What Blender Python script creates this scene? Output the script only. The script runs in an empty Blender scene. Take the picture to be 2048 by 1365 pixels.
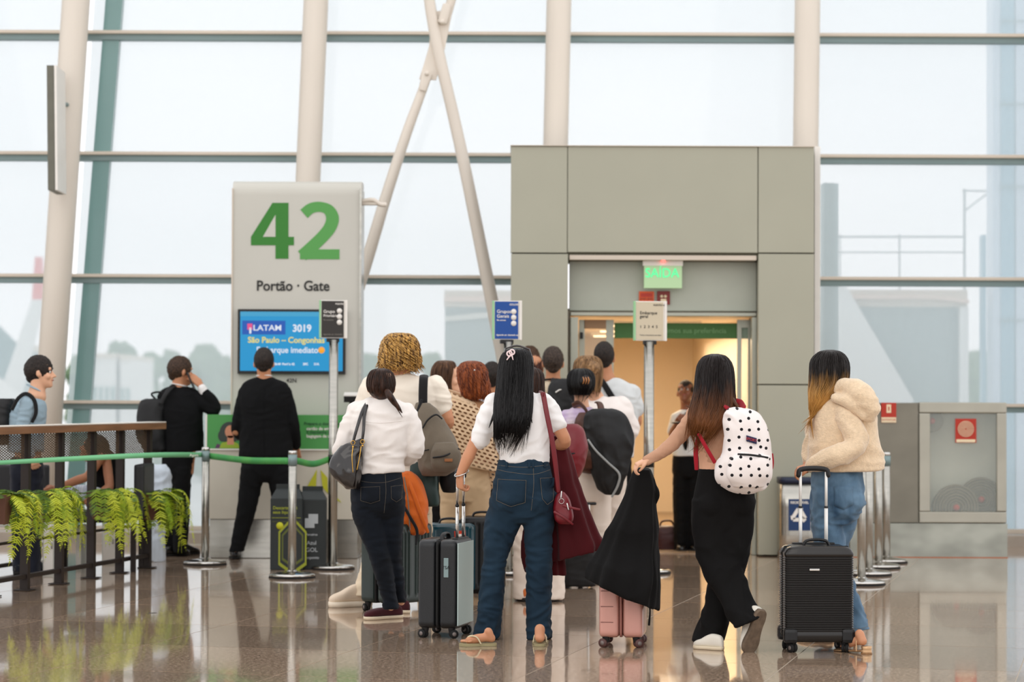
import bpy, bmesh, math, random
import numpy as np
from mathutils import Vector, Matrix, Euler
from mathutils.bvhtree import BVHTree

random.seed(7); rng = np.random.RandomState(7)
SC = bpy.context.scene
C = SC.collection
PI = math.pi

# ------------------------------------------------------------------ camera, world, lights, exposure
cam_d = bpy.data.cameras.new('camera'); cam = bpy.data.objects.new('camera', cam_d); C.objects.link(cam)
cam_d.lens = 85.0; cam_d.sensor_width = 36.0; cam_d.clip_start = 0.1; cam_d.clip_end = 2000
HCAM = 1.375
PITCH = math.atan(108.5/4835.6); ROLL = math.radians(-0.22)
cam.matrix_world = Matrix.Translation((0, 0, HCAM)) @ Euler((PI/2+PITCH, 0, 0)).to_matrix().to_4x4() @ Matrix.Rotation(-ROLL, 4, 'Z')
cam_d.dof.use_dof = True; cam_d.dof.focus_distance = 13.6; cam_d.dof.aperture_fstop = 2.6
SC.camera = cam

w = bpy.data.worlds.new('sky'); SC.world = w; w.use_nodes = True
nt = w.node_tree; nt.nodes.clear()
wo = nt.nodes.new('ShaderNodeOutputWorld'); bg = nt.nodes.new('ShaderNodeBackground')
tc = nt.nodes.new('ShaderNodeTexCoord'); mp = nt.nodes.new('ShaderNodeMapping'); ns = nt.nodes.new('ShaderNodeTexNoise')
mp.inputs['Scale'].default_value = (2, 2, 9); ns.inputs['Scale'].default_value = 1.5; ns.inputs['Detail'].default_value = 4
cr = nt.nodes.new('ShaderNodeValToRGB')
cr.color_ramp.elements[0].position = 0.35; cr.color_ramp.elements[0].color = (0.90, 0.895, 0.91, 1)
cr.color_ramp.elements[1].position = 0.7; cr.color_ramp.elements[1].color = (1.0, 0.975, 0.985, 1)
nt.links.new(tc.outputs['Generated'], mp.inputs['Vector']); nt.links.new(mp.outputs[0], ns.inputs['Vector'])
nt.links.new(ns.outputs['Fac'], cr.inputs['Fac']); nt.links.new(cr.outputs['Color'], bg.inputs['Color'])
bg.inputs['Strength'].default_value = 1.46
nt.links.new(bg.outputs[0], wo.inputs['Surface'])

def area(name, loc, rot, size, power, col, sy=None):
    d = bpy.data.lights.new(name, 'AREA'); d.energy = power; d.color = col; d.size = size
    if sy: d.shape = 'RECTANGLE'; d.size_y = sy
    o = bpy.data.objects.new(name, d); o.location = loc; o.rotation_euler = rot; C.objects.link(o); return o
# daylight and lamps of the hall behind and above the camera
area('hall_light', (-3, -2, 9), (math.radians(42), 0, 0), 14, 330, (1.0, 0.93, 0.84), 8)
area('corridor_light', (1.30, 24.3, 1.98), (0, 0, 0), 1.2, 120, (1.0, 0.80, 0.56), 5.0)

SC.view_settings.view_transform = 'Standard'; SC.view_settings.look = 'None'
SC.view_settings.exposure = 0.0; SC.view_settings.gamma = 1.0; SC.view_settings.use_curve_mapping = False
SC.cycles.max_bounces = 8; SC.cycles.transparent_max_bounces = 16
SC.cycles.use_denoising = True

# ------------------------------------------------------------------ measuring: image pixel -> point in the place
F = 85.0/36.0*2048
CM = cam.matrix_world.copy(); CR = CM.to_3x3(); CO = CM.translation.copy()
def ray(px, py):
    return (CR @ Vector((px-1024.0, -(py-682.5), -F))).normalized()
def P(px, py, Y):
    d = ray(px, py); t = (Y-CO.y)/d.y
    return CO + d*t
def G(px, py, z=0.0):
    d = ray(px, py); t = (z-CO.z)/d.z
    return CO + d*t
def YG(px, py): return G(px, py).y
def S(Y): return F/Y          # pixels per metre at depth Y

# ------------------------------------------------------------------ materials
def srgb(r, g, b):
    f = lambda c: (c/255/12.92) if c/255 <= 0.04045 else ((c/255+0.055)/1.055)**2.4
    return (f(r), f(g), f(b), 1)
MATS = {}
def mat(name, col, rough=0.6, metal=0.0, var=0.0, vscale=(8, 8, 8), bump=0.0, bscale=(60, 60, 60), spec=0.5, coat=0.0, col2=None, detail=4, sheen=0.0, emis=None, estr=0.0, sss=0.0, coord='Object', trans=0.0, ior=1.45):
    if name in MATS: return MATS[name]
    m = bpy.data.materials.new(name); m.use_nodes = True
    t = m.node_tree; b = t.nodes['Principled BSDF']
    b.inputs['Roughness'].default_value = rough; b.inputs['Metallic'].default_value = metal
    b.inputs['Specular IOR Level'].default_value = spec; b.inputs['Coat Weight'].default_value = coat
    b.inputs['Sheen Weight'].default_value = sheen; b.inputs['IOR'].default_value = ior
    if trans: b.inputs['Transmission Weight'].default_value = trans
    if sss:
        b.inputs['Subsurface Weight'].default_value = sss; b.inputs['Subsurface Radius'].default_value = (0.012, 0.005, 0.003)
    if emis: b.inputs['Emission Color'].default_value = emis; b.inputs['Emission Strength'].default_value = estr
    tc = t.nodes.new('ShaderNodeTexCoord')
    if var or col2:
        mp = t.nodes.new('ShaderNodeMapping'); mp.inputs['Scale'].default_value = vscale
        n = t.nodes.new('ShaderNodeTexNoise'); n.inputs['Scale'].default_value = 1; n.inputs['Detail'].default_value = detail
        r = t.nodes.new('ShaderNodeValToRGB')
        c2 = col2 if col2 else tuple(min(1, c*(1+var)) for c in col[:3])+(1,)
        c1 = col if col2 else tuple(c*(1-var) for c in col[:3])+(1,)
        r.color_ramp.elements[0].position = 0.33; r.color_ramp.elements[0].color = c1
        r.color_ramp.elements[1].position = 0.67; r.color_ramp.elements[1].color = c2
        t.links.new(tc.outputs[coord], mp.inputs['Vector']); t.links.new(mp.outputs[0], n.inputs['Vector'])
        t.links.new(n.outputs['Fac'], r.inputs['Fac']); t.links.new(r.outputs['Color'], b.inputs['Base Color'])
    else: b.inputs['Base Color'].default_value = col
    if bump:
        mp2 = t.nodes.new('ShaderNodeMapping'); mp2.inputs['Scale'].default_value = bscale
        n2 = t.nodes.new('ShaderNodeTexNoise'); n2.inputs['Scale'].default_value = 1; n2.inputs['Detail'].default_value = 3
        bp = t.nodes.new('ShaderNodeBump'); bp.inputs['Strength'].default_value = bump; bp.inputs['Distance'].default_value = 0.004
        t.links.new(tc.outputs[coord], mp2.inputs['Vector']); t.links.new(mp2.outputs[0], n2.inputs['Vector'])
        t.links.new(n2.outputs['Fac'], bp.inputs['Height']); t.links.new(bp.outputs[0], b.inputs['Normal'])
    MATS[name] = m
    return m

# ------------------------------------------------------------------ objects
def tag(o, label=None, cat=None, group=None, kind=None):
    if label: o['label'] = label
    if cat: o['category'] = cat
    if group: o['group'] = group
    if kind: o['kind'] = kind
    return o
def thing(name, label, cat, loc=(0, 0, 0), rz=0.0, group=None):
    o = bpy.data.objects.new(name, None); C.objects.link(o)
    o.location = loc; o.rotation_euler = (0, 0, rz); o.empty_display_size = 0.1
    return tag(o, label, cat, group)
def mesh_obj(name, v, f, m, parent=None, smooth=True, off=None):
    me = bpy.data.meshes.new(name)
    if off is not None: v = np.asarray(v, float) - np.asarray(off, float)
    me.from_pydata([tuple(map(float, p)) for p in v], [], [tuple(map(int, q)) for q in f])
    if smooth: me.polygons.foreach_set('use_smooth', [True]*len(me.polygons))
    if m: me.materials.append(m)
    me.update()
    o = bpy.data.objects.new(name, me); C.objects.link(o)
    if parent: o.parent = parent
    return o
def bm_obj(name, bm, m, parent=None, smooth=False):
    bmesh.ops.recalc_face_normals(bm, faces=bm.faces[:])
    me = bpy.data.meshes.new(name); bm.to_mesh(me); bm.free()
    if smooth: me.polygons.foreach_set('use_smooth', [True]*len(me.polygons))
    if m: me.materials.append(m)
    o = bpy.data.objects.new(name, me); C.objects.link(o)
    if parent: o.parent = parent
    return o
def offc(parent):
    return np.array(parent.location) if parent is not None else np.zeros(3)
def box(bm, c, s, rz=0.0, bev=0.0, rot=None):
    r = bmesh.ops.create_cube(bm, size=1.0)
    M = Matrix.Translation(c) @ (rot if rot is not None else Matrix.Rotation(rz, 4, 'Z')) @ Matrix.Diagonal((s[0], s[1], s[2], 1))
    bmesh.ops.transform(bm, matrix=M, verts=r['verts'])
    if bev > 0:
        es = list({e for v in r['verts'] for e in v.link_edges})
        bmesh.ops.bevel(bm, geom=es, offset=bev, segments=2, affect='EDGES', profile=0.6)
def bx(name, c, s, m, parent=None, rz=0.0, bev=0.003, rot=None):
    """one box as one mesh; c is in the place's own coordinates, or the parent's when there is one"""
    bm = bmesh.new(); box(bm, (0, 0, 0), s, 0, bev)
    o = bm_obj(name, bm, m, parent, smooth=False)
    o.location = c
    if rot is not None: o.rotation_euler = rot
    else: o.rotation_euler = (0, 0, rz)
    return o
def pxbox(x0, y0, x1, y1, Y, depth):
    """centre and size of a box whose front face covers the pixels at depth Y"""
    a = P(x0, y0, Y); b = P(x1, y1, Y)
    c = ((a.x+b.x)/2, Y+depth/2, (a.z+b.z)/2); return c, (abs(b.x-a.x), depth, abs(a.z-b.z))

# ------------------------------------------------------------------ numpy noise
_perm = np.random.RandomState(3).permutation(256); _perm = np.concatenate([_perm, _perm, _perm])
_grad = np.random.RandomState(4).randn(256, 3); _grad /= np.linalg.norm(_grad, axis=1)[:, None]
def noise3(p):
    p = np.asarray(p, float); i = np.floor(p).astype(int); f = p-i; i &= 255
    u = f*f*f*(f*(f*6-15)+10)
    out = 0
    for dx in (0, 1):
        wx = u[:, 0] if dx else 1-u[:, 0]
        for dy in (0, 1):
            wy = u[:, 1] if dy else 1-u[:, 1]
            for dz in (0, 1):
                wz = u[:, 2] if dz else 1-u[:, 2]
                h = _perm[_perm[_perm[(i[:, 0]+dx) & 255]+((i[:, 1]+dy) & 255)]+((i[:, 2]+dz) & 255)]
                g = _grad[h]
                out = out + wx*wy*wz*(g[:, 0]*(f[:, 0]-dx)+g[:, 1]*(f[:, 1]-dy)+g[:, 2]*(f[:, 2]-dz))
    return out*1.6

# ------------------------------------------------------------------ lofts, tubes, fused solids
def cr_interp(K, n):
    """Catmull-Rom through rows of K, n rows out"""
    K = np.asarray(K, float)
    if len(K) == 2:
        t = np.linspace(0, 1, n)[:, None]; return K[0]*(1-t)+K[1]*t
    Q = np.vstack([2*K[0]-K[1], K, 2*K[-1]-K[-2]])
    t = np.linspace(0, len(K)-1, n); i = np.minimum(t.astype(int), len(K)-2); u = (t-i)[:, None]
    a, b, c, d = Q[i], Q[i+1], Q[i+2], Q[i+3]
    return 0.5*((2*b)+(-a+c)*u+(2*a-5*b+4*c-d)*u**2+(-a+3*b-3*c+d)*u**3)
def grid_mesh(R, caps=True):
    """R: rings (m, n, 3) -> closed mesh"""
    m, n, _ = R.shape
    v = R.reshape(-1, 3).tolist(); f = []
    for i in range(m-1):
        for j in range(n):
            k = (j+1) % n
            f.append((i*n+j, i*n+k, (i+1)*n+k, (i+1)*n+j))
    if caps:
        a = len(v); v.append(R[0].mean(0).tolist()); b = len(v); v.append(R[-1].mean(0).tolist())
        for j in range(n):
            k = (j+1) % n
            f.append((a, k, j)); f.append((b, (m-1)*n+j, (m-1)*n+k))
    return np.array(v), f
class Loft:
    """rings given in image measure: (x px, y px, half width px, half depth m, dy m[, tilt px])  at depth Y"""
    def __init__(s, secs, Y, e=1.0, n=24, m=None):
        K = np.array([list(q)+[0]*(6-len(q)) for q in secs], float)
        s.m = m or max(8, 5*(len(K)-1)); s.n = n; s.Y = Y; s.e = e
        s.K = cr_interp(K, s.m)
    def pt(s, th, t, k=1.0):
        i = t*(s.m-1); a = int(min(max(i, 0), s.m-2)); u = i-a
        q = s.K[a]*(1-u)+s.K[a+1]*u
        return s._ring(q, np.array([th]), k)[0]
    def _ring(s, q, th, k=1.0):
        Yc = s.Y+q[4]; c = P(q[0], q[1], Yc); sc = 1/S(Yc)
        ct, st = np.cos(th), np.sin(th)
        cx = np.sign(ct)*np.abs(ct)**s.e; sy = np.sign(st)*np.abs(st)**s.e
        return np.stack([c.x+cx*q[2]*sc*k, c.y+sy*q[3]*k, c.z+cx*(-q[5]*sc)], 1)
    def mesh(s, fn=None):
        th = np.linspace(0, 2*PI, s.n, endpoint=False)
        R = []
        for i in range(s.m):
            k = 1.0 if fn is None else fn(th, i/(s.m-1))
            r = s._ring(s.K[i], th, 1.0)
            if fn is not None:
                c = r.mean(0); r = c+(r-c)*np.asarray(k)[:, None]
            R.append(r)
        return grid_mesh(np.array(R))
def frames(Pp, up=None):
    T = np.gradient(Pp, axis=0); T /= np.linalg.norm(T, axis=1)[:, None]+1e-12
    up = np.array([0, 1.0, 0.05]) if up is None else np.array(up, float)
    N = []
    a = np.cross(T[0], up)
    if np.linalg.norm(a) < 1e-3: a = np.cross(T[0], [1, 0, 0.1])
    a /= np.linalg.norm(a)
    for t in T:
        a = a-t*np.dot(a, t); a /= np.linalg.norm(a)+1e-12; N.append(a)
    N = np.array(N); B = np.cross(T, N); return T, N, B
def tube(pts, rad, n=12, m=None, flat=1.0, round_ends=True, up=None):
    """pts (k,3), rad (k,) -> closed round tube; flat scales the second axis"""
    pts = np.asarray([tuple(p) for p in pts], float); rad = np.broadcast_to(np.asarray(rad, float), (len(pts),))
    K = np.column_stack([pts, rad]); m = m or max(2, 4*(len(pts)-1)+1)
    K = cr_interp(K, m); pp, rr = K[:, :3], np.maximum(K[:, 3], 1e-4)
    T, N, B = frames(pp, up)
    th = np.linspace(0, 2*PI, n, endpoint=False)
    R = []
    def ring(c, r, N, B): return c+r*(np.cos(th)[:, None]*N+flat*np.sin(th)[:, None]*B)
    if round_ends:
        for a in (1.4, 0.9, 0.45): R.append(ring(pp[0]-T[0]*rr[0]*math.sin(a)*min(flat, 1), rr[0]*math.cos(a), N[0], B[0]))
    for i in range(m): R.append(ring(pp[i], rr[i], N[i], B[i]))
    if round_ends:
        for a in (0.45, 0.9, 1.4): R.append(ring(pp[-1]+T[-1]*rr[-1]*math.sin(a)*min(flat, 1), rr[-1]*math.cos(a), N[-1], B[-1]))
    return grid_mesh(np.array(R))
def ptube(k, Y, **kw):
    """tube through (x px, y px, r px, dy)"""
    pts = [P(a[0], a[1], Y+a[3]) for a in k]; r = [a[2]/S(Y+a[3]) for a in k]
    return tube(pts, r, **kw)
def ball(c, r, n=14, M=None):
    r = (r, r, r) if np.isscalar(r) else r
    th = np.linspace(0, 2*PI, n, endpoint=False); ph = np.linspace(0.06, PI-0.06, n//2+2)
    R = np.array([np.column_stack([np.sin(a)*np.cos(th), np.sin(a)*np.sin(th), np.full(n, math.cos(a))]) for a in ph])
    v, f = grid_mesh(R); v = v*np.array(r)
    if M is not None: v = v @ np.array(M.to_3x3()).T
    return v+np.array(c, float), f
def join(parts):
    V, Fc, o = [], [], 0
    for v, f in parts:
        V.append(np.asarray(v, float)); Fc += [tuple(i+o for i in q) for q in f]; o += len(v)
    return np.vstack(V), Fc
def fuse(parts, vox=0.008, sm=4, smf=0.5):
    """one continuous surface out of overlapping closed solids"""
    v, f = join(parts)
    me = bpy.data.meshes.new('t'); me.from_pydata(v.tolist(), [], f)
    o = bpy.data.objects.new('t', me); C.objects.link(o)
    md = o.modifiers.new('r', 'REMESH'); md.mode = 'VOXEL'; md.voxel_size = vox
    if sm:
        m2 = o.modifiers.new('s', 'SMOOTH'); m2.iterations = sm; m2.factor = smf
    dg = bpy.context.evaluated_depsgraph_get(); ev = o.evaluated_get(dg)
    q = ev.to_mesh()
    n = len(q.vertices); vv = np.empty(n*3); q.vertices.foreach_get('co', vv)
    nf = len(q.polygons); lt = np.empty(nf, int); q.polygons.foreach_get('loop_total', lt)
    li = np.empty(len(q.loops), int); q.loops.foreach_get('vertex_index', li)
    ff = []
    if (lt == 4).all(): ff = li.reshape(-1, 4).tolist()
    else:
        k = 0
        for L in lt: ff.append(li[k:k+L].tolist()); k += L
    ev.to_mesh_clear(); bpy.data.objects.remove(o); bpy.data.meshes.remove(me)
    return vv.reshape(-1, 3), ff
def vnormals(v, f):
    q = np.array([x if len(x) == 4 else list(x)+[x[-1]] for x in f])
    a = v[q[:, 2]]-v[q[:, 0]]; b = v[q[:, 3]]-v[q[:, 1]]; n = np.cross(a, b)
    N = np.zeros_like(v)
    for k in range(4): np.add.at(N, q[:, k], n)
    return N/(np.linalg.norm(N, axis=1)[:, None]+1e-12)
def folds(v, f, amp=0.005, fr=(7, 7, 16), warp=0.6, seed=0.0, mask=None, ridge=True):
    N = vnormals(v, f); p = v*np.array(fr)+seed
    wv = np.column_stack([noise3(p*0.45+11), noise3(p*0.45+37), noise3(p*0.45+71)])*warp*2
    n = noise3(p+wv)
    if ridge: n = 0.35-np.abs(n)*1.5
    n2 = noise3(p*2.3+wv*1.5+5)*0.35
    d = amp*(n+n2)
    if mask is not None: d = d*mask(v)
    return v+N*d[:, None], f
def decal(bvh, outline, Y, off=0.002, th=0.0015, nseg=6, dirn=(0, 1, 0)):
    """thin patch lying on a surface: outline in px (polygon), pressed onto the bvh from the camera's side"""
    pts = []
    k = len(outline)
    for i in range(k):
        a, b = outline[i], outline[(i+1) % k]
        for j in range(nseg): pts.append((a[0]+(b[0]-a[0])*j/nseg, a[1]+(b[1]-a[1])*j/nseg))
    cx = sum(p[0] for p in pts)/len(pts); cy = sum(p[1] for p in pts)/len(pts)
    rings = [0.0, 0.35, 0.7, 1.0]; V = []; Fc = []
    def hit(x, y):
        q = P(x, y, Y); o = Vector((q.x, Y-1.5, q.z)); h = bvh.ray_cast(o, Vector(dirn))
        return h[0] if h[0] is not None else None
    n = len(pts); lasty = None
    grid = []
    for r in rings[1:]:
        row = []
        for p in pts:
            h = hit(cx+(p[0]-cx)*r, cy+(p[1]-cy)*r)
            row.append(h)
        grid.append(row)
    hc = hit(cx, cy)
    if hc is None: return None
    def fix(h, p, r):
        if h is None:
            q = P(cx+(p[0]-cx)*r, cy+(p[1]-cy)*r, Y); return Vector((q.x, hc.y, q.z))
        if abs(h.y-hc.y) > 0.15: return Vector((h.x, hc.y, h.z))
        return h
    front = [[fix(h, p, r) for h, p in zip(row, pts)] for row, r in zip(grid, rings[1:])]
    V.append((hc.x, hc.y-off-th, hc.z))
    for row in front:
        for h in row: V.append((h.x, h.y-off-th, h.z))
    for j in range(n): Fc.append((0, 1+j, 1+(j+1) % n))
    for i in range(len(front)-1):
        for j in range(n):
            a = 1+i*n; b = 1+(i+1)*n; jj = (j+1) % n
            Fc.append((a+j, b+j, b+jj, a+jj))
    b = 1+(len(front)-1)*n; c = len(V)
    for h in front[-1]: V.append((h.x, h.y+0.003, h.z))
    for j in range(n):
        jj = (j+1) % n; Fc.append((b+j, c+j, c+jj, b+jj))
    return np.array(V), Fc
def bvh_of(v, f): return BVHTree.FromPolygons([tuple(p) for p in v], [tuple(q) for q in f])
def text(name, s, c, size, m, parent=None, rot=(PI/2, 0, 0), ext=0.002, bold=0.0, align='CENTER', sx=1.0, line=1.0):
    cu = bpy.data.curves.new(name, 'FONT'); cu.body = s; cu.size = size; cu.extrude = ext; cu.offset = bold
    cu.align_x = align; cu.align_y = 'CENTER'; cu.space_line = line; cu.resolution_u = 4
    o = bpy.data.objects.new('t', cu); C.objects.link(o)
    dg = bpy.context.evaluated_depsgraph_get(); me = bpy.data.meshes.new_from_object(o.evaluated_get(dg))
    bpy.data.objects.remove(o); bpy.data.curves.remove(cu)
    me.name = name; me.materials.clear(); me.materials.append(m)
    q = bpy.data.objects.new(name, me); C.objects.link(q)
    q.location = c; q.rotation_euler = rot; q.scale = (sx, 1, 1)
    if parent: q.parent = parent
    return q
def prism(name, poly, y0, y1, m, parent=None, bev=0.0):
    """polygon in x,z extruded from y0 to y1"""
    bm = bmesh.new()
    a = [bm.verts.new((p[0], y0, p[1])) for p in poly]; b = [bm.verts.new((p[0], y1, p[1])) for p in poly]
    bm.faces.new(a); bm.faces.new(list(reversed(b)))
    for i in range(len(poly)):
        j = (i+1) % len(poly); bm.faces.new((a[i], b[i], b[j], a[j]))
    if bev: bmesh.ops.bevel(bm, geom=bm.edges[:], offset=bev, segments=2, affect='EDGES')
    return bm_obj(name, bm, m, parent)
# ================================================================== the setting
M_al = mat('painted aluminium', srgb(212, 200, 184), 0.45, 0.0, var=0.04, vscale=(1, 1, 1))
M_al2 = mat('grey aluminium', srgb(128, 148, 148), 0.4, 0.2, var=0.05, vscale=(1, 1, 1))
M_col = mat('column paint', srgb(222, 213, 200), 0.4, 0.0, var=0.04, vscale=(2, 2, .6))
M_steel = mat('brushed stainless steel', srgb(176, 174, 166), 0.27, 1.0, var=0.08, vscale=(3, 3, 30))
M_chrome = mat('polished steel', srgb(205, 203, 198), 0.12, 1.0)
M_black = mat('black plastic', srgb(18, 18, 19), 0.45, bump=0.1)
M_rubber = mat('black rubber', srgb(22, 22, 22), 0.8)
M_white = mat('white laminate', srgb(236, 232, 224), 0.4, var=0.02)

# polished granite
def granite():
    m = bpy.data.materials.new('polished granite'); m.use_nodes = True; t = m.node_tree; b = t.nodes['Principled BSDF']
    tc = t.nodes.new('ShaderNodeTexCoord'); oi = t.nodes.new('ShaderNodeObjectInfo')
    n1 = t.nodes.new('ShaderNodeTexNoise'); n1.inputs['Scale'].default_value = 55; n1.inputs['Detail'].default_value = 6; n1.inputs['Roughness'].default_value = 0.8
    n2 = t.nodes.new('ShaderNodeTexNoise'); n2.inputs['Scale'].default_value = 1.6; n2.inputs['Detail'].default_value = 3
    r = t.nodes.new('ShaderNodeValToRGB'); e = r.color_ramp.elements
    e[0].position = 0.36; e[0].color = srgb(92, 76, 64); e[1].position = 0.66; e[1].color = srgb(224, 200, 176)
    k = r.color_ramp.elements.new(0.5); k.color = srgb(162, 138, 116)
    mx = t.nodes.new('ShaderNodeMix'); mx.data_type = 'RGBA'; mx.blend_type = 'MULTIPLY'; mx.inputs['Factor'].default_value = 1
    mr = t.nodes.new('ShaderNodeMapRange'); mr.inputs['To Min'].default_value = 0.82; mr.inputs['To Max'].default_value = 1.12
    cb = t.nodes.new('ShaderNodeCombineColor')
    t.links.new(tc.outputs['Object'], n1.inputs['Vector']); t.links.new(tc.outputs['Object'], n2.inputs['Vector'])
    t.links.new(n1.outputs['Fac'], r.inputs['Fac']); t.links.new(oi.outputs['Random'], mr.inputs['Value'])
    for s in ('Red', 'Green', 'Blue'): t.links.new(mr.outputs[0], cb.inputs[s])
    t.links.new(r.outputs['Color'], mx.inputs['A']); t.links.new(cb.outputs[0], mx.inputs['B'])
    t.links.new(mx.outputs['Result'], b.inputs['Base Color'])
    mr2 = t.nodes.new('ShaderNodeMapRange'); mr2.inputs['To Min'].default_value = 0.03; mr2.inputs['To Max'].default_value = 0.12
    t.links.new(n2.outputs['Fac'], mr2.inputs['Value']); t.links.new(mr2.outputs[0], b.inputs['Roughness'])
    bp = t.nodes.new('ShaderNodeBump'); bp.inputs['Strength'].default_value = 0.02; bp.inputs['Distance'].default_value = 0.002
    n3 = t.nodes.new('ShaderNodeTexNoise'); n3.inputs['Scale'].default_value = 9; n3.inputs['Detail'].default_value = 2
    t.links.new(tc.outputs['Object'], n3.inputs['Vector']); t.links.new(n3.outputs['Fac'], bp.inputs['Height']); t.links.new(bp.outputs[0], b.inputs['Normal'])
    b.inputs['IOR'].default_value = 1.6; b.inputs['Coat Weight'].default_value = .35; b.inputs['Coat Roughness'].default_value = .03; b.inputs['Coat IOR'].default_value = 1.7
    return m
M_gran = granite()
M_grout = mat('pale grout', srgb(176, 166, 150), 0.7)

YF = YG(600, 1085)           # foot of the glass wall
floor = thing('floor', None, None, (0, 0, 0)); floor['kind'] = 'structure'
bx('floor_base', (0, 12.0, -0.052), (26, 26, 0.1), M_grout, floor, bev=0)
th = math.radians(14.2); u = Vector((math.sin(th), math.cos(th), 0)); vv_ = Vector((math.cos(th), -math.sin(th), 0))
T = 1.17; g0 = G(390, 1266); g1 = G(1000, 1197)
a0 = g0.dot(vv_) % T; b0 = g1.dot(u) % T
bm = bmesh.new(); box(bm, (0, 0, -0.01), (T-0.006, T-0.006, 0.02)); tile0 = None
for i in range(-14, 16):
    for j in range(-2, 24):
        ca, cb_ = a0+(i+0.5)*T, b0+(j+0.5)*T
        c = vv_*ca+u*cb_
        lim = 1.6+0.235*c.y
        if c.y < 5.0 or c.y > YF-0.45 or abs(c.x) > lim+1.2: continue
        if tile0 is None:
            tile0 = bm_obj('tile', bm, M_gran, floor); q = tile0
        else:
            q = tile0.copy(); C.objects.link(q)
        q.location = (c.x, c.y, 0); q.rotation_euler = (0, 0, -th)
# threshold strip of granite along the facade, apron outside
tag(bx('trim_1', (0, YF+0.02, 0.03), (26, 0.5, 0.14), mat('sill stone', srgb(170, 158, 144), 0.4, var=.06), bev=0.01), kind='structure')

# ---- glass wall
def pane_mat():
    m = bpy.data.materials.new('window glass with haze veil'); m.use_nodes = True; t = m.node_tree; t.nodes.clear()
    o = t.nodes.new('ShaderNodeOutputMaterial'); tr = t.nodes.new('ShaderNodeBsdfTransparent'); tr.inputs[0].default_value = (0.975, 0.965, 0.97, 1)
    tl = t.nodes.new('ShaderNodeBsdfTranslucent'); tl.inputs[0].default_value = (0.84, 0.95, 0.975, 1)  # milky share of the pane stands in for outdoor haze
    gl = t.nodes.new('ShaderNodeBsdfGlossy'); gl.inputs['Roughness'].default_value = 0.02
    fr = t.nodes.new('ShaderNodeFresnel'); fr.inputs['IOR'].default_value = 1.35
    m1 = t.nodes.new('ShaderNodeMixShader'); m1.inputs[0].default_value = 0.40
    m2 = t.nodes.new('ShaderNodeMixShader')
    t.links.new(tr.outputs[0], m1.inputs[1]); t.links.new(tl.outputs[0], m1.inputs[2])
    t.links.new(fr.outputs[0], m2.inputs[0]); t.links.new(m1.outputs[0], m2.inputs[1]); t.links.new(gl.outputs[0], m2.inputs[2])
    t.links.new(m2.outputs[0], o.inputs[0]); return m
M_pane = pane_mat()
YW = YF+0.25
# rows of transoms: left and right heights in px
rows = [(812, 820), (561, 569), (321, 323), (83, 80), (-158, -163), (-400, -408)]
def row_z(k, x):   # height of transom k
    a, b = rows[k]; return P(1024, a+(b-a)*0.5, YW).z
zs = [P(1024, 1084, YW).z+0.06]+[row_z(k, 0) for k in range(len(rows))]
# columns of the wall: foot and head points in px
cols = [((97, 830), (152, 0)), ((607, 560), (632, 0)), ((1105, 560), (1118, 0)), ((1608, 560), (1615, 0)), ((-420, 830), (-350, 0)), ((2130, 560), (2128, 0)), ((-940, 830), (-860, 0)), ((2650, 560), (2638, 0))]
YCOL = YF-0.35
def col_x(ci, z):
    (x0, y0), (x1, y1) = cols[ci]; a = P(x0, y0, YCOL); b = P(x1, y1, YCOL)
    return a.x+(b.x-a.x)*(z-a.z)/(b.z-a.z)
ZT = zs[-1]+0.3
order = [6, 4, 0, 1, 2, 3, 5, 7]
for ci in order:
    r = [0.128, .115, .115, .118, .125, .115, .12, .115][ci]
    v, f = tube([(col_x(ci, 0), YCOL, 0.0), (col_x(ci, ZT), YCOL, ZT)], r, n=28, m=4, round_ends=False)
    c0 = (col_x(ci, 0), YCOL, 0)
    co = thing('trim_%d' % (ci+2), None, None, c0); co['kind'] = 'structure'
    mesh_obj('column', v, f, M_col, co, off=c0)
    v, f = tube([(col_x(ci, 0), YCOL, 0.0), (col_x(ci, .04), YCOL, .04)], r+.05, n=28, m=2, round_ends=False)
    mesh_obj('base_ring', v, f, M_steel, co, off=c0)
# glass fins just behind the columns and mullions
M_fin = mat('green tinted glass fin', srgb(128, 165, 162), 0.15, 0.0, var=0.08, vscale=(.5, .5, .8), trans=0.25)
wall = thing('window_1', None, None, (0, YW, 0)); wall['kind'] = 'structure'
for ci in order:
    wdt = [0.16, .05, .05, .05, 0.10, .05, .1, .05][ci]; sh = [0.22, 0, 0, 0.04, .2, 0.02, .2, .02][ci]; low = [0.12, 0, 0, 0, .1, 0, .1, 0][ci]
    p = [(col_x(ci, 0)+low, 0), (col_x(ci, 0)+low+wdt, 0), (col_x(ci, ZT)+sh+wdt, ZT), (col_x(ci, ZT)+sh, ZT)]
    prism('glass_fin', p, -0.14, -0.03, M_fin, wall)
XPL, XPR = P(1030, 700, YW).x, P(1624, 700, YW).x
for k, z in enumerate(zs):
    for x0, x1 in (((-9.4, XPL), (XPR, 8.2)) if k < 3 else ((-9.4, 8.2),)):
        xm, xw = (x0+x1)/2, x1-x0
        if k == 0:
            bx('sill_rail', (xm, -.02, z-.02), (xw, .16, .12), M_al2, wall); bx('sill_rail', (xm, -.05, z+.06), (xw, .1, .035), M_al, wall); continue
        bx('transom', (xm, -0.10, z), (xw, 0.12, 0.058), M_al2, wall)
        bx('transom_cap', (xm, -0.135, z+0.04), (xw, 0.15, 0.030), M_al, wall)
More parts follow.
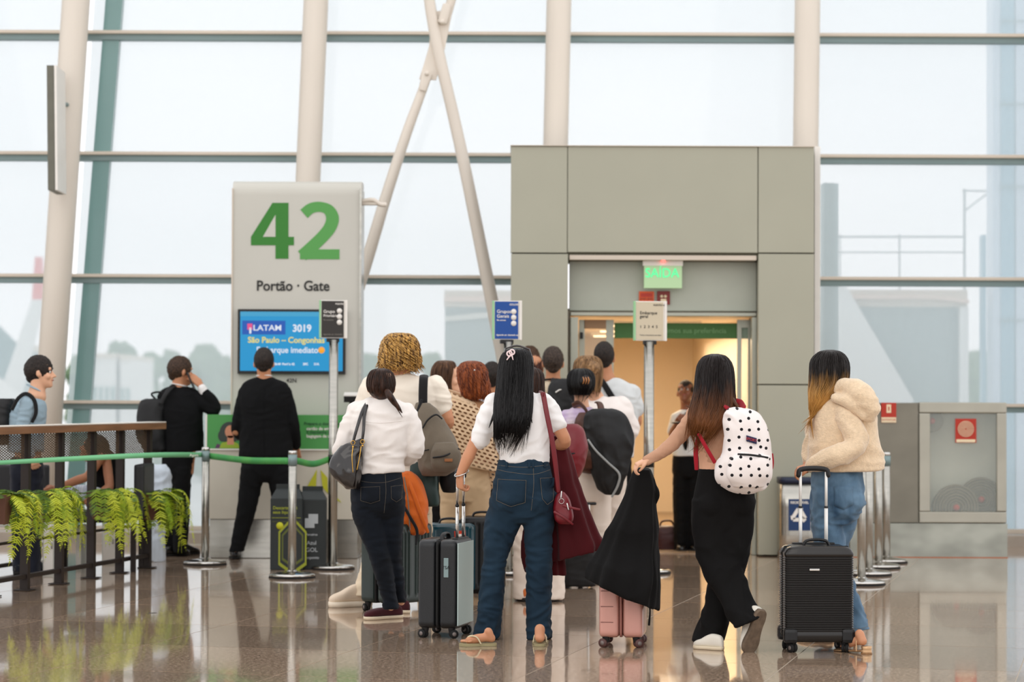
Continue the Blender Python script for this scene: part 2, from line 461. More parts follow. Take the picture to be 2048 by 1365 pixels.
# panes: one per bay and row
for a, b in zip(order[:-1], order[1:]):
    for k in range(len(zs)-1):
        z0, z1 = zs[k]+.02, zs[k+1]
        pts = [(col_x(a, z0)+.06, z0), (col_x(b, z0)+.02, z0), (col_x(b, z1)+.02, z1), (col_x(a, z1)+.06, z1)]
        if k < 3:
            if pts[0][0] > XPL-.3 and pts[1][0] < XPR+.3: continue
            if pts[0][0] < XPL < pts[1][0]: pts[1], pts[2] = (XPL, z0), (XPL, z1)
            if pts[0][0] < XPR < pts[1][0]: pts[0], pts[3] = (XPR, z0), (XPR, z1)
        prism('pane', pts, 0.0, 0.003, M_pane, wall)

# ---- steel cross brace in front of the glass
Yb = YF-0.75
br = thing('steel_brace', 'pale steel tube cross bracing rising between the gate sign and the portal', 'brace', P(930, 700, Yb))
def pt_(k, **kw): v, f = ptube(k, Yb, **kw); return v, f
v, f = pt_([(850, -60, 11, 0), (872, 80, 11.5, 0), (920, 290, 12, 0), (975, 560, 13, 0), (1012, 745, 14, 0), (1075, 1060, 14, 0)], n=18, m=16)
mesh_obj('tube', v, f, M_col, br, off=br.location)
v, f = pt_([(848, 172, 9, .03), (812, 270, 10.5, .03), (770, 400, 11.5, .03), (722, 560, 12.5, .03), (560, 1080, 13, .03)], n=18, m=14)
mesh_obj('tube', v, f, M_col, br, off=br.location)
v, f = pt_([(893, 35, 9, .03), (925, -80, 10, .03)], n=18, m=4); mesh_obj('tube', v, f, M_col, br, off=br.location)
c = br.location
pl = [P(x, y, Yb) for x, y in ((866, 22), (905, 20), (890, 95), (872, 160), (838, 158), (858, 95))]
prism('gusset_plate', [(p.x-c.x, p.z-c.z) for p in pl], 0.01, 0.035, M_col, br, bev=.003)
for (x, y, x2, y2) in ((854, 148, 845, 180), (885, 45, 894, 10)):
    a, b_ = P(x, y, Yb-.015), P(x2, y2, Yb-.015)
    for dd in (-.01, .05):
        v, f = tube([a+Vector((0, dd, 0)), b_+Vector((0, dd, 0))], [.045, .038], n=12, m=3, flat=.3); mesh_obj('fork_end', v, f, M_col, br, off=c)
    v, f = tube([a+Vector((0, -.04, 0)), a+Vector((0, .09, 0))], .022, n=10, m=2); mesh_obj('pin', v, f, M_col, br, off=c)

# ---- dark slab sign seen nearly edge on, hung on the left column
a, b_ = P(109, 138, YCOL-.5), P(112, 385, YCOL-.5)
sg = thing('hanging_sign', 'narrow dark grey panel hanging upright in front of the leaning column', 'sign', ((a.x+b_.x)/2, YCOL-.5, b_.z))
h = a.z-b_.z
o = bx('panel', (0, 0, h/2), (.062, .5, h), mat('dark grey panel', srgb(105, 104, 92), .5, var=.05), sg, rot=(0, math.radians(-1.0), math.radians(1.5)))
o = bx('edge_strip', (.046, 0, h/2), (.022, .5, h), M_white, sg, rot=(0, math.radians(-1.0), math.radians(1.5)))
v, f = tube([(0.0, 0.2, h*.75), (0.06, .5, h*.75)], .02, n=8); mesh_obj('bracket', v, f, M_al2, sg)

# ================================================================== the portal of the gate
YT = YG(1075, 1112)
M_pan = mat('sage grey composite panel', srgb(168, 167, 149), 0.38, 0.0, var=0.03, vscale=(1.2, 1.2, 1.2))
M_joint = mat('dark joint', srgb(84, 82, 66), 0.8)
pc = P(1325, 1112, YT); por = thing('gate_portal', 'large sage grey panelled portal framing the boarding doorway', 'portal', (pc.x, YT, 0))
def pp_(name, x0, y0, x1, y1, dep, m, off=0.0, g=1.0, bev=.004, par=None):
    c, s = pxbox(x0+g, y0+g, x1-g, y1-g, YT+off, dep); par = par or por; L = par.location
    return bx(name, (c[0]-L[0], c[1]-L[1], c[2]-L[2]), s, m, par, bev=bev)
pp_('panel', 1021, 292, 1135, 507, .12, M_pan); pp_('panel', 1021, 507, 1135, 1112, .12, M_pan)
pp_('panel', 1135, 292, 1516, 507, .12, M_pan)
pp_('panel', 1516, 292, 1629, 507, .12, M_pan); pp_('panel', 1516, 507, 1629, 770, .12, M_pan); pp_('panel', 1516, 770, 1629, 1112, .12, M_pan)
pp_('joint_frame', 1024, 295, 1133, 1112, .9, M_joint, .03); pp_('joint_frame', 1518, 295, 1626, 1112, .9, M_joint, .03)
pp_('joint_frame', 1024, 295, 1626, 520, .9, M_joint, .03)
pp_('cap_rail', 1020, 289, 1631, 295, 1.0, M_al, -.02)
pp_('side_panel', 1628, 292, 1641, 1112, .5, M_white, .3)
pp_('lintel_edge', 1138, 509, 1514, 522, .25, M_al, 0.02)
pp_('lintel_panel', 1138, 522, 1514, 624, .08, mat('lintel panel', srgb(172, 176, 162), .35, var=.02), .22)
M_fr = mat('door frame metal', srgb(170, 172, 158), .35, .4)
pp_('door_frame', 1140, 624, 1514, 634, .16, M_fr, .16); pp_('door_frame', 1140, 634, 1156, 1112, .16, M_fr, .16); pp_('door_frame', 1503, 634, 1514, 1112, .16, M_fr, .16)
pp_('lintel_shadow_gap', 1136, 521, 1516, 525, .03, M_joint, .16)
# corridor beyond
M_cor = mat('warm cream corridor wall', srgb(226, 212, 190), .55, var=.03, vscale=(1, 1, 1))
M_corf = mat('corridor floor', srgb(150, 128, 104), .25, var=.08)
xl, xr = P(1140, 900, YT+.3).x, P(1514, 900, YT+.3).x; zt = P(1300, 632, YT+.3).z; Lc = 7.5
ywc = YT+.3
for nm, cc, ss, mm in (('wall_left', (xl-.03, ywc+Lc/2, zt/2), (.06, Lc, zt), M_cor), ('wall_right', (xr+.03, ywc+Lc/2, zt/2), (.06, Lc, zt), M_cor),
                       ('ceiling', ((xl+xr)/2, ywc+Lc/2, zt+.03), (xr-xl+.1, Lc, .06), M_cor), ('wall_end', ((xl+xr)/2, ywc+Lc, zt/2), (xr-xl+.1, .06, zt), M_cor)):
    o = bx(nm, cc, ss, mm, bev=0); o['kind'] = 'structure'
o = bx('floor', ((xl+xr)/2, ywc+Lc/2, -.0), (xr-xl, Lc, .012), M_corf, bev=0); o['kind'] = 'structure'
M_lamp = mat('warm lamp panel', srgb(255, 220, 170), .5, emis=(1, .72, .42, 1), estr=5)
for i, yy in enumerate((1.6, 3.6, 5.6)):
    lt = thing('ceiling_light', ['first', 'second', 'third'][i]+' warm lamp strip in the corridor ceiling behind the doorway', 'lamp', ((xl+xr)/2, ywc+yy, zt-.02))
    bx('housing', (0, 0, 0), (.9, .16, .04), M_white, lt); bx('diffuser', (0, 0, -.02), (.84, .1, .014), M_lamp, lt, bev=0)
# inner shelf, green banner, sliding glass leaf
bn = thing('green_banner', 'dark green banner across the top of the boarding doorway', 'banner', P(1368, 662, YT+.42))
c, s = pxbox(1229, 646, 1508, 678, YT+.42, .03); bx('board', (c[0]-bn.location.x, .015, c[2]-bn.location.z), s, mat('banner green', srgb(72, 118, 62), .6), bn)
text('lettering', 'Agradecemos sua preferência', (0, -.004, 0), .062, mat('pale green ink', srgb(120, 165, 112), .7), bn, bold=.001)
M_glass = bpy.data.materials.new('clear door glass'); M_glass.use_nodes = True
_b = M_glass.node_tree.nodes['Principled BSDF']; _b.inputs['Base Color'].default_value = (.85, .95, .9, 1); _b.inputs['Roughness'].default_value = .02; _b.inputs['Alpha'].default_value = .14
dl = thing('glass_door', 'open glass door leaf with grey metal stiles at left of doorway', 'door', P(1192, 1108, YT+.4))
for (x0, y0, x1, y1, mm, nm) in ((1158, 640, 1168, 1106, M_fr, 'stile'), (1212, 640, 1226, 1106, M_fr, 'stile'), (1168, 640, 1212, 658, mat('bronze rail', srgb(168, 132, 96), .4), 'rail'), (1168, 1090, 1212, 1106, M_fr, 'rail'), (1168, 658, 1212, 1090, M_glass, 'pane')):
    c, s = pxbox(x0, y0, x1, y1, YT+.4, .035 if nm != 'pane' else .008); bx(nm, (c[0]-dl.location.x, .0, c[2]-dl.location.z), s, mm, dl, bev=.001)
c, s = pxbox(1160, 665, 1166, 678, YT+.36, .03); bx('door_sensor', (c[0]-dl.location.x, -.04, c[2]-dl.location.z), s, M_black, dl)
dr = thing('glass_door', 'slim glass door leaf at right side of the boarding doorway', 'door', P(1490, 1108, YT+.4))
for (x0, y0, x1, y1, mm, nm) in ((1474, 640, 1482, 1106, M_fr, 'stile'), (1496, 640, 1503, 1106, M_fr, 'stile'), (1482, 640, 1496, 656, M_fr, 'rail'), (1482, 656, 1496, 1106, M_glass, 'pane')):
    c, s = pxbox(x0, y0, x1, y1, YT+.4, .03 if nm != 'pane' else .008); bx(nm, (c[0]-dr.location.x, .0, c[2]-dr.location.z), s, mm, dr, bev=.001)
# ceiling fitting and picture in corridor
# exit sign
ex = thing('exit_sign', 'green lit exit sign plate hanging under the portal lintel', 'sign', P(1326, 550, YT+.1))
c, s = pxbox(1288, 530, 1364, 577, YT+.1, .012)
bx('plate', (c[0]-ex.location.x, .006, c[2]-ex.location.z), s, mat('exit sign acrylic', srgb(172, 200, 158), .25, emis=srgb(150, 190, 130), estr=.25), ex)
c, s = pxbox(1286, 521, 1366, 532, YT+.08, .06); bx('housing', (c[0]-ex.location.x, .02, c[2]-ex.location.z), s, M_white, ex)
text('lettering', 'SAÍDA', (-.008, -.004, .012), .115, mat('exit green light', srgb(70, 220, 150), .4, emis=srgb(60, 225, 140), estr=.75), ex, bold=.0, sx=.92)
v, f = ball((0, -.03, .118), .016, 10); mesh_obj('red_lamp', v, f, mat('red led', srgb(255, 60, 60), .3, emis=(1, .12, .1, 1), estr=3), ex)
# two red safety signs on the lintel
M_red = mat('safety red', srgb(178, 44, 22), .4); M_dred = mat('deep safety red', srgb(122, 28, 20), .4); M_crm = mat('cream print', srgb(232, 214, 178), .5)
s1 = thing('safety_sign', 'orange red safety sticker under the exit sign, lettered', 'sign', P(1293, 594, YT+.2))
c, s = pxbox(1278, 584, 1308, 606, YT+.2, .006); bx('plate', (0, 0, 0), s, mat('orange red', srgb(214, 84, 26), .4), s1, bev=.001)
c, s = pxbox(1281, 586, 1305, 594, YT+.2, .002); bx('heading_band', (0, -.004, .015), s, M_red, s1, bev=0); text('lettering', 'EMPURRE', (0, -.005, -.02), .028, M_dred, s1, ext=.0005)
s2 = thing('safety_sign', 'dark red square sign with pale figures right of the exit sign', 'sign', P(1327, 596, YT+.2))
c, s = pxbox(1315, 583, 1341, 610, YT+.2, .006); bx('plate', (0, 0, 0), s, M_dred, s2, bev=.001)
for dx in (-.016, .016):
    v, f = tube([(dx, -.006, .012), (dx, -.003, .012)], .013, n=14, m=2, round_ends=False); mesh_obj('symbol', v, f, M_crm, s2)
bx('symbol', (0, -.005, -.02), (.05, .002, .02), M_crm, s2, bev=0)

# ================================================================== gate sign kiosk and counter
YK = YG(600, 1117)+.25
ks = thing('gate_sign', 'tall pale grey gate totem with green number 42 and blue screen', 'sign', (P(594, 1117, YK).x, YK, 0))
L = ks.location
M_ksk = mat('kiosk pale grey', srgb(196, 194, 184), .32, var=.025, vscale=(1.5, 1.5, 1.5))
# curved-top body: profile in the depth direction, swept across the width
w0, w1 = P(463, 700, YK).x-L.x, P(721, 700, YK).x-L.x; hz = P(590, 361, YK).z
prof = [(0.0, 0.0)]+[(0, z) for z in (1.0, 2.2, hz-.12)]+[(.12-.12*math.cos(a), hz-.12+.12*math.sin(a)) for a in np.linspace(.15, PI/2, 8)]+[(.34, hz), (.34, 0)]
bm = bmesh.new()
A = [bm.verts.new((w0, p[0], p[1])) for p in prof]; B = [bm.verts.new((w1, p[0], p[1])) for p in prof]
bm.faces.new(A); bm.faces.new(list(reversed(B)))
for i in range(len(prof)): j = (i+1) % len(prof); bm.faces.new((A[i], B[i], B[j], A[j]))
bm_obj('body', bm, M_ksk, ks)
bx('side_trim', (w1-.004, .16, hz/2-.03), (.02, .36, hz-.08), M_steel, ks); bx('side_trim', (w0+.002, .16, hz/2-.03), (.012, .35, hz-.08), M_al, ks)
def kp(x, y): q = P(x, y, YK); return (q.x-L.x, q.z-L.z)
M_g1 = mat('sign green', srgb(44, 122, 34), .45); M_g2 = mat('sign green with reflection', srgb(82, 154, 74), .45)  # lighter green of the second numeral has a reflection painted in
def poly(name, pts, m, y0=-.004, y1=.002, par=ks, tr=kp): return prism(name, [tr(*p) for p in pts], y0, y1, m, par)
# the 4
poly('numeral', [(545, 406), (577, 406), (577, 474), (588, 474), (588, 491), (577, 491), (577, 518), (551, 518), (551, 491), (502, 491), (502, 474)], M_g1)
poly('numeral_counter', [(551, 430), (551, 474), (526, 474)], M_ksk, -.0055, .002)
# the 2 as a swept band
def band2():
    ctr = [(608, 428), (622, 417), (640, 414), (657, 420), (665, 436), (660, 455), (645, 474), (622, 496), (604, 512)]
    K = cr_interp(np.array(ctr, float), 32); wd = np.interp(np.linspace(0, 1, 32), [0, .3, .5, .75, 1], [11, 10, 13, 12, 12])
    T_ = np.gradient(K, axis=0); T_ /= np.linalg.norm(T_, axis=1)[:, None]; N_ = np.column_stack([-T_[:, 1], T_[:, 0]])
    return K, N_, wd
K, N_, wd = band2()
bm = bmesh.new(); prev = None
for i in range(len(K)):
    a = kp(*(K[i]+N_[i]*wd[i])); b_ = kp(*(K[i]-N_[i]*wd[i]))
    cur = [bm.verts.new((a[0], -.004, a[1])), bm.verts.new((b_[0], -.004, b_[1])), bm.verts.new((b_[0], .002, b_[1])), bm.verts.new((a[0], .002, a[1]))]
    if prev:
        for q in range(4): bm.faces.new((prev[q], prev[(q+1) % 4], cur[(q+1) % 4], cur[q]))
    prev = cur
bm_obj('numeral', bm, M_g2, ks)
poly('numeral', [(600, 499), (679, 499), (679, 519), (600, 519)], M_g2, -.0045)
M_ink = mat('black ink', srgb(38, 38, 36), .6)
x_, z_ = kp(586, 573); text('lettering', 'Portão · Gate', (x_, -.003, z_), .122, M_ink, ks, bold=.0024, ext=.002, sx=.92)
x_, z_ = kp(583, 762); text('lettering', '42N', (x_, -.003, z_), .05, M_ink, ks, bold=.0004)
# screen
def kbox(name, x0, y0, x1, y1, ya, dep, m, par=ks, tr=kp, bev=.002):
    a, b_ = tr(x0, y0), tr(x1, y1); return bx(name, ((a[0]+b_[0])/2, ya+dep/2, (a[1]+b_[1])/2), (abs(b_[0]-a[0]), dep, abs(a[1]-b_[1])), m, par, bev=bev)
scn = kbox('screen', 477, 619, 691, 749, -.05, .05, M_black)
o0 = scn.location
def sbox(nm, x0, y0, x1, y1, ya, m):
    ya -= .0255
    o = kbox(nm, x0, y0, x1, y1, ya, .002, m, None, kp, 0); o.parent = scn; o.location = Vector(o.location)-Vector(o0); return o
M_scr = mat('blue screen', srgb(4, 20, 30), .4, emis=srgb(10, 150, 208), estr=.9)
M_scr2 = mat('deep blue screen', srgb(4, 10, 30), .4, emis=srgb(10, 92, 190), estr=.8)
M_scrw = mat('white screen text', srgb(20, 20, 20), .4, emis=srgb(232, 238, 248), estr=.9)
M_scry = mat('yellow screen text', srgb(20, 20, 20), .4, emis=srgb(238, 220, 110), estr=.9)
M_scrp = mat('pink screen mark', srgb(20, 20, 20), .4, emis=srgb(235, 80, 140), estr=.9); M_scro = mat('orange screen mark', srgb(20, 20, 20), .4, emis=srgb(245, 165, 40), estr=1)
sbox('display', 482, 624, 686, 743, -.027, M_scr); sbox('header_band', 482, 624, 686, 634, -.029, mat('pale blue screen', srgb(10, 20, 30), .4, emis=srgb(64, 172, 218), estr=.8))
sbox('airline_tab', 486, 642, 572, 670, -.029, M_scr2)
def stext(s, x, y, size, m, align='CENTER', bold=.0012, sx=1):
    a = kp(x, y); o = text('lettering', s, (a[0]-o0[0], -.031-.0-0.0, a[1]-o0[2]), size, m, None, ext=.0006, bold=bold, align=align, sx=sx); o.parent = scn
    return o
stext('LATAM', 536, 657, .068, M_scrw, sx=1.12); stext('3019', 605, 658, .085, M_scrw, sx=.95, bold=.0025)
stext('São Paulo – Congonhas', 497, 681, .070, M_scry, 'LEFT', .0016, .98); stext('Embarque imediato', 514, 701, .072, M_scrw, 'LEFT', .0012, .93)
for i, s_ in enumerate(('06:40', 'Portão 42', '20C', '21A')):
    stext(s_, (556, 578, 612, 634)[i], 729, .026, M_scrw)
sbox('airline_mark', 496, 648, 506, 660, -.031, M_scrp); sbox('airline_mark', 500, 656, 504, 668, -.031, M_scrw)
v, f = tube([(0, -.002, 0), (0, .001, 0)], .028, n=18, m=2, round_ends=False); o = mesh_obj('mark', v, f, M_scro, scn); a = kp(644, 701); o.location = (a[0]-o0[0], -.031, a[1]-o0[2])
# bracket at the right
v, f = tube([P(722, 404, YK+.1), P(745, 400, YK+.1), P(760, 409, YK+.1), P(770, 410, YK+.1)], .02, n=10, m=9); mesh_obj('tie_bracket', v, f, M_col, ks, off=L)
v, f = tube([P(722, 408, YK+.1), P(770, 408, YK+.1)], .014, n=8, m=2); mesh_obj('tie_bracket', v, f, M_col, ks, off=L)

# counter
YC = YG(600, 1117)-.08
ct = thing('gate_counter', 'boarding counter with green printed panel and steel plinth below the totem', 'counter', (P(560, 1117, YC).x, YC, 0)); L2 = ct.location
def cp(x, y): q = P(x, y, YC); return (q.x-L2.x, q.z-L2.z)
kbox('body', 414, 900, 716, 1040, .012, .30, mat('counter cream laminate', srgb(206, 200, 184), .4, var=.02), ct, cp)
kbox('panel', 411, 830, 716, 901, 0.0, .31, mat('counter green', srgb(74, 152, 76), .45, var=.05, vscale=(1, 1, 1)), ct, cp)
kbox('plinth', 418, 1040, 714, 1118, .03, .27, M_steel, ct, cp)
kbox('trim_strip', 411, 898, 716, 902, -.004, .02, M_white, ct, cp); kbox('trim_strip', 411, 830, 414, 901, -.004, .02, M_white, ct, cp)
def cpoly(nm, pts, m, y0=-.004): return prism(nm, [cp(*p) for p in pts], y0, .002, m, ct)
M_lime = mat('lime print', srgb(186, 186, 34), .5)
cpoly('printed_mark', [(634, 939), (612, 978), (622, 984), (632, 975)], M_lime); cpoly('printed_mark', [(641, 940), (655, 956), (656, 988), (645, 975)], M_lime)
cpoly('printed_mark', [(657, 975), (683, 1006), (672, 1000), (657, 985)], M_lime)
# printed portrait of a figure on the green panel (plain generic print)
M_hairp = mat('printed dark hair', srgb(52, 62, 56), .5); M_skinp = mat('printed skin', srgb(206, 142, 108), .5); M_shp = mat('printed lime shirt', srgb(150, 176, 48), .5)
def disc(cx, cy, rx, ry, m, y0, nm='printed_figure'):
    pts = [(cx+rx*math.cos(a), cy+ry*math.sin(a)) for a in np.linspace(0, 2*PI, 20, endpoint=False)]; return cpoly(nm, pts, m, y0)
disc(459, 866, 20, 22, M_hairp, -.0035); disc(445, 872, 9, 12, M_hairp, -.0036); disc(476, 866, 10, 16, M_hairp, -.0036)
disc(461, 864, 11, 13, M_skinp, -.0045); cpoly('printed_figure', [(455, 872), (467, 872), (468, 890), (454, 890)], M_skinp, -.0045)
cpoly('printed_figure', [(437, 897), (444, 886), (454, 884), (468, 884), (476, 888), (480, 897)], M_shp, -.004)
cpoly('printed_figure', [(430, 897), (434, 888), (441, 890), (439, 897)], mat('printed purple', srgb(92, 58, 92), .5), -.0042)
M_dgi = mat('dark green ink', srgb(30, 84, 44), .5)
for (s_, x, y, m_) in (('Prepare o documento e o', 608, 848, M_dgi), ('cartão de embarque', 613, 858, M_white), ('E mantenha sua', 613, 865, M_dgi), ('bagagem de mão', 613, 873, M_white)):
    a = cp(x, y); text('lettering', s_, (a[0], -.003, a[1]), .036, m_, ct, align='LEFT', ext=.0008, bold=.0006)
# small reader on the counter
rd = thing('ticket_reader', 'dark ticket reader with pale top standing at counter edge', 'reader', (P(705, 830, YC+.1).x, YC+.1, P(705, 830, YC+.1).z))
bx('stand', (0, 0, .06), (.05, .05, .12), M_black, rd); bx('head', (0, 0, .14), (.14, .12, .05), M_black, rd, rot=(.2, 0, 0)); bx('cap', (0, 0, .172), (.145, .12, .012), M_white, rd, rot=(.2, 0, 0))

# ================================================================== stanchions, belts and pole signs
M_pole = M_chrome
M_belt = mat('green belt webbing', srgb(58, 150, 82), .6, var=.12, vscale=(3, 3, 3), col2=srgb(96, 178, 84))
def stanchion(px, py, top, label, group=None, r=.031, tall=False, name='queue_post'):
    g = G(px, py); t = thing(name, label, 'queue post', (g.x, g.y, 0), group=group)
    v, f = tube([(0, 0, 0), (0, 0, .008), (0, 0, .016)], [.175, .175, .165], n=40, m=4, round_ends=False); mesh_obj('base_weight', v, f, M_rubber, t)
    prof = [(.172, .014), (.172, .024), (.15, .034), (.06, .045), (.035, .052), (.031, .06)]
    th_ = np.linspace(0, 2*PI, 40, endpoint=False)
    R = np.array([np.column_stack([rr*np.cos(th_), rr*np.sin(th_), np.full(40, zz)]) for rr, zz in prof])
    v, f = grid_mesh(R); mesh_obj('base_cover', v, f, M_chrome, t)
    h = P(px, top, g.y).z
    v, f = tube([(0, 0, .03), (0, 0, h)], r, n=24, m=2, round_ends=False); mesh_obj('pole', v, f, M_steel, t)
    bz = .93 if tall else h
    v, f = tube([(0, 0, bz-.11), (0, 0, bz-.03)], r+.003, n=24, m=2, round_ends=False); mesh_obj('belt_cassette', v, f, M_black if tall else M_al2, t)
    if not tall:
        v, f = tube([(0, 0, h-.03), (0, 0, h)], r+.002, n=24, m=3, round_ends=False); mesh_obj('cap', v, f, M_chrome, t)
    return t, g, h
posts = {}
posts['a'] = stanchion(410, 1130, 895, 'steel queue post beside the man on the phone')
posts['b'] = stanchion(584, 1156, 902, 'steel queue post in front of the black recycling cartons')
posts['c'] = stanchion(665, 1139, 680, 'tall steel queue post carrying a black notice', tall=True, r=.036)
posts['d'] = stanchion(1015, 1150, 684, 'tall steel queue post carrying a blue notice', tall=True, r=.036)
posts['e'] = stanchion(1297, 1147, 684, 'tall steel queue post carrying a cream notice', tall=True, r=.04)
gp = 'bare steel posts in a line right of the woman in fleece'
for i, (x, y) in enumerate([(1723, 1170), (1738, 1151), (1757, 1137), (1773, 1126)]):
    posts['r%d' % i] = stanchion(x, y, 905-[10, 6, 4, 0][i]*0, ['nearest steel post of the row by the cabinet', 'second nearest steel post in the row by the cabinet', 'third steel post in the row by the cabinet', 'farthest steel post of the row by the cabinet'][i], group=gp)
def belt(name, label, pts, wid=.05, tw=None, m=None):
    n = 20; K = cr_interp(np.array([tuple(p) for p in pts]), n); v = []; f = []
    tw = tw or (0, 0)
    for i in range(n):
        a = tw[0]+(tw[1]-tw[0])*i/(n-1)
        d = np.array([0, math.sin(a), math.cos(a)])*wid/2
        for s_ in (-.0008, .0008):
            v.append(K[i]+d+[0, s_, 0]); v.append(K[i]-d+[0, s_, 0])
    for i in range(n-1):
        a, b_ = i*4, (i+1)*4
        f += [(a, b_, b_+1, a+1), (a+2, a+3, b_+3, b_+2), (a, a+2, b_+2, b_), (a+1, b_+1, b_+3, a+3)]
    f += [(0, 1, 3, 2), (n*4-4, n*4-2, n*4-1, n*4-3)]
    o = mesh_obj(name, v, f, m or M_belt, None); tag(o, label, 'belt'); return o
def pp3(k, z, dx=0): g = posts[k][1]; return Vector((g.x+dx, g.y, z))
belt('queue_belt', 'green queue belt from post beside phone man towards the front post', [pp3('a', .875, .03), (pp3('a', .86)+pp3('b', .86))/2, pp3('b', .875, -.03)])
belt('queue_belt', 'short green queue belt behind the recycling cartons to the tall post', [pp3('b', .875, .03), (pp3('b', .84)+pp3('c', .84))/2, pp3('c', .865, -.03)])
e0 = P(302, 911, 17.9)
b3 = belt('queue_belt', 'green queue belt running in front of the planter railing', [pp3('a', .885, -.03), e0, P(150, 918, 17.1), P(0, 926, 16.3), P(-160, 934, 15.4)], wid=.04, tw=(0, 1.0), m=mat('pale green belt webbing', srgb(120, 196, 142), .5))
a = (pp3('a', .885)+e0)/2
text('lettering', 'Agora', (a.x+.12, a.y-.06, a.z-.0), .028, M_white, b3, ext=.0003)
# pole signs
def notice(key, x0, y0, x1, y1, face, ink, label, lines):
    g = posts[key][1]; cx, cy = (x0+x1)/2, (y0+y1)/2; c = P(cx, cy, g.y-.0)
    t = thing('pole_notice', label, 'sign', (c.x, c.y, c.z)); wd = (x1-x0)/S(g.y); ht = (y1-y0)/S(g.y)
    R_ = Matrix.Rotation(math.radians(-9), 3, 'Z'); t.rotation_euler = (0, 0, math.radians(9))
    bx('board', (0, 0, 0), (wd, .03, ht), M_white, t); bx('face', (-.004, -.017, 0), (wd-.03, .004, ht-.012), face, t, bev=0)
    bx('edge_profile', (wd/2, 0, 0), (.018, .05, ht+.004), M_white, t); bx('edge_profile', (-wd/2, 0, 0), (.012, .045, ht), mat('green tinted edge', srgb(150, 205, 150), .3), t)
    bx('clamp', (0, 0, -ht/2-.015), (.10, .05, .03), M_black, t)
    for (s_, x, z, size, m_) in lines: text('lettering', s_, (x*wd, -.0205, z*ht), size, m_, t, ext=.0004, align='LEFT', bold=.0004)
    return t, wd, ht
M_nb = mat('notice black', srgb(44, 40, 36), .4); M_nblue = mat('notice blue', srgb(12, 72, 150), .4); M_ncr = mat('notice cream', srgb(206, 194, 168), .5)
M_inkg = mat('grey ink', srgb(120, 116, 108), .6)
def groups_(t, wd, ht, m):
    for k in range(3):
        v, f = tube([(0, -.0005, 0), (0, .0005, 0)], .021, n=20, m=2, round_ends=False); o = mesh_obj('group_number', v, f, m, t); o.location = (wd*.24, -.021, ht*(.22-.15*k))
t, wd, ht = notice('c', 640, 601, 692, 677, M_nb, M_white, 'black notice on the tall post before the blue screen', [('PORTÃO 42', .08, .40, .018, M_white), ('Grupo', -.38, .2, .034, M_white), ('Prioritário', -.38, .09, .028, M_white), ('fila exclusiva', -.38, -.02, .016, M_inkg), ('Aguarde ser chamado', -.38, -.4, .017, M_inkg)]); groups_(t, wd, ht, M_white)
t, wd, ht = notice('d', 986, 602, 1041, 680, M_nblue, M_white, 'blue notice on the tall post at the portal corner', [('GOLDEN', .08, .40, .02, M_white), ('Grupos', -.38, .22, .036, M_white), ('Gerais', -.38, .10, .036, M_white), ('fila comum', -.38, .0, .016, M_white), ('Aguarde ser chamado aqui', -.40, -.38, .017, M_white)]); groups_(t, wd, ht, M_white)
t, wd, ht = notice('e', 1268, 603, 1331, 682, M_ncr, M_ink, 'cream notice on the tall post before the doorway', [('PORTÃO 42', .1, .40, .018, M_ink), ('Embarque', -.34, .20, .034, M_ink), ('geral', -.34, .11, .034, M_ink), ('1  2  3  4  5', -.34, -.15, .03, M_ink), ('Tenha o documento em mãos', -.34, -.36, .014, M_inkg)])

# ================================================================== recycling cartons
M_card = mat('dark cardboard', srgb(36, 42, 42), .55, var=.08, vscale=(5, 5, 5))
def carton(name, label, x0, x1, ytop, yroof, ybase, dep, rz, deco):
    gx = (x0+x1)/2; g = G(gx, ybase); t = thing(name, label, 'bin', (g.x, g.y+dep/2, 0)); sc = 1/S(g.y)
    wd = (x1-x0)*sc; z1 = P(gx, yroof, g.y).z; z2 = P(gx, ytop, g.y).z; t.rotation_euler = (0, 0, rz)
    bx('body', (0, 0, z1/2), (wd, dep, z1), M_card, t, bev=.006)
    bm = bmesh.new(); h = wd/2
    a = [bm.verts.new(p) for p in ((-h, -dep/2, z1), (h, -dep/2, z1), (h, dep/2, z1), (-h, dep/2, z1), (-h*.72, -.012, z2-.02), (h*.72, -.012, z2-.02), (h*.72, .012, z2-.02), (-h*.72, .012, z2-.02))]
    for q in ((0, 1, 5, 4), (1, 2, 6, 5), (2, 3, 7, 6), (3, 0, 4, 7), (4, 5, 6, 7), (0, 3, 2, 1)): bm.faces.new([a[i] for i in q])
    bm_obj('roof_flaps', bm, M_card, t)
    bx('top_fin', (0, 0, z2-.01), (wd*.74, .012, .05), M_card, t)
    deco(t, wd, dep, z1); return t
M_lg = mat('olive print', srgb(150, 158, 44), .6); M_gp = mat('grey print', srgb(170, 176, 178), .6); M_ol = mat('dark olive print', srgb(92, 100, 40), .6)
def deco1(t, wd, dep, z1):
    y = -dep/2-.002
    text('lettering', 'Descarte aqui\nseus líquidos', (-wd*.42, y, z1-.09), .034, M_lg, t, align='LEFT', ext=.0005, bold=.0006)
    bx('printed_line', (0, y, z1-.15), (wd*.9, .002, .004), M_lg, t, bev=0); bx('printed_line', (0, y, z1-.18), (wd*.9, .002, .003), M_ol, t, bev=0)
    v, f = tube([(0, -.001, 0), (0, .001, 0)], .028, n=18, m=2, round_ends=False); o = mesh_obj('printed_dot', v, f, mat('yellow print', srgb(196, 196, 40), .6), t); o.location = (-wd*.2, y, z1*.62)
    for k, (s_, m_) in enumerate(((1, M_lg), (.88, M_card), (.76, M_ol), (.66, M_card))):
        pts = [(-.0, .22), (.11, .1), (.11, -.16), (.0, -.24), (-.11, -.16), (-.11, .1)]
        prism('printed_bottle', [(.05+p[0]*s_, z1*.36+p[1]*s_) for p in pts], y-.0004*k, y+.001, m_, t)
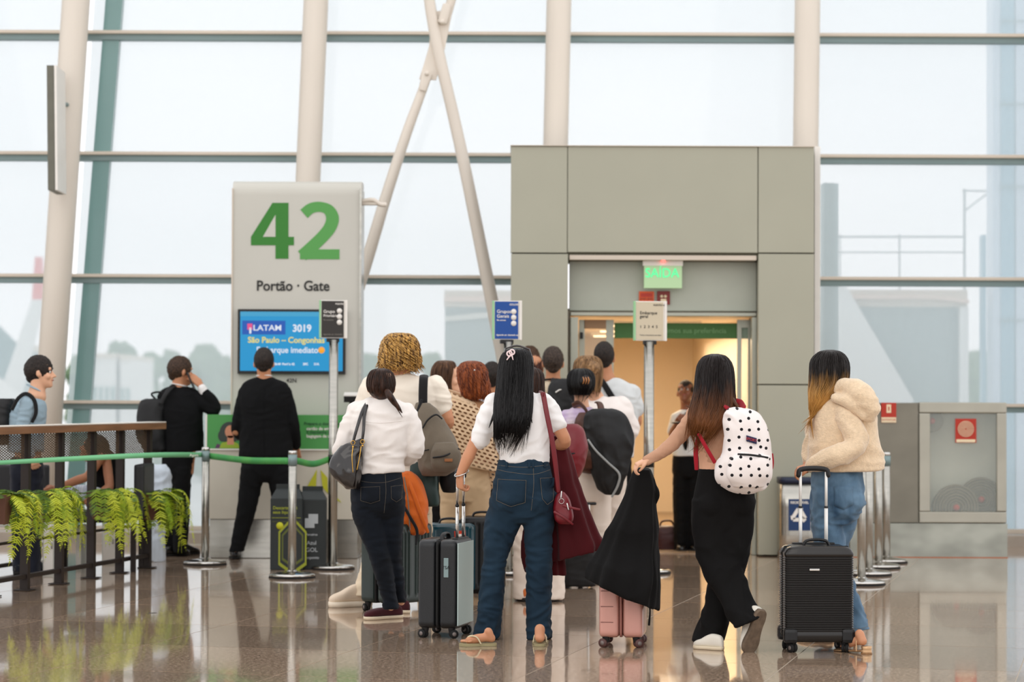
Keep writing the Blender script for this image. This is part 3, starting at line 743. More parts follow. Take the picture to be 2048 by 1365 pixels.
def deco2(t, wd, dep, z1):
    y = -dep/2-.002
    for (a, b_) in ((.012, .02), (-.016, -.014)): bx('printed_square', (a, y-.001*(a > 0), z1-.17+b_), (.075, .002, .075), M_gp, t, bev=0)
    for s_, z, q in (('Parceiros', .50, .024), ('Azul', .38, .042), ('GOL', .28, .046), ('Ecoponto', .17, .03)):
        text('lettering', s_, (0, y, z1*z), q, M_gp, t, ext=.0005, bold=.0006)
carton('recycling_carton', 'dark carton bin with olive bottle print behind steel post', 540, 604, 974, 998, 1141, .26, 0, deco1)
carton('recycling_carton', 'dark carton bin with grey square print and lettering', 594, 650, 978, 1000, 1140, .24, .03, deco2)

# ================================================================== steel litter bin with recycling label
Yg = YG(1590, 1112)-.0
g = G(1592, 1119); bn2 = thing('steel_recycling_bin', 'stainless bin with blue recycling label beside the portal', 'bin', (g.x, g.y+.14, 0))
zt_ = P(1590, 966, g.y).z
v, f = Loft([(1592, 1119, 36, .15, .14), (1592, 1040, 36, .15, .14), (1592, 966, 36, .15, .14)], g.y, e=.45, n=40, m=4).mesh(); mesh_obj('body', v, f, M_steel, bn2, off=bn2.location)
v, f = Loft([(1592, 966, 37, .155, .14), (1592, 955, 37, .155, .14)], g.y, e=.45, n=40, m=3).mesh(); mesh_obj('rim', v, f, mat('navy rim', srgb(26, 36, 60), .4), bn2, off=bn2.location)
def bp_(x, y): q = P(x, y, g.y-.013); return (q.x-bn2.location.x, q.z-bn2.location.z)
M_navy = mat('navy label', srgb(20, 54, 100), .45)
yb = -.152
prism('label', [bp_(*p) for p in ((1577, 999), (1621, 999), (1621, 1062), (1577, 1062))], yb-.004, yb+.01, M_navy, bn2)
a = bp_(1599, 1006); text('lettering', 'RECICLÁVEL', (a[0], yb-.006, a[1]), .028, M_white, bn2, ext=.0005, bold=.0008)
for k in range(3):
    A_ = [(1598, 1016), (1583, 1040), (1612, 1040)]; p, q = A_[k], A_[(k+1) % 3]
    d = np.array(q, float)-np.array(p, float); d /= np.linalg.norm(d); n_ = np.array([-d[1], d[0]]); p = np.array(p, float)+d*3; q = np.array(q, float)-d*6
    pts = [p+n_*3.6, q+n_*3.6, q+n_*6.5, q+d*7, q-n_*6.5, q-n_*3.6, p-n_*3.6]
    prism('recycle_arrow', [bp_(*t_) for t_ in pts], yb-.006, yb, M_white, bn2)

# ================================================================== steel fire hose cabinet
g = G(1900, 1116); YH = g.y
cb2 = thing('hose_cabinet', 'long stainless fire hose cabinet with glazed window at the glass wall', 'cabinet', (g.x, YH, 0)); L3 = cb2.location
def hp(x, y): q = P(x, y, YH); return (q.x-L3.x, q.z-L3.z)
M_stw = mat('worn stainless', srgb(168, 165, 152), .33, .85, var=.1, vscale=(2, 2, 2)); M_std = mat('dull steel door', srgb(128, 124, 112), .42, .8, var=.12, vscale=(2, 2, 3))
M_marb = mat('stained steel plinth', srgb(158, 160, 150), .36, .75, var=.22, vscale=(3, 3, 5), detail=2)
kbox('plinth', 1700, 1047, 2015, 1116, 0, .42, M_marb, cb2, hp); kbox('side_door', 1702, 806, 1836, 1046, .0, .04, M_std, cb2, hp)
kbox('carcass', 1700, 806, 1840, 1047, .035, .38, M_stw, cb2, hp)
for (x0, y0, x1, y1) in ((1838, 805, 2013, 827), (1838, 1024, 2013, 1047), (1838, 827, 1860, 1024), (1993, 827, 2013, 1024)): kbox('window_frame', x0, y0, x1, y1, -.01, .05, M_stw, cb2, hp, .008)
kbox('back_plate', 1840, 806, 2012, 1046, .34, .02, mat('cream cabinet lining', srgb(205, 202, 182), .5, var=.08, vscale=(3, 3, 3)), cb2, hp)
kbox('carcass', 2010, 806, 2014, 1046, .03, .33, M_stw, cb2, hp); kbox('carcass', 1838, 806, 2014, 810, .03, .33, M_stw, cb2, hp)
kbox('base_trim', 1698, 1114, 2016, 1119, -.006, .43, mat('orange skirting', srgb(172, 96, 52), .5), cb2, hp)
M_hose = mat('canvas hose', srgb(118, 106, 84), .8, var=.1, vscale=(20, 20, 20))
def hose(cx, cy, R_, yd):
    t = thing('fire_hose', None, 'hose', P(cx, cy, YH+yd)); n = 0; pts = []
    for i in range(120):
        a = i*.35; r = .03+(R_-.03)*i/119; pts.append((r*math.cos(a), 0, r*math.sin(a)))
    v, f = tube(pts, .0125, n=8, m=240, flat=2.6, up=(0, 1, 0)); o = mesh_obj('coil', v, f, M_hose, t); v, f = tube([(0, -.02, 0), (0, .04, 0)], .03, n=12, m=2); mesh_obj('hub', v, f, M_red, t); return t
tag(hose(1912, 1016, .20, .13), 'coiled canvas hose, centre of the cabinet window floor'); tag(hose(1962, 1000, .19, .24), 'second coiled hose higher up by the right frame of cabinet')
tag(hose(1863, 842, .10, .15), 'dark hose loop hanging at upper left inside cabinet window')
kbox('window_pane', 1860, 827, 1993, 1024, .0, .004, M_glass, cb2, hp, 0)
def red_sign(x0, y0, x1, y1, label, kind):
    c = P((x0+x1)/2, (y0+y1)/2, YH); t = thing('safety_sign', label, 'sign', (c.x, YH-.012, c.z)); wd, ht = (x1-x0)/S(YH), (y1-y0)/S(YH)
    bx('plate', (0, 0, 0), (wd, .006, ht), M_red, t, bev=.001)
    if kind == 'ext':
        bx('symbol', (0, -.004, .035), (wd*.3, .002, ht*.42), M_crm, t, bev=0); bx('symbol', (0, -.005, .035), (wd*.08, .002, ht*.2), M_red, t, bev=0); bx('footer', (0, -.004, -ht*.36), (wd*.98, .002, ht*.26), M_crm, t, bev=0)
        text('lettering', 'EXTINTOR', (0, -.006, -ht*.36), .024, M_red, t, ext=.0004)
    else:
        for k in range(5):
            R1 = .065-.013*k
            pts = [(R1*math.cos(a), -.005, R1*math.sin(a)+.015) for a in np.linspace(0, 2*PI, 33)]
            v, f = tube(pts, .003, n=6, m=33, round_ends=False); mesh_obj('ring', v, f, M_crm, t)
        bx('footer', (0, -.004, -ht*.42), (wd*.9, .002, ht*.12), M_crm, t, bev=0)
    return t
red_sign(1762, 806, 1792, 846, 'red extinguisher sign at the top of the steel cabinet door', 'ext'); red_sign(1910, 838, 1952, 886, 'red square sign with coiled rings on the cabinet glass', 'hose')
v, f = tube([P(1744, 960, YH-.01), P(1744, 990, YH-.01)], .01, n=8, m=2); mesh_obj('handle', v, f, M_chrome, cb2, off=L3)

# ================================================================== planter railing at left
M_wood = mat('brown powder coated metal', srgb(66, 46, 34), .45, var=.15, vscale=(4, 4, 4)); M_rail = mat('oiled timber rail', srgb(128, 90, 62), .4, var=.2, vscale=(3, 3, 30)); M_dk = mat('dark brown steel', srgb(40, 30, 25), .5)
fl = [G(50, 1182), G(294, 1137)]
fd = (fl[1]-fl[0]).normalized(); fn = Vector((-fd.y, fd.x, 0)); frz = math.atan2(fd.y, fd.x)
fx = [-90, -20, 50, 118, 182, 239, 294]
fpts = []
for x in fx:
    # point on the fence line seen at pixel column x
    d = ray(x, 1150); k = ((fl[0].x-CO.x)*fd.y-(fl[0].y-CO.y)*fd.x)/(d.x*fd.y-d.y*fd.x); fpts.append(Vector((CO.x+d.x*k, CO.y+d.y*k, 0)))
rl = thing('planter_railing', 'brown metal railing with timber top rail and mesh band, planters hung on it', 'railing', tuple(fl[0])); L4 = rl.location
def fbox(name, p, s, m, z): q = p-L4; return bx(name, (q.x, q.y, z), s, m, rl, rz=frz)
HR = 1.12; sp = (fpts[-1]-fpts[0]).length
for p in fpts: fbox('post', p, (.045, .06, HR-.02), M_dk, (HR-.02)/2); fbox('foot_plate', p, (.12, .12, .008), M_dk, .006)
mid = (fpts[0]+fpts[-1])/2
fbox('top_rail', mid+fd*.05, (sp+.28, .16, .05), M_rail, HR); fbox('rail_cap', mid+fd*.05, (sp+.3, .15, .008), mat('pale rail cap', srgb(232, 226, 214), .25), HR+.03)
fbox('bottom_rail', mid, (sp, .04, .03), M_dk, .10); fbox('bottom_rail', mid+fn*.06, (sp, .02, .02), M_dk, .34)
# perforated band bay by bay
M_mesh = mat('bronze mesh', srgb(104, 84, 66), .5, .3)
for a, b_ in zip(fpts[:-1], fpts[1:]):
    wv = (b_-a).length-.06; c = (a+b_)/2-L4; bm = bmesh.new(); z0, z1 = .90, 1.09; hh = z1-z0; sl = .36; hx = hh/sl; pitch = .05
    k = -hx
    while k < wv:
        for sgn in (1, -1):
            x0_, x1_ = max(0, k), min(wv, k+hx)
            if x1_ > x0_+.004:
                za, zb = (x0_-k)*sl, (x1_-k)*sl
                if sgn < 0: za, zb = hh-za, hh-zb
                xm, zm = (x0_+x1_)/2-wv/2, (za+zb)/2; ln = math.hypot(x1_-x0_, zb-za)
                box(bm, (xm, 0.001*sgn, zm), (ln, .002, .0065), rot=Matrix.Rotation(-math.atan2(zb-za, x1_-x0_), 4, 'Y'))
        k += pitch
    o = bm_obj('mesh_band', bm, M_mesh, rl); o.location = (c.x, c.y, z0); o.rotation_euler = (0, 0, frz); o['kind'] = 'stuff'
    q = c; o = bx('mesh_edge', (q.x, q.y, z0), (wv, .02, .012), M_dk, rl, rz=frz)
# thinner railing behind
bl = thing('rear_railing', 'thin dark railing standing behind the planter railing', 'railing', tuple(fl[0]+fn*.9)); L5 = bl.location
for i in range(len(fpts)-1):
    for q in (.0, .5)[:1]:
        p = fpts[i]*(1-.5)+fpts[i+1]*.5+fn*.9-L5; bx('post', (p.x, p.y, .55), (.03, .05, 1.1), M_dk, bl, rz=frz)
p = mid+fn*.9-fd*.15-L5; bx('top_rail', (p.x, p.y, 1.1), (sp-.2, .08, .04), M_rail, bl, rz=frz); bx('bottom_rail', (p.x, p.y, .05), (sp-.2, .03, .03), M_dk, bl, rz=frz)
for k in range(7): bx('louvre', (p.x-sp*.25, p.y, .9+k*.024), (sp*.45, .02, .008), M_mesh, bl, rz=frz)

# planters and ferns
M_plant = mat('brown planter', srgb(98, 66, 52), .5, var=.1, vscale=(4, 4, 4)); M_soil = mat('soil', srgb(38, 28, 20), .95)
def leafmat(name, a, b):
    m = mat(name, a, .5, col2=b, vscale=(9, 9, 9)); return m
M_fern = [leafmat('fern green', srgb(96, 128, 14), srgb(150, 174, 28)), leafmat('fern yellow green', srgb(150, 170, 20), srgb(200, 206, 50)), leafmat('fern deep green', srgb(44, 76, 8), srgb(84, 116, 16))]
def frond_mesh(length, droop, seed, m):
    r = random.Random(seed); n = 19; v = []; f = []; pts = []; p = np.array([0., 0, 0]); a = r.uniform(.5, 1.1)
    for i in range(n):
        pts.append(p.copy()); t = i/(n-1); ang = a-droop*min(1, t*1.9)**.8; ang = max(ang, -1.5); p = p+np.array([math.cos(ang), 0, math.sin(ang)])*length/n
    pts = np.array(pts); tv, tf = tube(pts, np.linspace(.0025, .0008, n), n=3, m=n, round_ends=False); v = tv.tolist(); f = list(tf)
    for i in range(2, n-1):
        for k_ in (0,) if i % 3 else (0, .5):
            t = (i+k_)/(n-1); c = pts[i]*(1-k_)+pts[i+1]*k_; d = pts[i+1]-pts[i]; d /= np.linalg.norm(d)
            L_ = (.050*math.sin(PI*min(1, t*1.02+.05))**.6+.008)*r.uniform(.85, 1.15)
            for s_ in (1, -1):
                side = np.array([0, s_, 0]); tip = c+side*L_*.93+d*L_*.35+np.array([0, 0, -.22*L_])
                w_ = d*.0042; b = len(v); md = c+(tip-c)*.45
                v += [(c-w_).tolist(), (md-w_*1.1+[0, 0, .0]).tolist(), tip.tolist(), (md+w_*1.1).tolist(), (c+w_).tolist()]; f.append((b, b+1, b+2, b+3, b+4))
    me = bpy.data.meshes.new('frond'); me.from_pydata(v, [], f); me.materials.append(m); me.update(); return me
fro = [frond_mesh(L_, dr, i*7+1, M_fern[i % 3]) for i, (L_, dr) in enumerate([(.20, 1.0), (.26, 1.6), (.32, 2.4), (.46, 2.8), (.56, 3.0), (.22, 1.2), (.40, 2.8), (.66, 3.1)])]
def planter(px, py_top, wtop, label, flabel, n, nd, seedv, off):
    d = ray(px, py_top); k = ((fl[0].x-CO.x)*fd.y-(fl[0].y-CO.y)*fd.x)/(d.x*fd.y-d.y*fd.x); p = Vector((CO.x+d.x*k, CO.y+d.y*k, 0))-fn*.16*0+fn*(-.12)
    z = P(px, py_top, p.y).z; t = thing('hanging_planter', label, 'planter', (p.x, p.y, z-.2), frz); h = .2; w_ = wtop
    bm = bmesh.new()
    for (a1, a2) in ((1.0, .0),):
        o_ = [bm.verts.new(q) for q in ((-w_/2, -.1, h), (w_/2, -.1, h), (w_/2, .1, h), (-w_/2, .1, h), (-w_*.33, -.07, 0), (w_*.33, -.07, 0), (w_*.33, .07, 0), (-w_*.33, .07, 0))]
        i_ = [bm.verts.new(q) for q in ((-w_/2+.01, -.09, h), (w_/2-.01, -.09, h), (w_/2-.01, .09, h), (-w_/2+.01, .09, h), (-w_*.45, -.085, h-.03), (w_*.45, -.085, h-.03), (w_*.45, .085, h-.03), (-w_*.45, .085, h-.03))]
    for q in range(4):
        r_ = (q+1) % 4
        bm.faces.new((o_[q], o_[r_], o_[4+r_], o_[4+q])); bm.faces.new((i_[q], i_[4+q], i_[4+r_], i_[r_])); bm.faces.new((o_[q], i_[q], i_[r_], o_[r_]))
    bm.faces.new(o_[4:]); bm.faces.new(i_[4:])
    bm_obj('pot', bm, M_plant, t); bx('soil', (0, 0, h-.028), (w_*.86, .16, .012), M_soil, t, bev=0)
    bx('hook', (-w_*.3, .13, h-.01), (.02, .1, .012), M_dk, t, bev=0); bx('hook', (w_*.3, .13, h-.01), (.02, .1, .012), M_dk, t, bev=0)
    ft = thing('fern', flabel, 'plant', (p.x, p.y, z-.02), frz); r = random.Random(seedv)
    for i in range(n):
        q = bpy.data.objects.new('frond', r.choice([fro[0], fro[1], fro[5], fro[1], fro[2]])); C.objects.link(q); q.parent = ft
        q.location = (r.uniform(-w_*.4, w_*.4), r.uniform(-.07, .03), 0); q.rotation_euler = (r.uniform(-.3, .3), r.uniform(-.25, .1), r.uniform(0, 2*PI))
    for i in range(nd):  # long hanging fronds bunched at the front
        q = bpy.data.objects.new('frond', r.choice([fro[3], fro[4], fro[7], fro[6], fro[6]])); C.objects.link(q); q.parent = ft
        bx_ = r.choice(off); q.location = (bx_+r.gauss(0, .045), r.uniform(-.09, -.03), r.uniform(-.02, .01)); q.rotation_euler = (r.uniform(-.35, .35), r.uniform(-.25, .25), -PI/2+r.gauss(0, .9))
        sc_ = r.uniform(.75, 1.02); q.scale = (sc_, sc_, sc_)
    return t
planter(-30, 988, .3, 'brown tapered planter at the frame edge of railing', 'fern spilling from the leftmost planter at the photo edge', 26, 22, 1, (.1, .16))
planter(58, 986, .3, 'brown tapered planter second from the photo edge', 'yellow green fern in the planter before striped cloth', 38, 30, 2, (-.14, .1, .04))
planter(185, 984, .34, 'brown tapered planter in the middle of the railing', 'fullest fern, long fronds hanging from the middle planter', 42, 38, 3, (-.15, -.12, .05, .14))
planter(275, 988, .32, 'brown tapered planter at the end of the railing', 'fern on the last planter next to the railing end', 38, 28, 4, (-.08, .0, .13))

# ================================================================== behind the railing
M_seat = mat('dark seat vinyl', srgb(34, 34, 36), .5); M_pale = mat('pale laminate', srgb(208, 212, 204), .45, var=.04)
g = G(90, 1140); bb = thing('waiting_bench', 'dark low waiting bench behind the planter railing', 'bench', (g.x, g.y+.35, 0))
for k in range(2): bx('seat', (-1.0+k*.62, 0, .40), (.58, .5, .08), M_seat, bb, bev=.02); bx('backrest', (-1.0+k*.62, .27, .62), (.58, .06, .36), M_seat, bb, bev=.02)
bx('beam', (-.7, .1, .33), (1.3, .06, .05), M_steel, bb)
for x in (-1.2, -.2): bx('leg', (x, .05, .16), (.05, .4, .32), M_steel, bb)
for (x0, y0, x1, y1, lab) in ((86, 1044, 108, 1150, 'pale low locker behind the railing, left one'), (152, 1052, 163, 1140, 'slim pale locker behind the railing middle'), (204, 1046, 232, 1128, 'pale low locker behind the railing, right one')):
    yy = YG(x0, y1); c, s = pxbox(x0, y0, x1, y1, yy, .3); t = thing('locker', lab, 'locker', (c[0], c[1], 0)); bx('body', (0, 0, s[2]/2), s, M_pale, t); bx('door', (0, -.155, s[2]/2), (s[0]*.85, .012, s[2]*.88), M_white, t)
    v, f = tube([(s[0]*.3, -.17, s[2]*.6), (s[0]*.3, -.17, s[2]*.5)], .006, n=6, m=2); mesh_obj('handle', v, f, M_steel, t)

# ================================================================== outside
M_apron = mat('apron concrete', srgb(214, 218, 218), .8, var=.08, vscale=(.2, .2, .2)); o = bx('ground', (0, 330, -4.05), (700, 610, .1), M_apron, bev=0); o['kind'] = 'structure'
M_leafd = mat('tree foliage', srgb(84, 110, 84), .8, col2=srgb(118, 140, 106), vscale=(.5, .5, .5)); M_bark = mat('bark', srgb(80, 70, 60), .9)
def tree(px, ytop, w_, Y, label, seedv):
    r = np.random.RandomState(seedv); b = P(px, ytop, Y); z0 = -4.0; H = b.z-z0; R_ = w_/2/S(Y)
    t = thing('tree', label, 'tree', (b.x, Y, z0), group=None); parts = []
    for k in range(9):
        a = r.uniform(0, 2*PI); q = r.uniform(0, .62)*R_; zz = H-R_*.5-r.uniform(0, H*.38); rr = R_*r.uniform(.38, .55)
        parts.append(ball((q*math.cos(a), q*math.sin(a), min(zz, H-rr*.75)), (rr, rr, rr*.75), 10))
    parts.append(ball((0, 0, H-R_*.55), (R_*.6, R_*.6, R_*.55), 10)); parts.append(ball((0, 0, H*.42), (R_*.8, R_*.8, H*.42), 12))
    v, f = fuse(parts, R_/13, 1); v, f = folds(v, f, R_*.22, (2.2/R_*1.3,)*3, .5, seedv*3.1, ridge=False); mesh_obj('crown', v, f, M_leafd, t)
    v, f = tube([(0, 0, 0), (0, 0, H*.5)], [R_*.12, R_*.07], n=8, m=3); mesh_obj('trunk', v, f, M_bark, t)
specs = [(20, 755, 110, 150), (238, 682, 88, 150), (300, 706, 80, 148), (345, 700, 70, 155), (412, 690, 110, 150), (160, 712, 70, 158), (440, 712, 90, 160), (740, 708, 80, 158), (800, 716, 90, 162), (862, 706, 80, 160), (1640, 700, 120, 160), (1960, 700, 90, 150), (1950, 735, 60, 120)]
names_ = ['tree beyond the glass behind the man in pale blue shirt', 'tallest round tree beyond the glass left of the phone man', 'small tree just left of the phone man head', 'tree right behind the phone man head', 'broad tree between the phone man and gate totem', 'low tree behind the pale distant building', 'tree partly hidden by the gate totem edge', 'distant tree right beside the gate totem', 'distant tree behind the curly blond hair', 'faint distant tree right of the curly blond hair', 'tree hidden behind portal and fleece woman', 'distant tree seen in the narrow gap at the right', 'small tree low in the narrow gap at the right']
for i, (a, b_, c_, d_) in enumerate(specs): tree(a, b_, c_, d_, names_[i], i+2)
def building(name, label, x0, y0, x1, y1, Y, m, dep=8, cat='building', wins=0, base=None):
    a, b_ = P(x0, y0, Y), P(x1, y1, Y); zb = -4.0 if base is None else b_.z
    t = thing(name, label, cat, ((a.x+b_.x)/2, Y+dep/2, zb)); H = a.z-zb; W = abs(b_.x-a.x); bx('wall', (0, 0, H/2), (W, dep, H), m, t, bev=0); bx('roof', (0, 0, H), (W*1.02, dep*1.02, H*.02+.1), M_al, t, bev=0)
    for k in range(wins): bx('window', (-W/2+W*(k+.5)/wins, -dep/2-.02, H*.72), (W/wins*.55, .05, H*.12), M_fin, t, bev=0)
    return t
M_bwhite = mat('far white wall', srgb(225, 225, 222), .7); M_bteal = mat('jet bridge cladding', srgb(132, 146, 146), .5, var=.03, vscale=(.3, .3, .3)); M_pink = mat('pale pink render', srgb(226, 196, 178), .6)  # last one is the pink of the bridge roof edges
building('far_building', 'low white building among the distant trees', 160, 712, 232, 760, 128, M_bwhite, wins=6)
building('far_building', 'small white house beside the distant low building', 240, 716, 262, 745, 128, M_bwhite, wins=2)
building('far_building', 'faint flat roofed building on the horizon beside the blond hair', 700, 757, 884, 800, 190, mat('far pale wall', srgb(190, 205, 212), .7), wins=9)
jb = building('jet_bridge', 'pale teal boarding bridge box with cream roof edge left of the portal', 890, 598, 1060, 1000, 34, M_bteal, 4, 'jet bridge')
c, s = pxbox(889, 594, 1060, 604, 33.95, .1); bx('roof_edge', (c[0]-jb.location.x, -2.08, c[2]-jb.location.z), s, M_pink, jb, bev=0)
c = P(890, 639, 33.9); prism('pale_band', [(P(x, y, 33.9).x-jb.location.x, P(x, y, 33.9).z-jb.location.z) for x, y in ((890, 633), (1000, 622), (1000, 634), (890, 643))], -2.06, -2.01, mat('pale band', srgb(205, 205, 196), .5), jb)
jb2 = building('jet_bridge', 'large teal grey boarding bridge box right of the portal', 1700, 597, 1932, 1000, 33, M_bteal, 4, 'jet bridge')
prism('sloped_fairing', [(P(x, y, 32.9).x-jb2.location.x, P(x, y, 32.9).z-jb2.location.z) for x, y in ((1662, 570), (1690, 576), (1822, 800), (1822, 1000), (1662, 1000))], -2.3, -2.05, M_bwhite, jb2)
prism('roof_edge', [(P(x, y, 32.9).x-jb2.location.x, P(x, y, 32.9).z-jb2.location.z) for x, y in ((1700, 592), (1860, 592), (1936, 601), (1936, 607), (1860, 598), (1700, 598))], -2.2, -2.02, M_pink, jb2)
bx('corner_post', (P(1927, 700, 32.9).x-jb2.location.x, -2.1, 2.8), (.12, .12, 7.6), M_bwhite, jb2)
M_rl = mat('grey roof railing', srgb(150, 156, 156), .5)
rf = thing('roof_guardrail', 'thin grey guardrail on the roof of the right boarding bridge', 'railing', P(1800, 594, 33.2)); 
for k_ in (((1672, 474, 4), (1930, 474, 4)), ((1672, 505, 3), (1930, 505, 3)), ((1799, 470, 3.5), (1799, 596, 3.5)), ((1680, 470, 3), (1680, 596, 3)), ((1929, 380, 5), (1929, 596, 5)), ((1926, 382, 3.5), (1978, 382, 3.5)), ((1932, 420, 3), (1976, 386, 3))):
    v, f = ptube([(a[0], a[1], a[2]/2, .0) for a in k_], 33.2, n=6, m=2); mesh_obj('rail', v, f, M_rl, rf, off=rf.location)
pw = thing('outer_steel_post', 'dark green grey steel post just outside glass right of portal', 'post', P(1657, 1100, 25)); c, s = pxbox(1647, 366, 1668, 1100, 25, .25); bx('shaft', (c[0]-pw.location.x, .12, c[2]-pw.location.z), s, mat('post grey green', srgb(72, 92, 84), .5, var=.1, vscale=(1, 1, 1)), pw)
c, s = pxbox(1668, 366, 1678, 1100, 25, .2); bx('flange', (c[0]-pw.location.x, .16, c[2]-pw.location.z), s, M_al2, pw)
M_blue = mat('pale blue reflection and pole', srgb(128, 168, 190), .3, var=.12, vscale=(.5, .5, .3)); M_blue2 = mat('light blue reflection', srgb(190, 205, 222), .3, var=.06, vscale=(.5, .5, .3))  # glass reflections put into the panel blues; the first also colours the pole
tw = thing('glass_tower', 'tall glass tower with painted pale blue reflections at the right edge outside', 'tower', P(2020, 1100, 30))
for (x0, x1, m_, dy_) in ((1984, 2000, M_blue2, .05), (2000, 2030, M_blue, 0), (2030, 2140, M_blue2, .04)):
    c, s = pxbox(x0, -120, x1, 1100, 30+dy_, .4); bx('panel', (c[0]-tw.location.x, .2, c[2]-tw.location.z), s, m_, tw, bev=0)
for yy in (40, 206, 372, 640): c, s = pxbox(2000, yy, 2140, yy+3, 29.95, .02); bx('joint', (c[0]-tw.location.x, -.03, c[2]-tw.location.z), s, M_al2, tw, bev=0)
c, s = pxbox(1965, 470, 1973, 1680, 29, .2); tp = tag(bx('service_pole', c, s, M_blue, None), 'thin blue grey service pole outside beside the tall tower', 'pole')
# aircraft at the left
ac = thing('aircraft', 'parked white airliner tail with red tip seen through the left glass', 'aircraft', P(40, 900, 60))
def ap(x, y): q = P(x, y, 60); return (q.x-ac.location.x, q.z-ac.location.z)
prism('tail_fin', [ap(*p) for p in ((66, 600), (88, 600), (40, 800), (20, 900), (-60, 900), (-10, 820))], -.15, .15, M_bwhite, ac)
prism('fin_tip', [ap(*p) for p in ((72, 515), (84, 515), (88, 600), (66, 600))], -.15, .15, mat('airliner red', srgb(226, 70, 60), .4), ac)
v, f = tube([P(-260, 880, 60), P(-100, 850, 60), P(30, 880, 60), P(90, 900, 64)], [1.6, 1.6, 1.0, .3], n=24, m=16); mesh_obj('fuselage', v, f, M_bwhite, ac, off=ac.location)
hg = building('far_hangar', 'dark teal sloping roof outside at the far left edge', -200, 690, 0, 830, 90, M_bteal, 10)
prism('gable', [(P(x, y, 89).x-hg.location.x, P(x, y, 89).z-hg.location.z) for x, y in ((-80, 700), (-10, 650), (30, 690), (30, 800), (-80, 800))], -5.6, -5.2, mat('teal roof', srgb(70, 110, 115), .5), hg)
# ================================================================== people kit
def skin(name, c): return mat(name, c, .5, var=.06, vscale=(12, 12, 12), sss=.15, bump=.05, bscale=(300, 300, 300))
SK = [skin('skin warm tan', srgb(196, 138, 102)), skin('skin light', srgb(222, 172, 140)), skin('skin olive', srgb(178, 122, 90)), skin('skin deep', srgb(140, 86, 60))]
def fabric(name, c, var=.05, rough=.85, b=.25, bs=(500, 500, 500), sheen=.1, vs=(6, 6, 6), col2=None): return mat(name, c, rough, var=var, vscale=vs, bump=b, bscale=bs, sheen=sheen, spec=.3, col2=col2)
W_tee = fabric('white jersey', srgb(240, 238, 236), .015); W_blouse = fabric('white crepe', srgb(238, 232, 226), .02, bs=(250, 250, 250))
W_denim = fabric('mid blue denim', srgb(17, 37, 52), .0, .85, .35, (700, 700, 500), .02, (5, 5, 5), srgb(27, 50, 67)); W_dark = fabric('dark blue denim', srgb(6, 12, 20), 0, .85, .3, (700, 700, 500), .02, (6, 6, 4), srgb(12, 21, 32))
W_wash = fabric('washed blue denim', srgb(48, 76, 102), 0, .8, .35, (700, 700, 500), .1, (9, 9, 4), srgb(104, 134, 158))
W_black = fabric('black crepe', srgb(8, 7, 7), .1, .9, sheen=0); W_suit = fabric('black suiting', srgb(8, 9, 11), .1, .9, sheen=0); W_cream = fabric('cream cotton', srgb(226, 208, 180), .04); W_beige = fabric('beige cotton', srgb(196, 168, 132), .05)
W_wpant = fabric('white twill', srgb(228, 214, 200), .04); W_rib = fabric('dusty beige rib knit', srgb(190, 146, 118), .04, .85, .5, (400, 60, 60)); W_blue = fabric('pale blue shirting', srgb(150, 172, 184), .03)
W_fleece = mat('cream sherpa fleece', srgb(226, 202, 170), .95, var=.07, vscale=(60, 60, 60), bump=1.0, bscale=(110, 110, 110), sheen=.5, spec=.2)
W_red = fabric('burgundy wool', srgb(74, 14, 20), .1, .9, sheen=.05); L_red = mat('burgundy leather', srgb(112, 20, 30), .35, var=.08, bump=.15, bscale=(150, 150, 150)); L_black = mat('glossy black leather', srgb(20, 15, 13), .16, var=.1, bump=.25, bscale=(22, 22, 22), coat=.6)
M_nylon = mat('black nylon', srgb(10, 11, 13), .55, var=.15, bump=.2, bscale=(40, 40, 40)); M_gold = mat('gold metal', srgb(214, 168, 84), .25, 1.0); M_stitch = mat('seam thread', srgb(120, 110, 96), .8)
def hairmat(name, c1, c2, sc=(70, 70, 5), rough=.38):
    return mat(name, c1, rough, col2=c2, vscale=sc, bump=.5, bscale=(260, 260, 14), spec=.35, detail=2)
H_black = hairmat('black hair', srgb(6, 5, 6), srgb(15, 13, 13)); H_brown = hairmat('brown hair', srgb(30, 17, 11), srgb(66, 38, 23)); H_dkbr = hairmat('dark brown hair', srgb(26, 17, 13), srgb(52, 34, 24))
H_aub = hairmat('auburn hair', srgb(84, 34, 16), srgb(160, 84, 40)); H_blond = hairmat('curly blond hair', srgb(70, 40, 14), srgb(222, 172, 92), (75, 75, 9)); H_short = hairmat('short dark hair', srgb(20, 16, 14), srgb(48, 38, 32), (90, 90, 90), .6)
H_mid = hairmat('light brown hair', srgb(92, 66, 42), srgb(168, 130, 88))
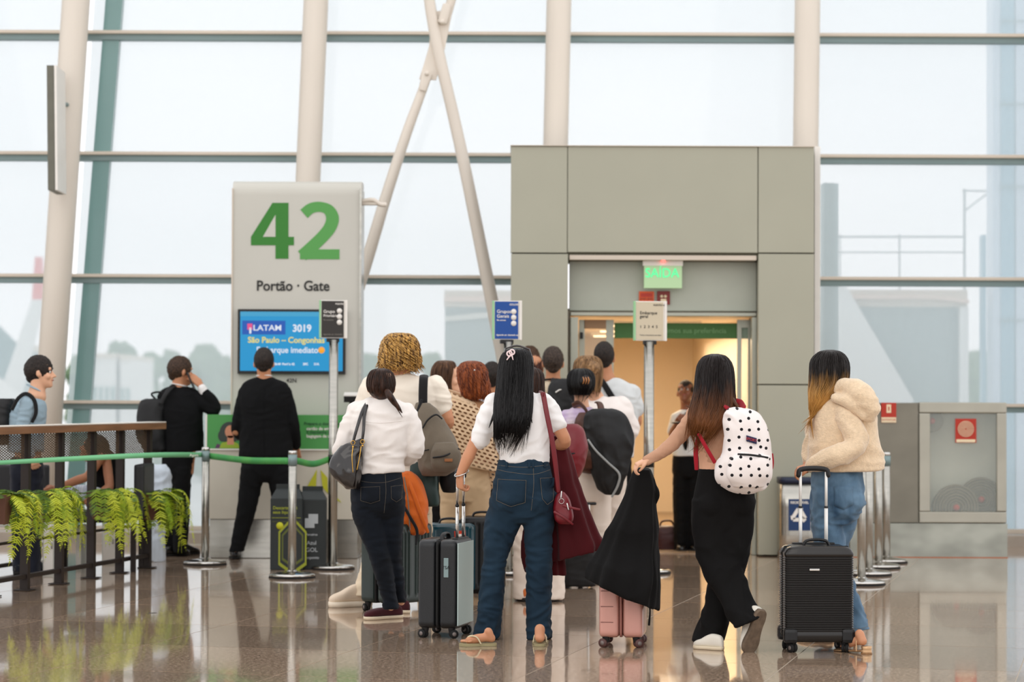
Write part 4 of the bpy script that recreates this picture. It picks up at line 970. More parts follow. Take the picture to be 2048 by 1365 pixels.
def ombre(name, z0, z1, c1, c2):
    m = hairmat(name, c1, c1).copy(); MATS[name+'o'] = m; t = m.node_tree; b = t.nodes['Principled BSDF']
    tc = t.nodes.new('ShaderNodeTexCoord'); sp = t.nodes.new('ShaderNodeSeparateXYZ'); mr = t.nodes.new('ShaderNodeMapRange'); n = t.nodes.new('ShaderNodeTexNoise'); mp = t.nodes.new('ShaderNodeMapping'); mp.inputs['Scale'].default_value = (50, 50, 3); n.inputs['Scale'].default_value = 1
    ad = t.nodes.new('ShaderNodeMath'); ad.operation = 'MULTIPLY_ADD'; ad.inputs[1].default_value = .22
    mr.inputs['From Min'].default_value = z1+.11; mr.inputs['From Max'].default_value = z0+.11
    mx = t.nodes.new('ShaderNodeMix'); mx.data_type = 'RGBA'; mx.inputs['A'].default_value = c2; mx.inputs['B'].default_value = c1
    t.links.new(tc.outputs['Object'], sp.inputs[0]); t.links.new(tc.outputs['Object'], mp.inputs[0]); t.links.new(mp.outputs[0], n.inputs['Vector'])
    t.links.new(n.outputs['Fac'], ad.inputs[0]); t.links.new(sp.outputs['Z'], ad.inputs[2]); t.links.new(ad.outputs[0], mr.inputs['Value']); t.links.new(mr.outputs[0], mx.inputs['Factor']); t.links.new(mx.outputs['Result'], b.inputs['Base Color'])
    return m
M_eye = mat('eye white', srgb(230, 226, 220), .2); M_iris = mat('dark iris', srgb(40, 26, 18), .2); M_lip = mat('lips', srgb(160, 86, 76), .5)

HS = [(-.117, .014, .070, .042), (-.108, .028, .080, .0), (-.088, .045, .084, -.03), (-.06, .056, .081, -.062), (-.03, .064, .080, -.084), (0, .070, .076, -.098), (.03, .075, .083, -.104), (.06, .0755, .078, -.101), (.085, .066, .060, -.086), (.105, .045, .030, -.056), (.116, .014, -.002, -.024)]
def head_parts(M, sc=1.0, nose=1.0):
    K = cr_interp(np.array(HS), 26); th = np.linspace(0, 2*PI, 28, endpoint=False); R = []
    for z, w_, f, b in K:
        ct, st = np.cos(th), np.sin(th); R.append(np.column_stack([w_*np.sign(ct)*abs(ct)**.9, (f+b)/2+(f-b)/2*np.sign(st)*abs(st)**.9, np.full(28, z)]))
    parts = [grid_mesh(np.array(R))]
    parts.append(tube([(0, .078, .014), (0, .094, -.012), (0, .106*nose, -.03)], [.0075, .009, .0125], n=8))
    for s in (1, -1):
        parts.append(ball((s*.011, .092, -.034), (.0085, .010, .008), 8))
        parts.append(ball((s*.079, -.008, -.008), (.010, .019, .032), 10, Matrix.Rotation(s*.35, 4, 'Z')))
        parts.append(ball((s*.044, .060, -.03), (.022, .022, .022), 8)); parts.append(ball((s*.030, .076, .026), (.026, .012, .009), 8))
    parts.append(ball((0, .079, -.055), (.024, .013, .0065), 8)); parts.append(ball((0, .077, -.068), (.02, .012, .007), 8)); parts.append(ball((0, .072, -.097), (.022, .018, .018), 8))
    A = np.array(M.to_3x3())*sc; t = np.array(M.translation)
    return [(np.asarray(v) @ A.T+t, f) for v, f in parts]
def hand_parts(wrist, d, nrm, side=1, curl=.35, size=1.0, spread=.06, thumb=.5):
    """wrist point, direction of the fingers, normal of the back of the hand; side=1 puts the thumb on d x n"""
    d = Vector(d).normalized(); n = Vector(nrm); n = (n-d*n.dot(d)).normalized(); x = d.cross(n)*side
    def W(a, b, c): return Vector(wrist)+(x*a+d*b+n*c)*size
    pr = []
    for q, r0, r1 in ((-.024, .013, .0125), (-.008, .014, .013), (.009, .014, .013), (.025, .013, .0125)):
        pr.append(tube([W(q*.6, -.01, 0), W(q, .045, .002), W(q*1.08, .082, 0)], np.array([.0135, r0, r1])*size, n=8))
    for i, (q, L) in enumerate(((-.030, (.030, .019, .016)), (-.010, (.038, .024, .018)), (.011, (.040, .025, .019)), (.031, (.036, .023, .018)))):
        a = 0; p = [(q, .080, 0)]; cy, cz, cx = .080, 0, q
        for k, l in enumerate(L):
            a += curl*(1.0 if k else .9); cy += l*math.cos(a); cz -= l*math.sin(a); cx += spread*l*(i-1.5)*.5; p.append((cx, cy, cz))
        pr.append(tube([W(*t) for t in p], np.array([.0098, .009, .0082, .007])*size*(.92 if i == 0 else 1), n=8, m=10))
    pr.append(tube([W(.018, .018, -.004), W(.040, .040, -.012), W(.050-.014*thumb, .066, -.018-.014*thumb), W(.048-.028*thumb, .088, -.022-.024*thumb)], np.array([.0145, .0125, .010, .0078])*size, n=8, m=10))
    return pr
def joint(p, Y): return P(p[0], p[1], Y+(p[2] if len(p) > 2 else 0))
class Person:
    def __init__(s, x, yfeet, label, sk, group=None, fine=True, Y=None):
        s.Y = Y or YG(x, yfeet); g = P(x, yfeet, s.Y); s.root = thing('person', label, 'person', (g.x, s.Y, 0), group=group); s.off = np.array([g.x, s.Y, 0.0])
        s.sk = sk; s.body = []; s.hands = []; s.vox = .0075 if fine else .0105; s.fine = fine; s.HM = None; s.k = S(s.Y)
    def obj(s, name, vf, m, smooth=True, parent=None):
        return mesh_obj(name, vf[0], vf[1], m, parent or s.root, smooth, off=s.off)
    def head(s, x, y, dy=0, yaw=0, pitch=0, roll=0, sc=1.0, neck=None, nr=.055):
        c = P(x, y, s.Y+dy); M = Matrix.Translation(c) @ Euler((math.radians(pitch), math.radians(roll), math.radians(yaw)), 'ZYX' if False else 'XYZ').to_matrix().to_4x4(); s.HM = M; s.hs = sc
        s.body += head_parts(M, sc)
        a = M @ Vector((0, -.018*sc, -.045*sc)); b = joint(neck, s.Y) if neck else c+Vector((0, 0, -.22))
        s.body.append(tube([a, a.lerp(b, .55), b], [nr*sc, nr*sc, nr*1.25*sc], n=16, m=7)); s.nk = b
    def face(s, eyes=True):
        M = s.HM; sc = s.hs
        for q in (1, -1):
            v, f = ball(M @ Vector((q*.030*sc, .0705*sc, .004*sc)), 0.0105*sc, 12); e = s.obj('eye', (v, f), M_eye)
            v, f = ball(M @ Vector((q*.030*sc, .0785*sc, .003*sc)), .0055*sc, 8); s.obj('iris', (v, f), M_iris, parent=e)
            pts = [M @ Vector((q*x_*sc, y_*sc, z_*sc)) for x_, y_, z_ in ((.014, .090, .026), (.03, .090, .031), (.046, .078, .026))]; s.obj('eyebrow', tube(pts, [.0012, .0020, .0010], n=6), s.hm if hasattr(s, 'hm') else H_short)
        pts = [M @ Vector((x_*sc, y_*sc, -.0605*sc)) for x_, y_ in ((-.022, .083), (0, .0925), (.022, .083))]; s.obj('lips', tube(pts, [.002, .0042, .002], n=8), M_lip)
    def arm(s, sh, el, wr, r=1.0, hand=None):
        a, b, c = (joint(q, s.Y) for q in (sh, el, wr))
        s.body.append(tube([a, a.lerp(b, .5), b, b.lerp(c, .35), c], np.array([.037, .040, .036, .038, .0255])*r, n=14, m=17))
        if hand is not None:
            d = Vector(hand.get('d') or tuple(c-b)); s.hands += hand_parts(c+(c-b).normalized()*.0, d, hand.get('n', (0, -1, 0)), hand.get('side', 1), hand.get('curl', .35), hand.get('size', .95)*r**.5, thumb=hand.get('thumb', .5))
        return a, b, c
    def leg(s, hp, kn, an, r=1.0):
        a, b, c = (joint(q, s.Y) for q in (hp, kn, an)); s.body.append(tube([a, a.lerp(b, .5), b, b.lerp(c, .3), c], np.array([.064, .058, .044, .048, .032])*r, n=14, m=15)); return c
    def core(s, secs): s.body.append(Loft(secs, s.Y, .9).mesh())
    def foot(s, heel, toe, r=1.0):
        """bare foot from heel to toe, world points on its sole"""
        h, t = Vector(heel), Vector(toe); d = (t-h); L = d.length; d.normalize(); sd = d.cross(Vector((0, 0, 1))).normalized(); up = sd.cross(d)
        q = lambda a, b, c: h+d*a*L+sd*b*L+up*c*L
        s.body.append(tube([q(.08, 0, .12), q(.3, 0, .15), q(.55, 0, .12), q(.8, 0, .07)], np.array([.12, .13, .14, .11])*L*r, n=12, m=10, flat=.8)); s.body.append(tube([q(.12, 0, .12), q(.2, 0, .32)], [.12*L, .13*L], n=10))
        for i, (b, e) in enumerate(((.11, 1.0), (.05, .97), (0, .93), (-.05, .88), (-.10, .82))): s.hands.append(tube([q(.72, b*.9, .06), q(e-.03, b*1.05, .045)], np.array([.05 if i == 0 else .036]*2)*L, n=8))
    def finish(s, vox=None):
        v, f = fuse(s.body, vox or (.0055 if s.fine else .0085), 3 if s.fine else 2)
        P_ = [(v, f)]
        if s.hands: P_.append(fuse(s.hands, .0032 if s.fine else .0048, 3, .4))
        s.obj('body', join(P_), s.sk)
    def wear(s, name, parts, m, vox=None, sm=5, amp=.006, fr=(7, 7, 15), warp=.7, seed=0, mask=None, child_of=None):
        v, f = fuse(parts, vox or (s.vox), sm)
        if amp: v, f = folds(v, f, amp, fr, warp, seed, mask)
        s.last = (v, f); s.bvh = None
        return s.obj(name, (v, f), m, parent=child_of)
    def patch(s, name, outline, m, off=.002, th=.0015, parent=None):
        if s.bvh is None: s.bvh = bvh_of(*s.last)
        r = decal(s.bvh, outline, s.Y, off, th)
        if r is not None: return s.obj(name, r, m, parent=parent)
    def seam(s, name, pts, m, r=.0016, off=.001, parent=None):
        if s.bvh is None: s.bvh = bvh_of(*s.last)
        out = []; K = cr_interp(np.array(pts, float), max(6, 5*len(pts)))
        for x, y in K:
            q = P(x, y, s.Y); h = s.bvh.ray_cast(Vector((q.x, s.Y-1.5, q.z)), Vector((0, 1, 0)))
            if h[0] is not None and (not out or abs(h[0].y-out[-1].y) < .08): out.append(h[0]+Vector((0, -off, 0)))
        if len(out) > 3: return s.obj(name, tube(out, r, n=5, m=len(out)), m, parent=parent)
    def T(s, k, **kw): return ptube(k, s.Y, **kw)
    def Lf(s, secs, e=.9, n=28, fn=None, m=None): return Loft(secs, s.Y, e, n, m).mesh(fn)
    def B(s, x, y, r, dy): c = P(x, y, s.Y+dy); return ball(c, r, 16)
    def short_hair(s, m, tuft=.004, k=1.0, tilt=26, grow=(1, 1, 1)):
        M = s.HM @ Matrix.Translation((0, -.021*s.hs, .031*s.hs)) @ Matrix.Rotation(math.radians(tilt+10), 4, 'X')
        v, f = ball((0, 0, 0), (.0845*s.hs*k*grow[0], .110*s.hs*k*grow[1], .104*s.hs*k*grow[2]), 64)
        v, f = folds(v, f, tuft, (60, 60, 60), .8, s.Y*7, ridge=False); A = np.array(M.to_3x3()); v = v @ A.T+np.array(M.translation)
        o = s.obj('hair', (v, f), m); s.hm = m
        M2 = s.HM; v, f = ball(M2 @ Vector((0, -.066*s.hs, -.035*s.hs)), (.05*s.hs*k, .036*s.hs, .045*s.hs), 20); s.obj('nape_hair', (v, f), m, parent=o); return o
def groove(k=26, a=.03, seed=0, dn=.6):
    """fold function for hair lofts: strand ridges running down"""
    r = np.random.RandomState(seed); ph = r.uniform(0, 6, 4); kk = [k, int(k*1.7)+1, int(k*.4)+1]
    def fn(th, t): return 1+a*np.sin(kk[0]*th+ph[0]+dn*3*t)+a*.6*np.sin(kk[1]*th+ph[1]-dn*5*t)+a*1.3*np.sin(kk[2]*th+ph[2]+t*4)
    return fn
def strands(L, n, t0, t1, r=.0016, seed=0, out=1.03, th=(PI*1.0, PI*2.0), wave=0.0, wk=3, ext=0.0, ns=12):
    rs = np.random.RandomState(seed); parts = []
    for i in range(n):
        a = rs.uniform(*th); da = rs.uniform(-.25, .25); ta = rs.uniform(t0, t0+.25*(t1-t0)); tb = rs.uniform(t0+.7*(t1-t0), t1); k = out+rs.uniform(-.03, .05); ph = rs.uniform(0, 6)
        pts = [L.pt(a+da*u+wave*math.sin(wk*6.28*u+ph), ta+(tb-ta)*u, k+(wave*.5*math.cos(wk*6.28*u+ph))) for u in np.linspace(0, 1, ns)]
        if ext:
            d = pts[-1]-pts[-2]; pts.append(pts[-1]+d*rs.uniform(0, ext)*ns)
        rr = np.full(len(pts), r*rs.uniform(.7, 1.3)); rr[-1] *= .25; rr[0] *= .4
        parts.append(tube(pts, rr, n=4 if wave == 0 else 5, m=len(pts), round_ends=False))
    return join(parts)

def shoe(root, off, heel, toe, kind='sneaker', m=None, msole=None, pitch=0.0, w=1.0, name='shoe', h=1.0):
    """a shoe from heel to toe on the floor (world points); pitch lifts the heel about the toe"""
    he, to = Vector(heel), Vector(toe); d = to-he; L = d.length; d.normalize(); sd = Vector((d.y, -d.x, 0)).normalized() if abs(d.z) < .9 else Vector((1, 0, 0)); up = sd.cross(d) if sd.cross(d).z > 0 else -sd.cross(d)
    def W(a): return np.array([tuple(he+d*p[0]+sd*p[1]+up*p[2]) for p in a])
    xs = np.array([0, .06, .2, .38, .55, .72, .86, .96, 1.0])*L; hw = np.array([.018, .03, .036, .034, .038, .046, .042, .026, .008])*L/.26*w
    st = {'sneaker': (.026, [.055, .085, .098, .10, .085, .06, .048, .034, .02]), 'slip': (.02, [.04, .062, .066, .052, .055, .05, .042, .030, .016]), 'dress': (.018, [.05, .07, .078, .085, .07, .052, .042, .03, .016]), 'chunky': (.036, [.07, .10, .11, .118, .10, .072, .058, .042, .024])}[kind]
    sh = st[0]*h; H = np.array(st[1])*h
    th = np.linspace(0, 2*PI, 20, endpoint=False); R = []
    for x, w_, hh in zip(cr_interp(xs[:, None], 24)[:, 0], cr_interp(hw[:, None], 24)[:, 0], cr_interp(H[:, None], 24)[:, 0]):
        ct, s_ = np.cos(th), np.sin(th); zc = sh*.8+(hh)/2; R.append(W(np.column_stack([np.full(20, x), w_*.93*np.sign(ct)*abs(ct)**.8, zc+hh/2*np.sign(s_)*abs(s_)**.75*np.where(s_ > 0, 1, 1)])))
    v, f = grid_mesh(np.array(R)); up_ = mesh_obj(name, v, f, m, root, off=off)
    R = []
    for zf, k in ((0, .94), (.0, 1.0), (.5, 1.05), (1.0, 1.04), (1.0, .9)):
        K = np.column_stack([np.concatenate([cr_interp(xs[:, None], 20)[:, 0], cr_interp(xs[:, None], 20)[::-1, 0]]), np.concatenate([cr_interp(hw[:, None], 20)[:, 0], -cr_interp(hw[:, None], 20)[::-1, 0]])])
        c = K.mean(0); K = c+(K-c)*[1+(k-1)*.4, k]; R.append(W(np.column_stack([K, np.full(len(K), .001+sh*zf)])))
    v, f = grid_mesh(np.array(R)); mesh_obj('sole', v, f, msole, up_, off=np.zeros(3)+off)
    return up_

# ------------------------------------------------------------------ luggage kit
def superring(w_, d_, e, n):
    th = np.linspace(0, 2*PI, n, endpoint=False); ct, st = np.cos(th), np.sin(th)
    return np.column_stack([w_*np.sign(ct)*abs(ct)**e, d_*np.sign(st)*abs(st)**e]), th
def suitcase(px, py, rz, w_, d_, h_, label, m, m2=None, ribs='v', handle=0.0, group=None, back=None, wheel=True, grip=M_black, tube_m=None, ribn=9, seam_m=None, name='suitcase', guard=False, wheel_m=None, y=None):
    g = G(px, py); t = thing(name, label, 'suitcase', (g.x, g.y, 0), math.radians(rz), group); wl = .055; H = h_; e = .28
    def half(s0, s1, mm, nm):
        n = 180 if ribs == 'v' else 72; zs = np.concatenate([np.linspace(0, .04, 5), np.linspace(.055, H-.055, 60 if ribs != 'h' else 210), np.linspace(H-.04, H, 5)]); R = []
        t0 = np.linspace(0, 2*PI, 4001); ax = w_/2*np.sign(np.cos(t0))*abs(np.cos(t0))**e; ay = (s1-s0)/2*np.sign(np.sin(t0))*abs(np.sin(t0))**.35
        al = np.concatenate([[0], np.cumsum(np.hypot(np.diff(ax), np.diff(ay)))]); TH = np.interp(np.linspace(0, al[-1], n, endpoint=False), al, t0)
        for z in zs:
            q = min(z, H-z); rc = .048 if ribs == 'h' else .034; k = 1-(rc/(w_/2))*(1-math.sqrt(max(0, 1-(1-min(q, rc)/rc)**2)))
            ct, st = np.cos(TH), np.sin(TH)
            x = w_/2*k*np.sign(ct)*abs(ct)**e; yy = np.sign(st)*abs(st)**.35
            yy = (s0+s1)/2+(s1-s0)/2*yy*k
            if ribs == 'v':
                rr = .0055*np.cos(x/w_*2*PI*ribn)*(abs(x) < w_*.42)*(.045 < z < H-.045); yy = yy+np.where(abs(st) > .5, 1, 0)*rr*np.sign(st)*(np.sign(st) == np.sign(s0+s1))
            if ribs == 'h': rr = .0042*math.cos(z*2*PI/.0125)*(.03 < z < H-.03); yy = yy+np.where(abs(st) > .3, 1, 0)*rr*np.sign(st); x = x*(1+rr/w_*1.2)
            R.append(np.column_stack([x, yy, np.full(n, z+wl)]))
        v, f = grid_mesh(np.array(R)); return mesh_obj(nm, v, f, mm, t)
    half(-d_/2, -.006, m, 'front_shell'); half(.006, d_/2, m2 or m, 'back_shell')
    # zip band round the middle
    R = []
    for z, k in ((.004, .93), (.03, 1.0), (H/2, 1.0), (H-.03, 1.0), (H-.004, .93)):
        r2, _ = superring(w_/2*k+.0005, .008, .3, 24); R.append(np.column_stack([r2, np.full(24, z+wl)]))
    v, f = grid_mesh(np.array(R)); mesh_obj('zip_band', v, f, seam_m or M_rubber, t)
    if back is not None: bx('back_panel', (0, d_/2+.002, wl+H/2), (w_*.93, .006, H*.93), back, t, bev=.002)
    tm = tube_m or M_chrome; TS = .19
    if handle:
        for s_ in (1, -1):
            v, f = tube([(s_*w_*TS, d_/2-.03, wl+H-.02), (s_*w_*TS, d_/2-.03, wl+H+handle*.5)], .010, n=12, m=2, round_ends=False); mesh_obj('telescopic_tube', v, f, tm, t)
            v, f = tube([(s_*w_*TS, d_/2-.03, wl+H+handle*.5), (s_*w_*TS, d_/2-.03, wl+H+handle)], .008, n=12, m=2, round_ends=False); mesh_obj('telescopic_tube', v, f, tm, t)
            v, f = tube([(s_*w_*TS, d_/2-.03, wl+H+handle*.5-.006), (s_*w_*TS, d_/2-.03, wl+H+handle*.5+.004)], .0115, n=12, m=2, round_ends=False); mesh_obj('tube_collar', v, f, M_black, t)
        v, f = tube([(-w_*TS-.01, d_/2-.03, wl+H+handle-.03), (-w_*TS, d_/2-.03, wl+H+handle), (0, d_/2-.03, wl+H+handle+.008), (w_*TS, d_/2-.03, wl+H+handle), (w_*TS+.01, d_/2-.03, wl+H+handle-.03)], .014, n=12, m=17); mesh_obj('grip', v, f, grip, t)
        bx('handle_socket', (0, d_/2-.03, wl+H+.002), (w_*.62, .035, .014), M_black, t)
    v, f = tube([(-.07, 0, wl+H-.004), (-.055, 0, wl+H+.022), (0, 0, wl+H+.03), (.055, 0, wl+H+.022), (.07, 0, wl+H-.004)], .008, n=8, m=13, flat=1.8); mesh_obj('carry_handle', v, f, M_black, t)
    if guard:
        for s_ in (1, -1):
            for q in (1, -1): bx('corner_guard', (s_*(w_/2-.03), q*(d_/2-.025), wl+.035), (.075, .07, .08), M_black, t, bev=.02)
    for s_ in (1, -1):
        for q in (1, -1):
            cx, cy = s_*(w_/2-.045), q*(d_/2-.04); v, f = tube([(cx, cy, wl+.02), (cx, cy, .035)], [.026, .018], n=12, m=3); hs = mesh_obj('wheel_housing', v, f, M_black, t)
            for k in (-.011, .011):
                v, f = tube([(k-.007, 0, 0), (k+.007, 0, 0)], .0245, n=20, m=2, round_ends=False, up=(0, 0, 1)); w1_ = mesh_obj('wheel', v, f, wheel_m or M_rubber, t); w1_.location = (cx+.004*s_, cy+.012*q, .0245); w1_.rotation_euler = (0, 0, .5*s_*q)
                v, f = tube([(k-.008, 0, 0), (k+.008, 0, 0)], .012, n=12, m=2, round_ends=False, up=(0, 0, 1)); w2_ = mesh_obj('wheel_hub', v, f, mat('hub grey', srgb(120, 110, 106), .4), w1_)
    return t
class Item:
    """a bag, garment or other carried thing built from image measures at one depth"""
    def __init__(s, name, label, cat, x, y, Y, group=None):
        s.Y = Y; c = P(x, y, Y); s.root = thing(name, label, cat, tuple(c), group=group); s.off = np.array(c); s.vox = .007; s.last = None; s.bvh = None
    obj = Person.obj; T = Person.T; Lf = Person.Lf; B = Person.B; wear = Person.wear; patch = Person.patch; seam = Person.seam
    def strap(s, k, m, name='strap', flat=.25, up=(0, 1, 0), parent=None, n=8):
        return s.obj(name, s.T(k, n=n, flat=flat, m=6*len(k), up=up), m, parent=parent)
def drape(k=9, a=.10, seed=0, grow=1.0):
    r = np.random.RandomState(seed); ph = r.uniform(0, 6, 3)
    def fn(th, t): g = min(1, .25+t*grow); return 1+g*a*(np.sin(k*th+ph[0]+.7*np.sin(2*t))+.55*np.sin((k*1.7//1+1)*th+ph[1]+1.3*t))
    return fn
# ================================================================== the people in front
# ---- woman with long black hair, white tee, blue jeans
p = Person(1030, 1279, 'woman with long straight black hair, white tee and blue jeans holding a suitcase handle', SK[0]); K = p.k
p.head(1032, 741, 0, yaw=0, sc=.97, neck=(1036, 796, 0))
p.core([(1037, 792, 40, .06), (1040, 840, 52, .085), (1046, 920, 42, .08), (1047, 960, 50, .09)])
p.arm((985, 806, 0), (944, 898, -.02), (920, 950, -.03), .93, hand=dict(d=(.02, .2, -1), n=(-.8, -.5, .1), curl=.95, side=1, thumb=.8, size=.92))
p.arm((1090, 805, 0), (1130, 882, .0), (1098, 905, .2), .98, hand=dict(curl=.6))
p.leg((1014, 960, .0), (988, 1110, .0), (978, 1262, .0)); p.leg((1075, 960, .0), (1078, 1110, .0), (1079, 1262, .0))
hl, tl = G(990, 1286, .018), G(923, 1287, .018); p.foot(hl, tl); hr_, tr_ = G(1079, 1288, .018), G(1083, 1272, .018); tr_ = hr_+(tr_-hr_).normalized()*.23; p.foot(hr_, tr_)
p.finish()
tee = [p.Lf([(1037, 783, 24, .05, -.01), (1037, 790, 42, .07), (1037, 802, 60, .09), (1038, 825, 65, .108), (1040, 850, 61, .112), (1045, 885, 54, .107), (1047, 915, 51, .103), (1047, 926, 51, .10)]),
       p.T([(990, 808, 22, 0), (972, 842, 22, -.005), (960, 880, 19, -.02)], n=18), p.T([(1085, 806, 22, 0), (1104, 832, 22, 0), (1114, 850, 20, 0)], n=18)]
o = p.wear('t_shirt', tee, W_tee, amp=.011, fr=(6, 6, 11), seed=2)
p.obj('neckband', tube([P(1037+28*math.cos(a), 785+3*math.sin(a), p.Y-.06*math.sin(a)) for a in np.linspace(0, 2*PI, 24)], .004, n=6, m=40), W_tee, parent=o)
jn = [p.Lf([(1047, 918, 50, .098), (1047, 940, 54, .108), (1047, 965, 60, .12), (1047, 1000, 64, .128), (1046, 1030, 62, .11), (1045, 1048, 50, .08)]),
      p.Lf([(1015, 985, 33, .11), (1007, 1040, 36, .10), (996, 1085, 30, .09), (988, 1125, 24, .08, -.01), (984, 1180, 24, .078, -.01), (979, 1230, 25, .085), (973, 1277, 27, .095)]),
      p.Lf([(1080, 985, 34, .11), (1077, 1045, 31, .10), (1077, 1090, 28, .088), (1078, 1130, 26, .08), (1078, 1190, 25, .08), (1078, 1240, 25, .085), (1078, 1279, 26, .092)]),
      p.B(1018, 1005, .085, -.055), p.B(1077, 1005, .085, -.055)]
def legmask(z1, z0, lo=.4):
    return lambda v: np.clip((z1-v[:, 2])/(z1-z0), 0, 1)*(1-lo)+lo
o = p.wear('jeans', jn, W_denim, amp=.013, fr=(8, 8, 14), seed=5, mask=legmask(.85, .45, .45))
for q in ([(996, 958), (1052, 960), (1050, 1004), (1022, 1012), (993, 1000)], [(1080, 956), (1108, 955), (1106, 1000), (1094, 1008), (1084, 996)]):
    pk = p.patch('back_pocket', q, W_denim, .0022, .002, parent=o)
    for i in range(len(q)): p.seam('stitching', [q[i], ((q[i][0]+q[(i+1) % 5][0])/2, (q[i][1]+q[(i+1) % 5][1])/2), q[(i+1) % 5]], M_stitch, .0009, .005, parent=o)
p.seam('yoke_seam', [(990, 938), (1020, 944), (1066, 948), (1100, 940)], M_stitch, .001, .001, parent=o); p.seam('centre_seam', [(1066, 930), (1067, 970), (1062, 1020)], M_stitch, .001, .001, parent=o)
p.seam('waist_seam', [(998, 931), (1047, 934), (1096, 930)], M_stitch, .001, .001, parent=o)
for x in (1013, 1058, 1066, 1090): p.patch('belt_loop', [(x-2.2, 924), (x+2.2, 924), (x+2.2, 935), (x-2.2, 935)], W_denim, .003, .002, parent=o)
HL = Loft([(1034, 696, 8, .03, 0), (1034, 702, 22, .075, 0), (1033, 716, 31, .098, -.004), (1031, 742, 34, .105, -.012), (1029, 775, 35, .085, -.045), (1027, 805, 37, .048, -.10), (1025, 835, 36, .038, -.125), (1021, 856, 31, .030, -.13), (1019, 867, 24, .018, -.13)], p.Y, .9, 90, 60)
p.hm = H_black; o = p.obj('hair', HL.mesh(groove(22, .012, 1)), H_black)
p.obj('hair_strands', strands(HL, 420, .03, 1.0, .0017, 3, 1.02, (PI*.9, PI*2.1), ext=.5, ns=14), H_black, parent=o)
p.obj('loose_lock', join([p.T([(1003, 790, 3.2, -.08), (995, 812, 3.4, -.10), (985, 838, 2.6, -.11), (978, 856, .6, -.11)], n=6), p.T([(1008, 800, 3.2, -.10), (1000, 830, 3, -.12), (994, 858, .8, -.12)], n=6), p.T([(1052, 800, 3.2, -.10), (1060, 830, 2.8, -.12), (1064, 846, .8, -.12)], n=6)]), H_black, parent=o)
M_clip = mat('white hair clip', srgb(236, 214, 214), .3)
p.obj('hair_clip', join([tube([P(1022+5*math.cos(a)+(2 if i else -3), 708+5*math.sin(a)-(3 if i else 0), p.Y-.105) for a in np.linspace(0, 6.2, 12)], .0045, n=8, m=24) for i in (0, 1)]+[p.T([(1020, 712, 1.6, -.108), (1014, 720, 1.2, -.11)], n=6), p.T([(1024, 712, 1.6, -.108), (1026, 720, 1, -.11)], n=6)]), M_clip)
p.obj('sunglasses', join([p.T([(1010, 698, 1.6, -.0), (1034, 692, 2.2, .03), (1058, 699, 1.6, -.0)], n=8), p.T([(1010, 698, 1.6, 0), (1008, 706, 1.2, -.06)], n=6), p.T([(1059, 699, 1.6, 0), (1065, 722, 1.6, -.05), (1066, 742, 1.4, -.02)], n=6)]), mat('dark sunglasses frame', srgb(70, 66, 64), .15))
p.obj('bracelet', tube([P(923+14*math.cos(a), 947+4*math.sin(a)-5*math.cos(a), p.Y-.03-.036*math.sin(a)) for a in np.linspace(0, 2*PI, 20)], .0035, n=6, m=40), M_chrome)
M_flip = mat('olive rubber sandal', srgb(150, 140, 104), .7); M_strapg = mat('pale gold strap', srgb(206, 192, 158), .4)
def flipflop(pp, h, t, m1=M_flip, m2=M_strapg):
    h, t = Vector(h), Vector(t); d = (t-h).normalized(); sd = Vector((d.y, -d.x, 0)); h = h-d*.008; L = (t-h).length+.012
    xs = np.array([0, .05, .2, .4, .6, .78, .92, 1.0])*L; hw = np.array([.012, .028, .034, .030, .040, .045, .036, .012])
    a = cr_interp(np.column_stack([xs, hw]), 18); ol = np.vstack([a, np.column_stack([a[::-1, 0], -a[::-1, 1]])]); R = []
    for z in (.001, .016): R.append(np.array([tuple(Vector((h.x, h.y, 0))+d*q[0]+sd*q[1]+Vector((0, 0, z))) for q in ol]))
    v, f = grid_mesh(np.array(R)); o = pp.obj('sandal', (v, f), m1, smooth=False)
    for s_ in (1, -1):
        q = lambda a_, b_, c_: Vector((h.x, h.y, 0))+d*a_*L+sd*b_+Vector((0, 0, c_))
        pp.obj('thong_strap', tube([q(.45, s_*.036, .016), q(.55, s_*.030, .05), q(.68, s_*.014, .056), q(.78, .004, .045), q(.80, .004, .018)], .004, n=6, m=14), m2, parent=o)
flipflop(p, hl, tl); flipflop(p, hr_, tr_)
YCW = p.Y
# burgundy bag and strap, coat over her arm
b = Item('shoulder_bag', 'burgundy leather shoulder bag on long strap beside the blue jeans', 'bag', 1125, 1010, YCW-.06)
b.strap([(1086, 786, 5, -.02), (1094, 830, 5, -.05), (1104, 880, 5, -.06), (1111, 930, 5, -.05), (1117, 985, 4, -.03)], L_red)
b.strap([(1078, 786, 4.5, .06), (1083, 787, 5, .02), (1087, 790, 5, -.03)], L_red)
b.wear('body', [b.Lf([(1122, 984, 6, .03), (1124, 998, 15, .045), (1126, 1020, 20, .05), (1128, 1040, 19, .05), (1130, 1050, 12, .03)], e=.7)], L_red, .006, 3, .003)
b.strap([(1108, 1024, 2.5, -.05), (1128, 1036, 2.5, -.06), (1146, 1050, 2, -.05)], L_red, 'zip_pull'); b.strap([(1126, 1012, 2.5, -.05), (1150, 1018, 2.5, -.05), (1160, 1020, 2, -.05)], L_red, 'side_tab')
b.obj('ring', tube([P(1123+5*math.cos(a), 1003+5*math.sin(a), b.Y-.055) for a in np.linspace(0, 2*PI, 16)], .0016, n=6, m=24), M_chrome); b.obj('clasp', b.T([(1123, 984, 1.6, -.05), (1122, 996, 1.6, -.055)], n=6), M_chrome); b.obj('clasp', b.T([(1134, 1008, 1.6, -.05), (1137, 1020, 1.4, -.055)], n=6), M_chrome)
b = Item('coat', 'burgundy wool coat hanging over the forearm of the woman in white tee', 'coat', 1130, 900, YCW+.12)
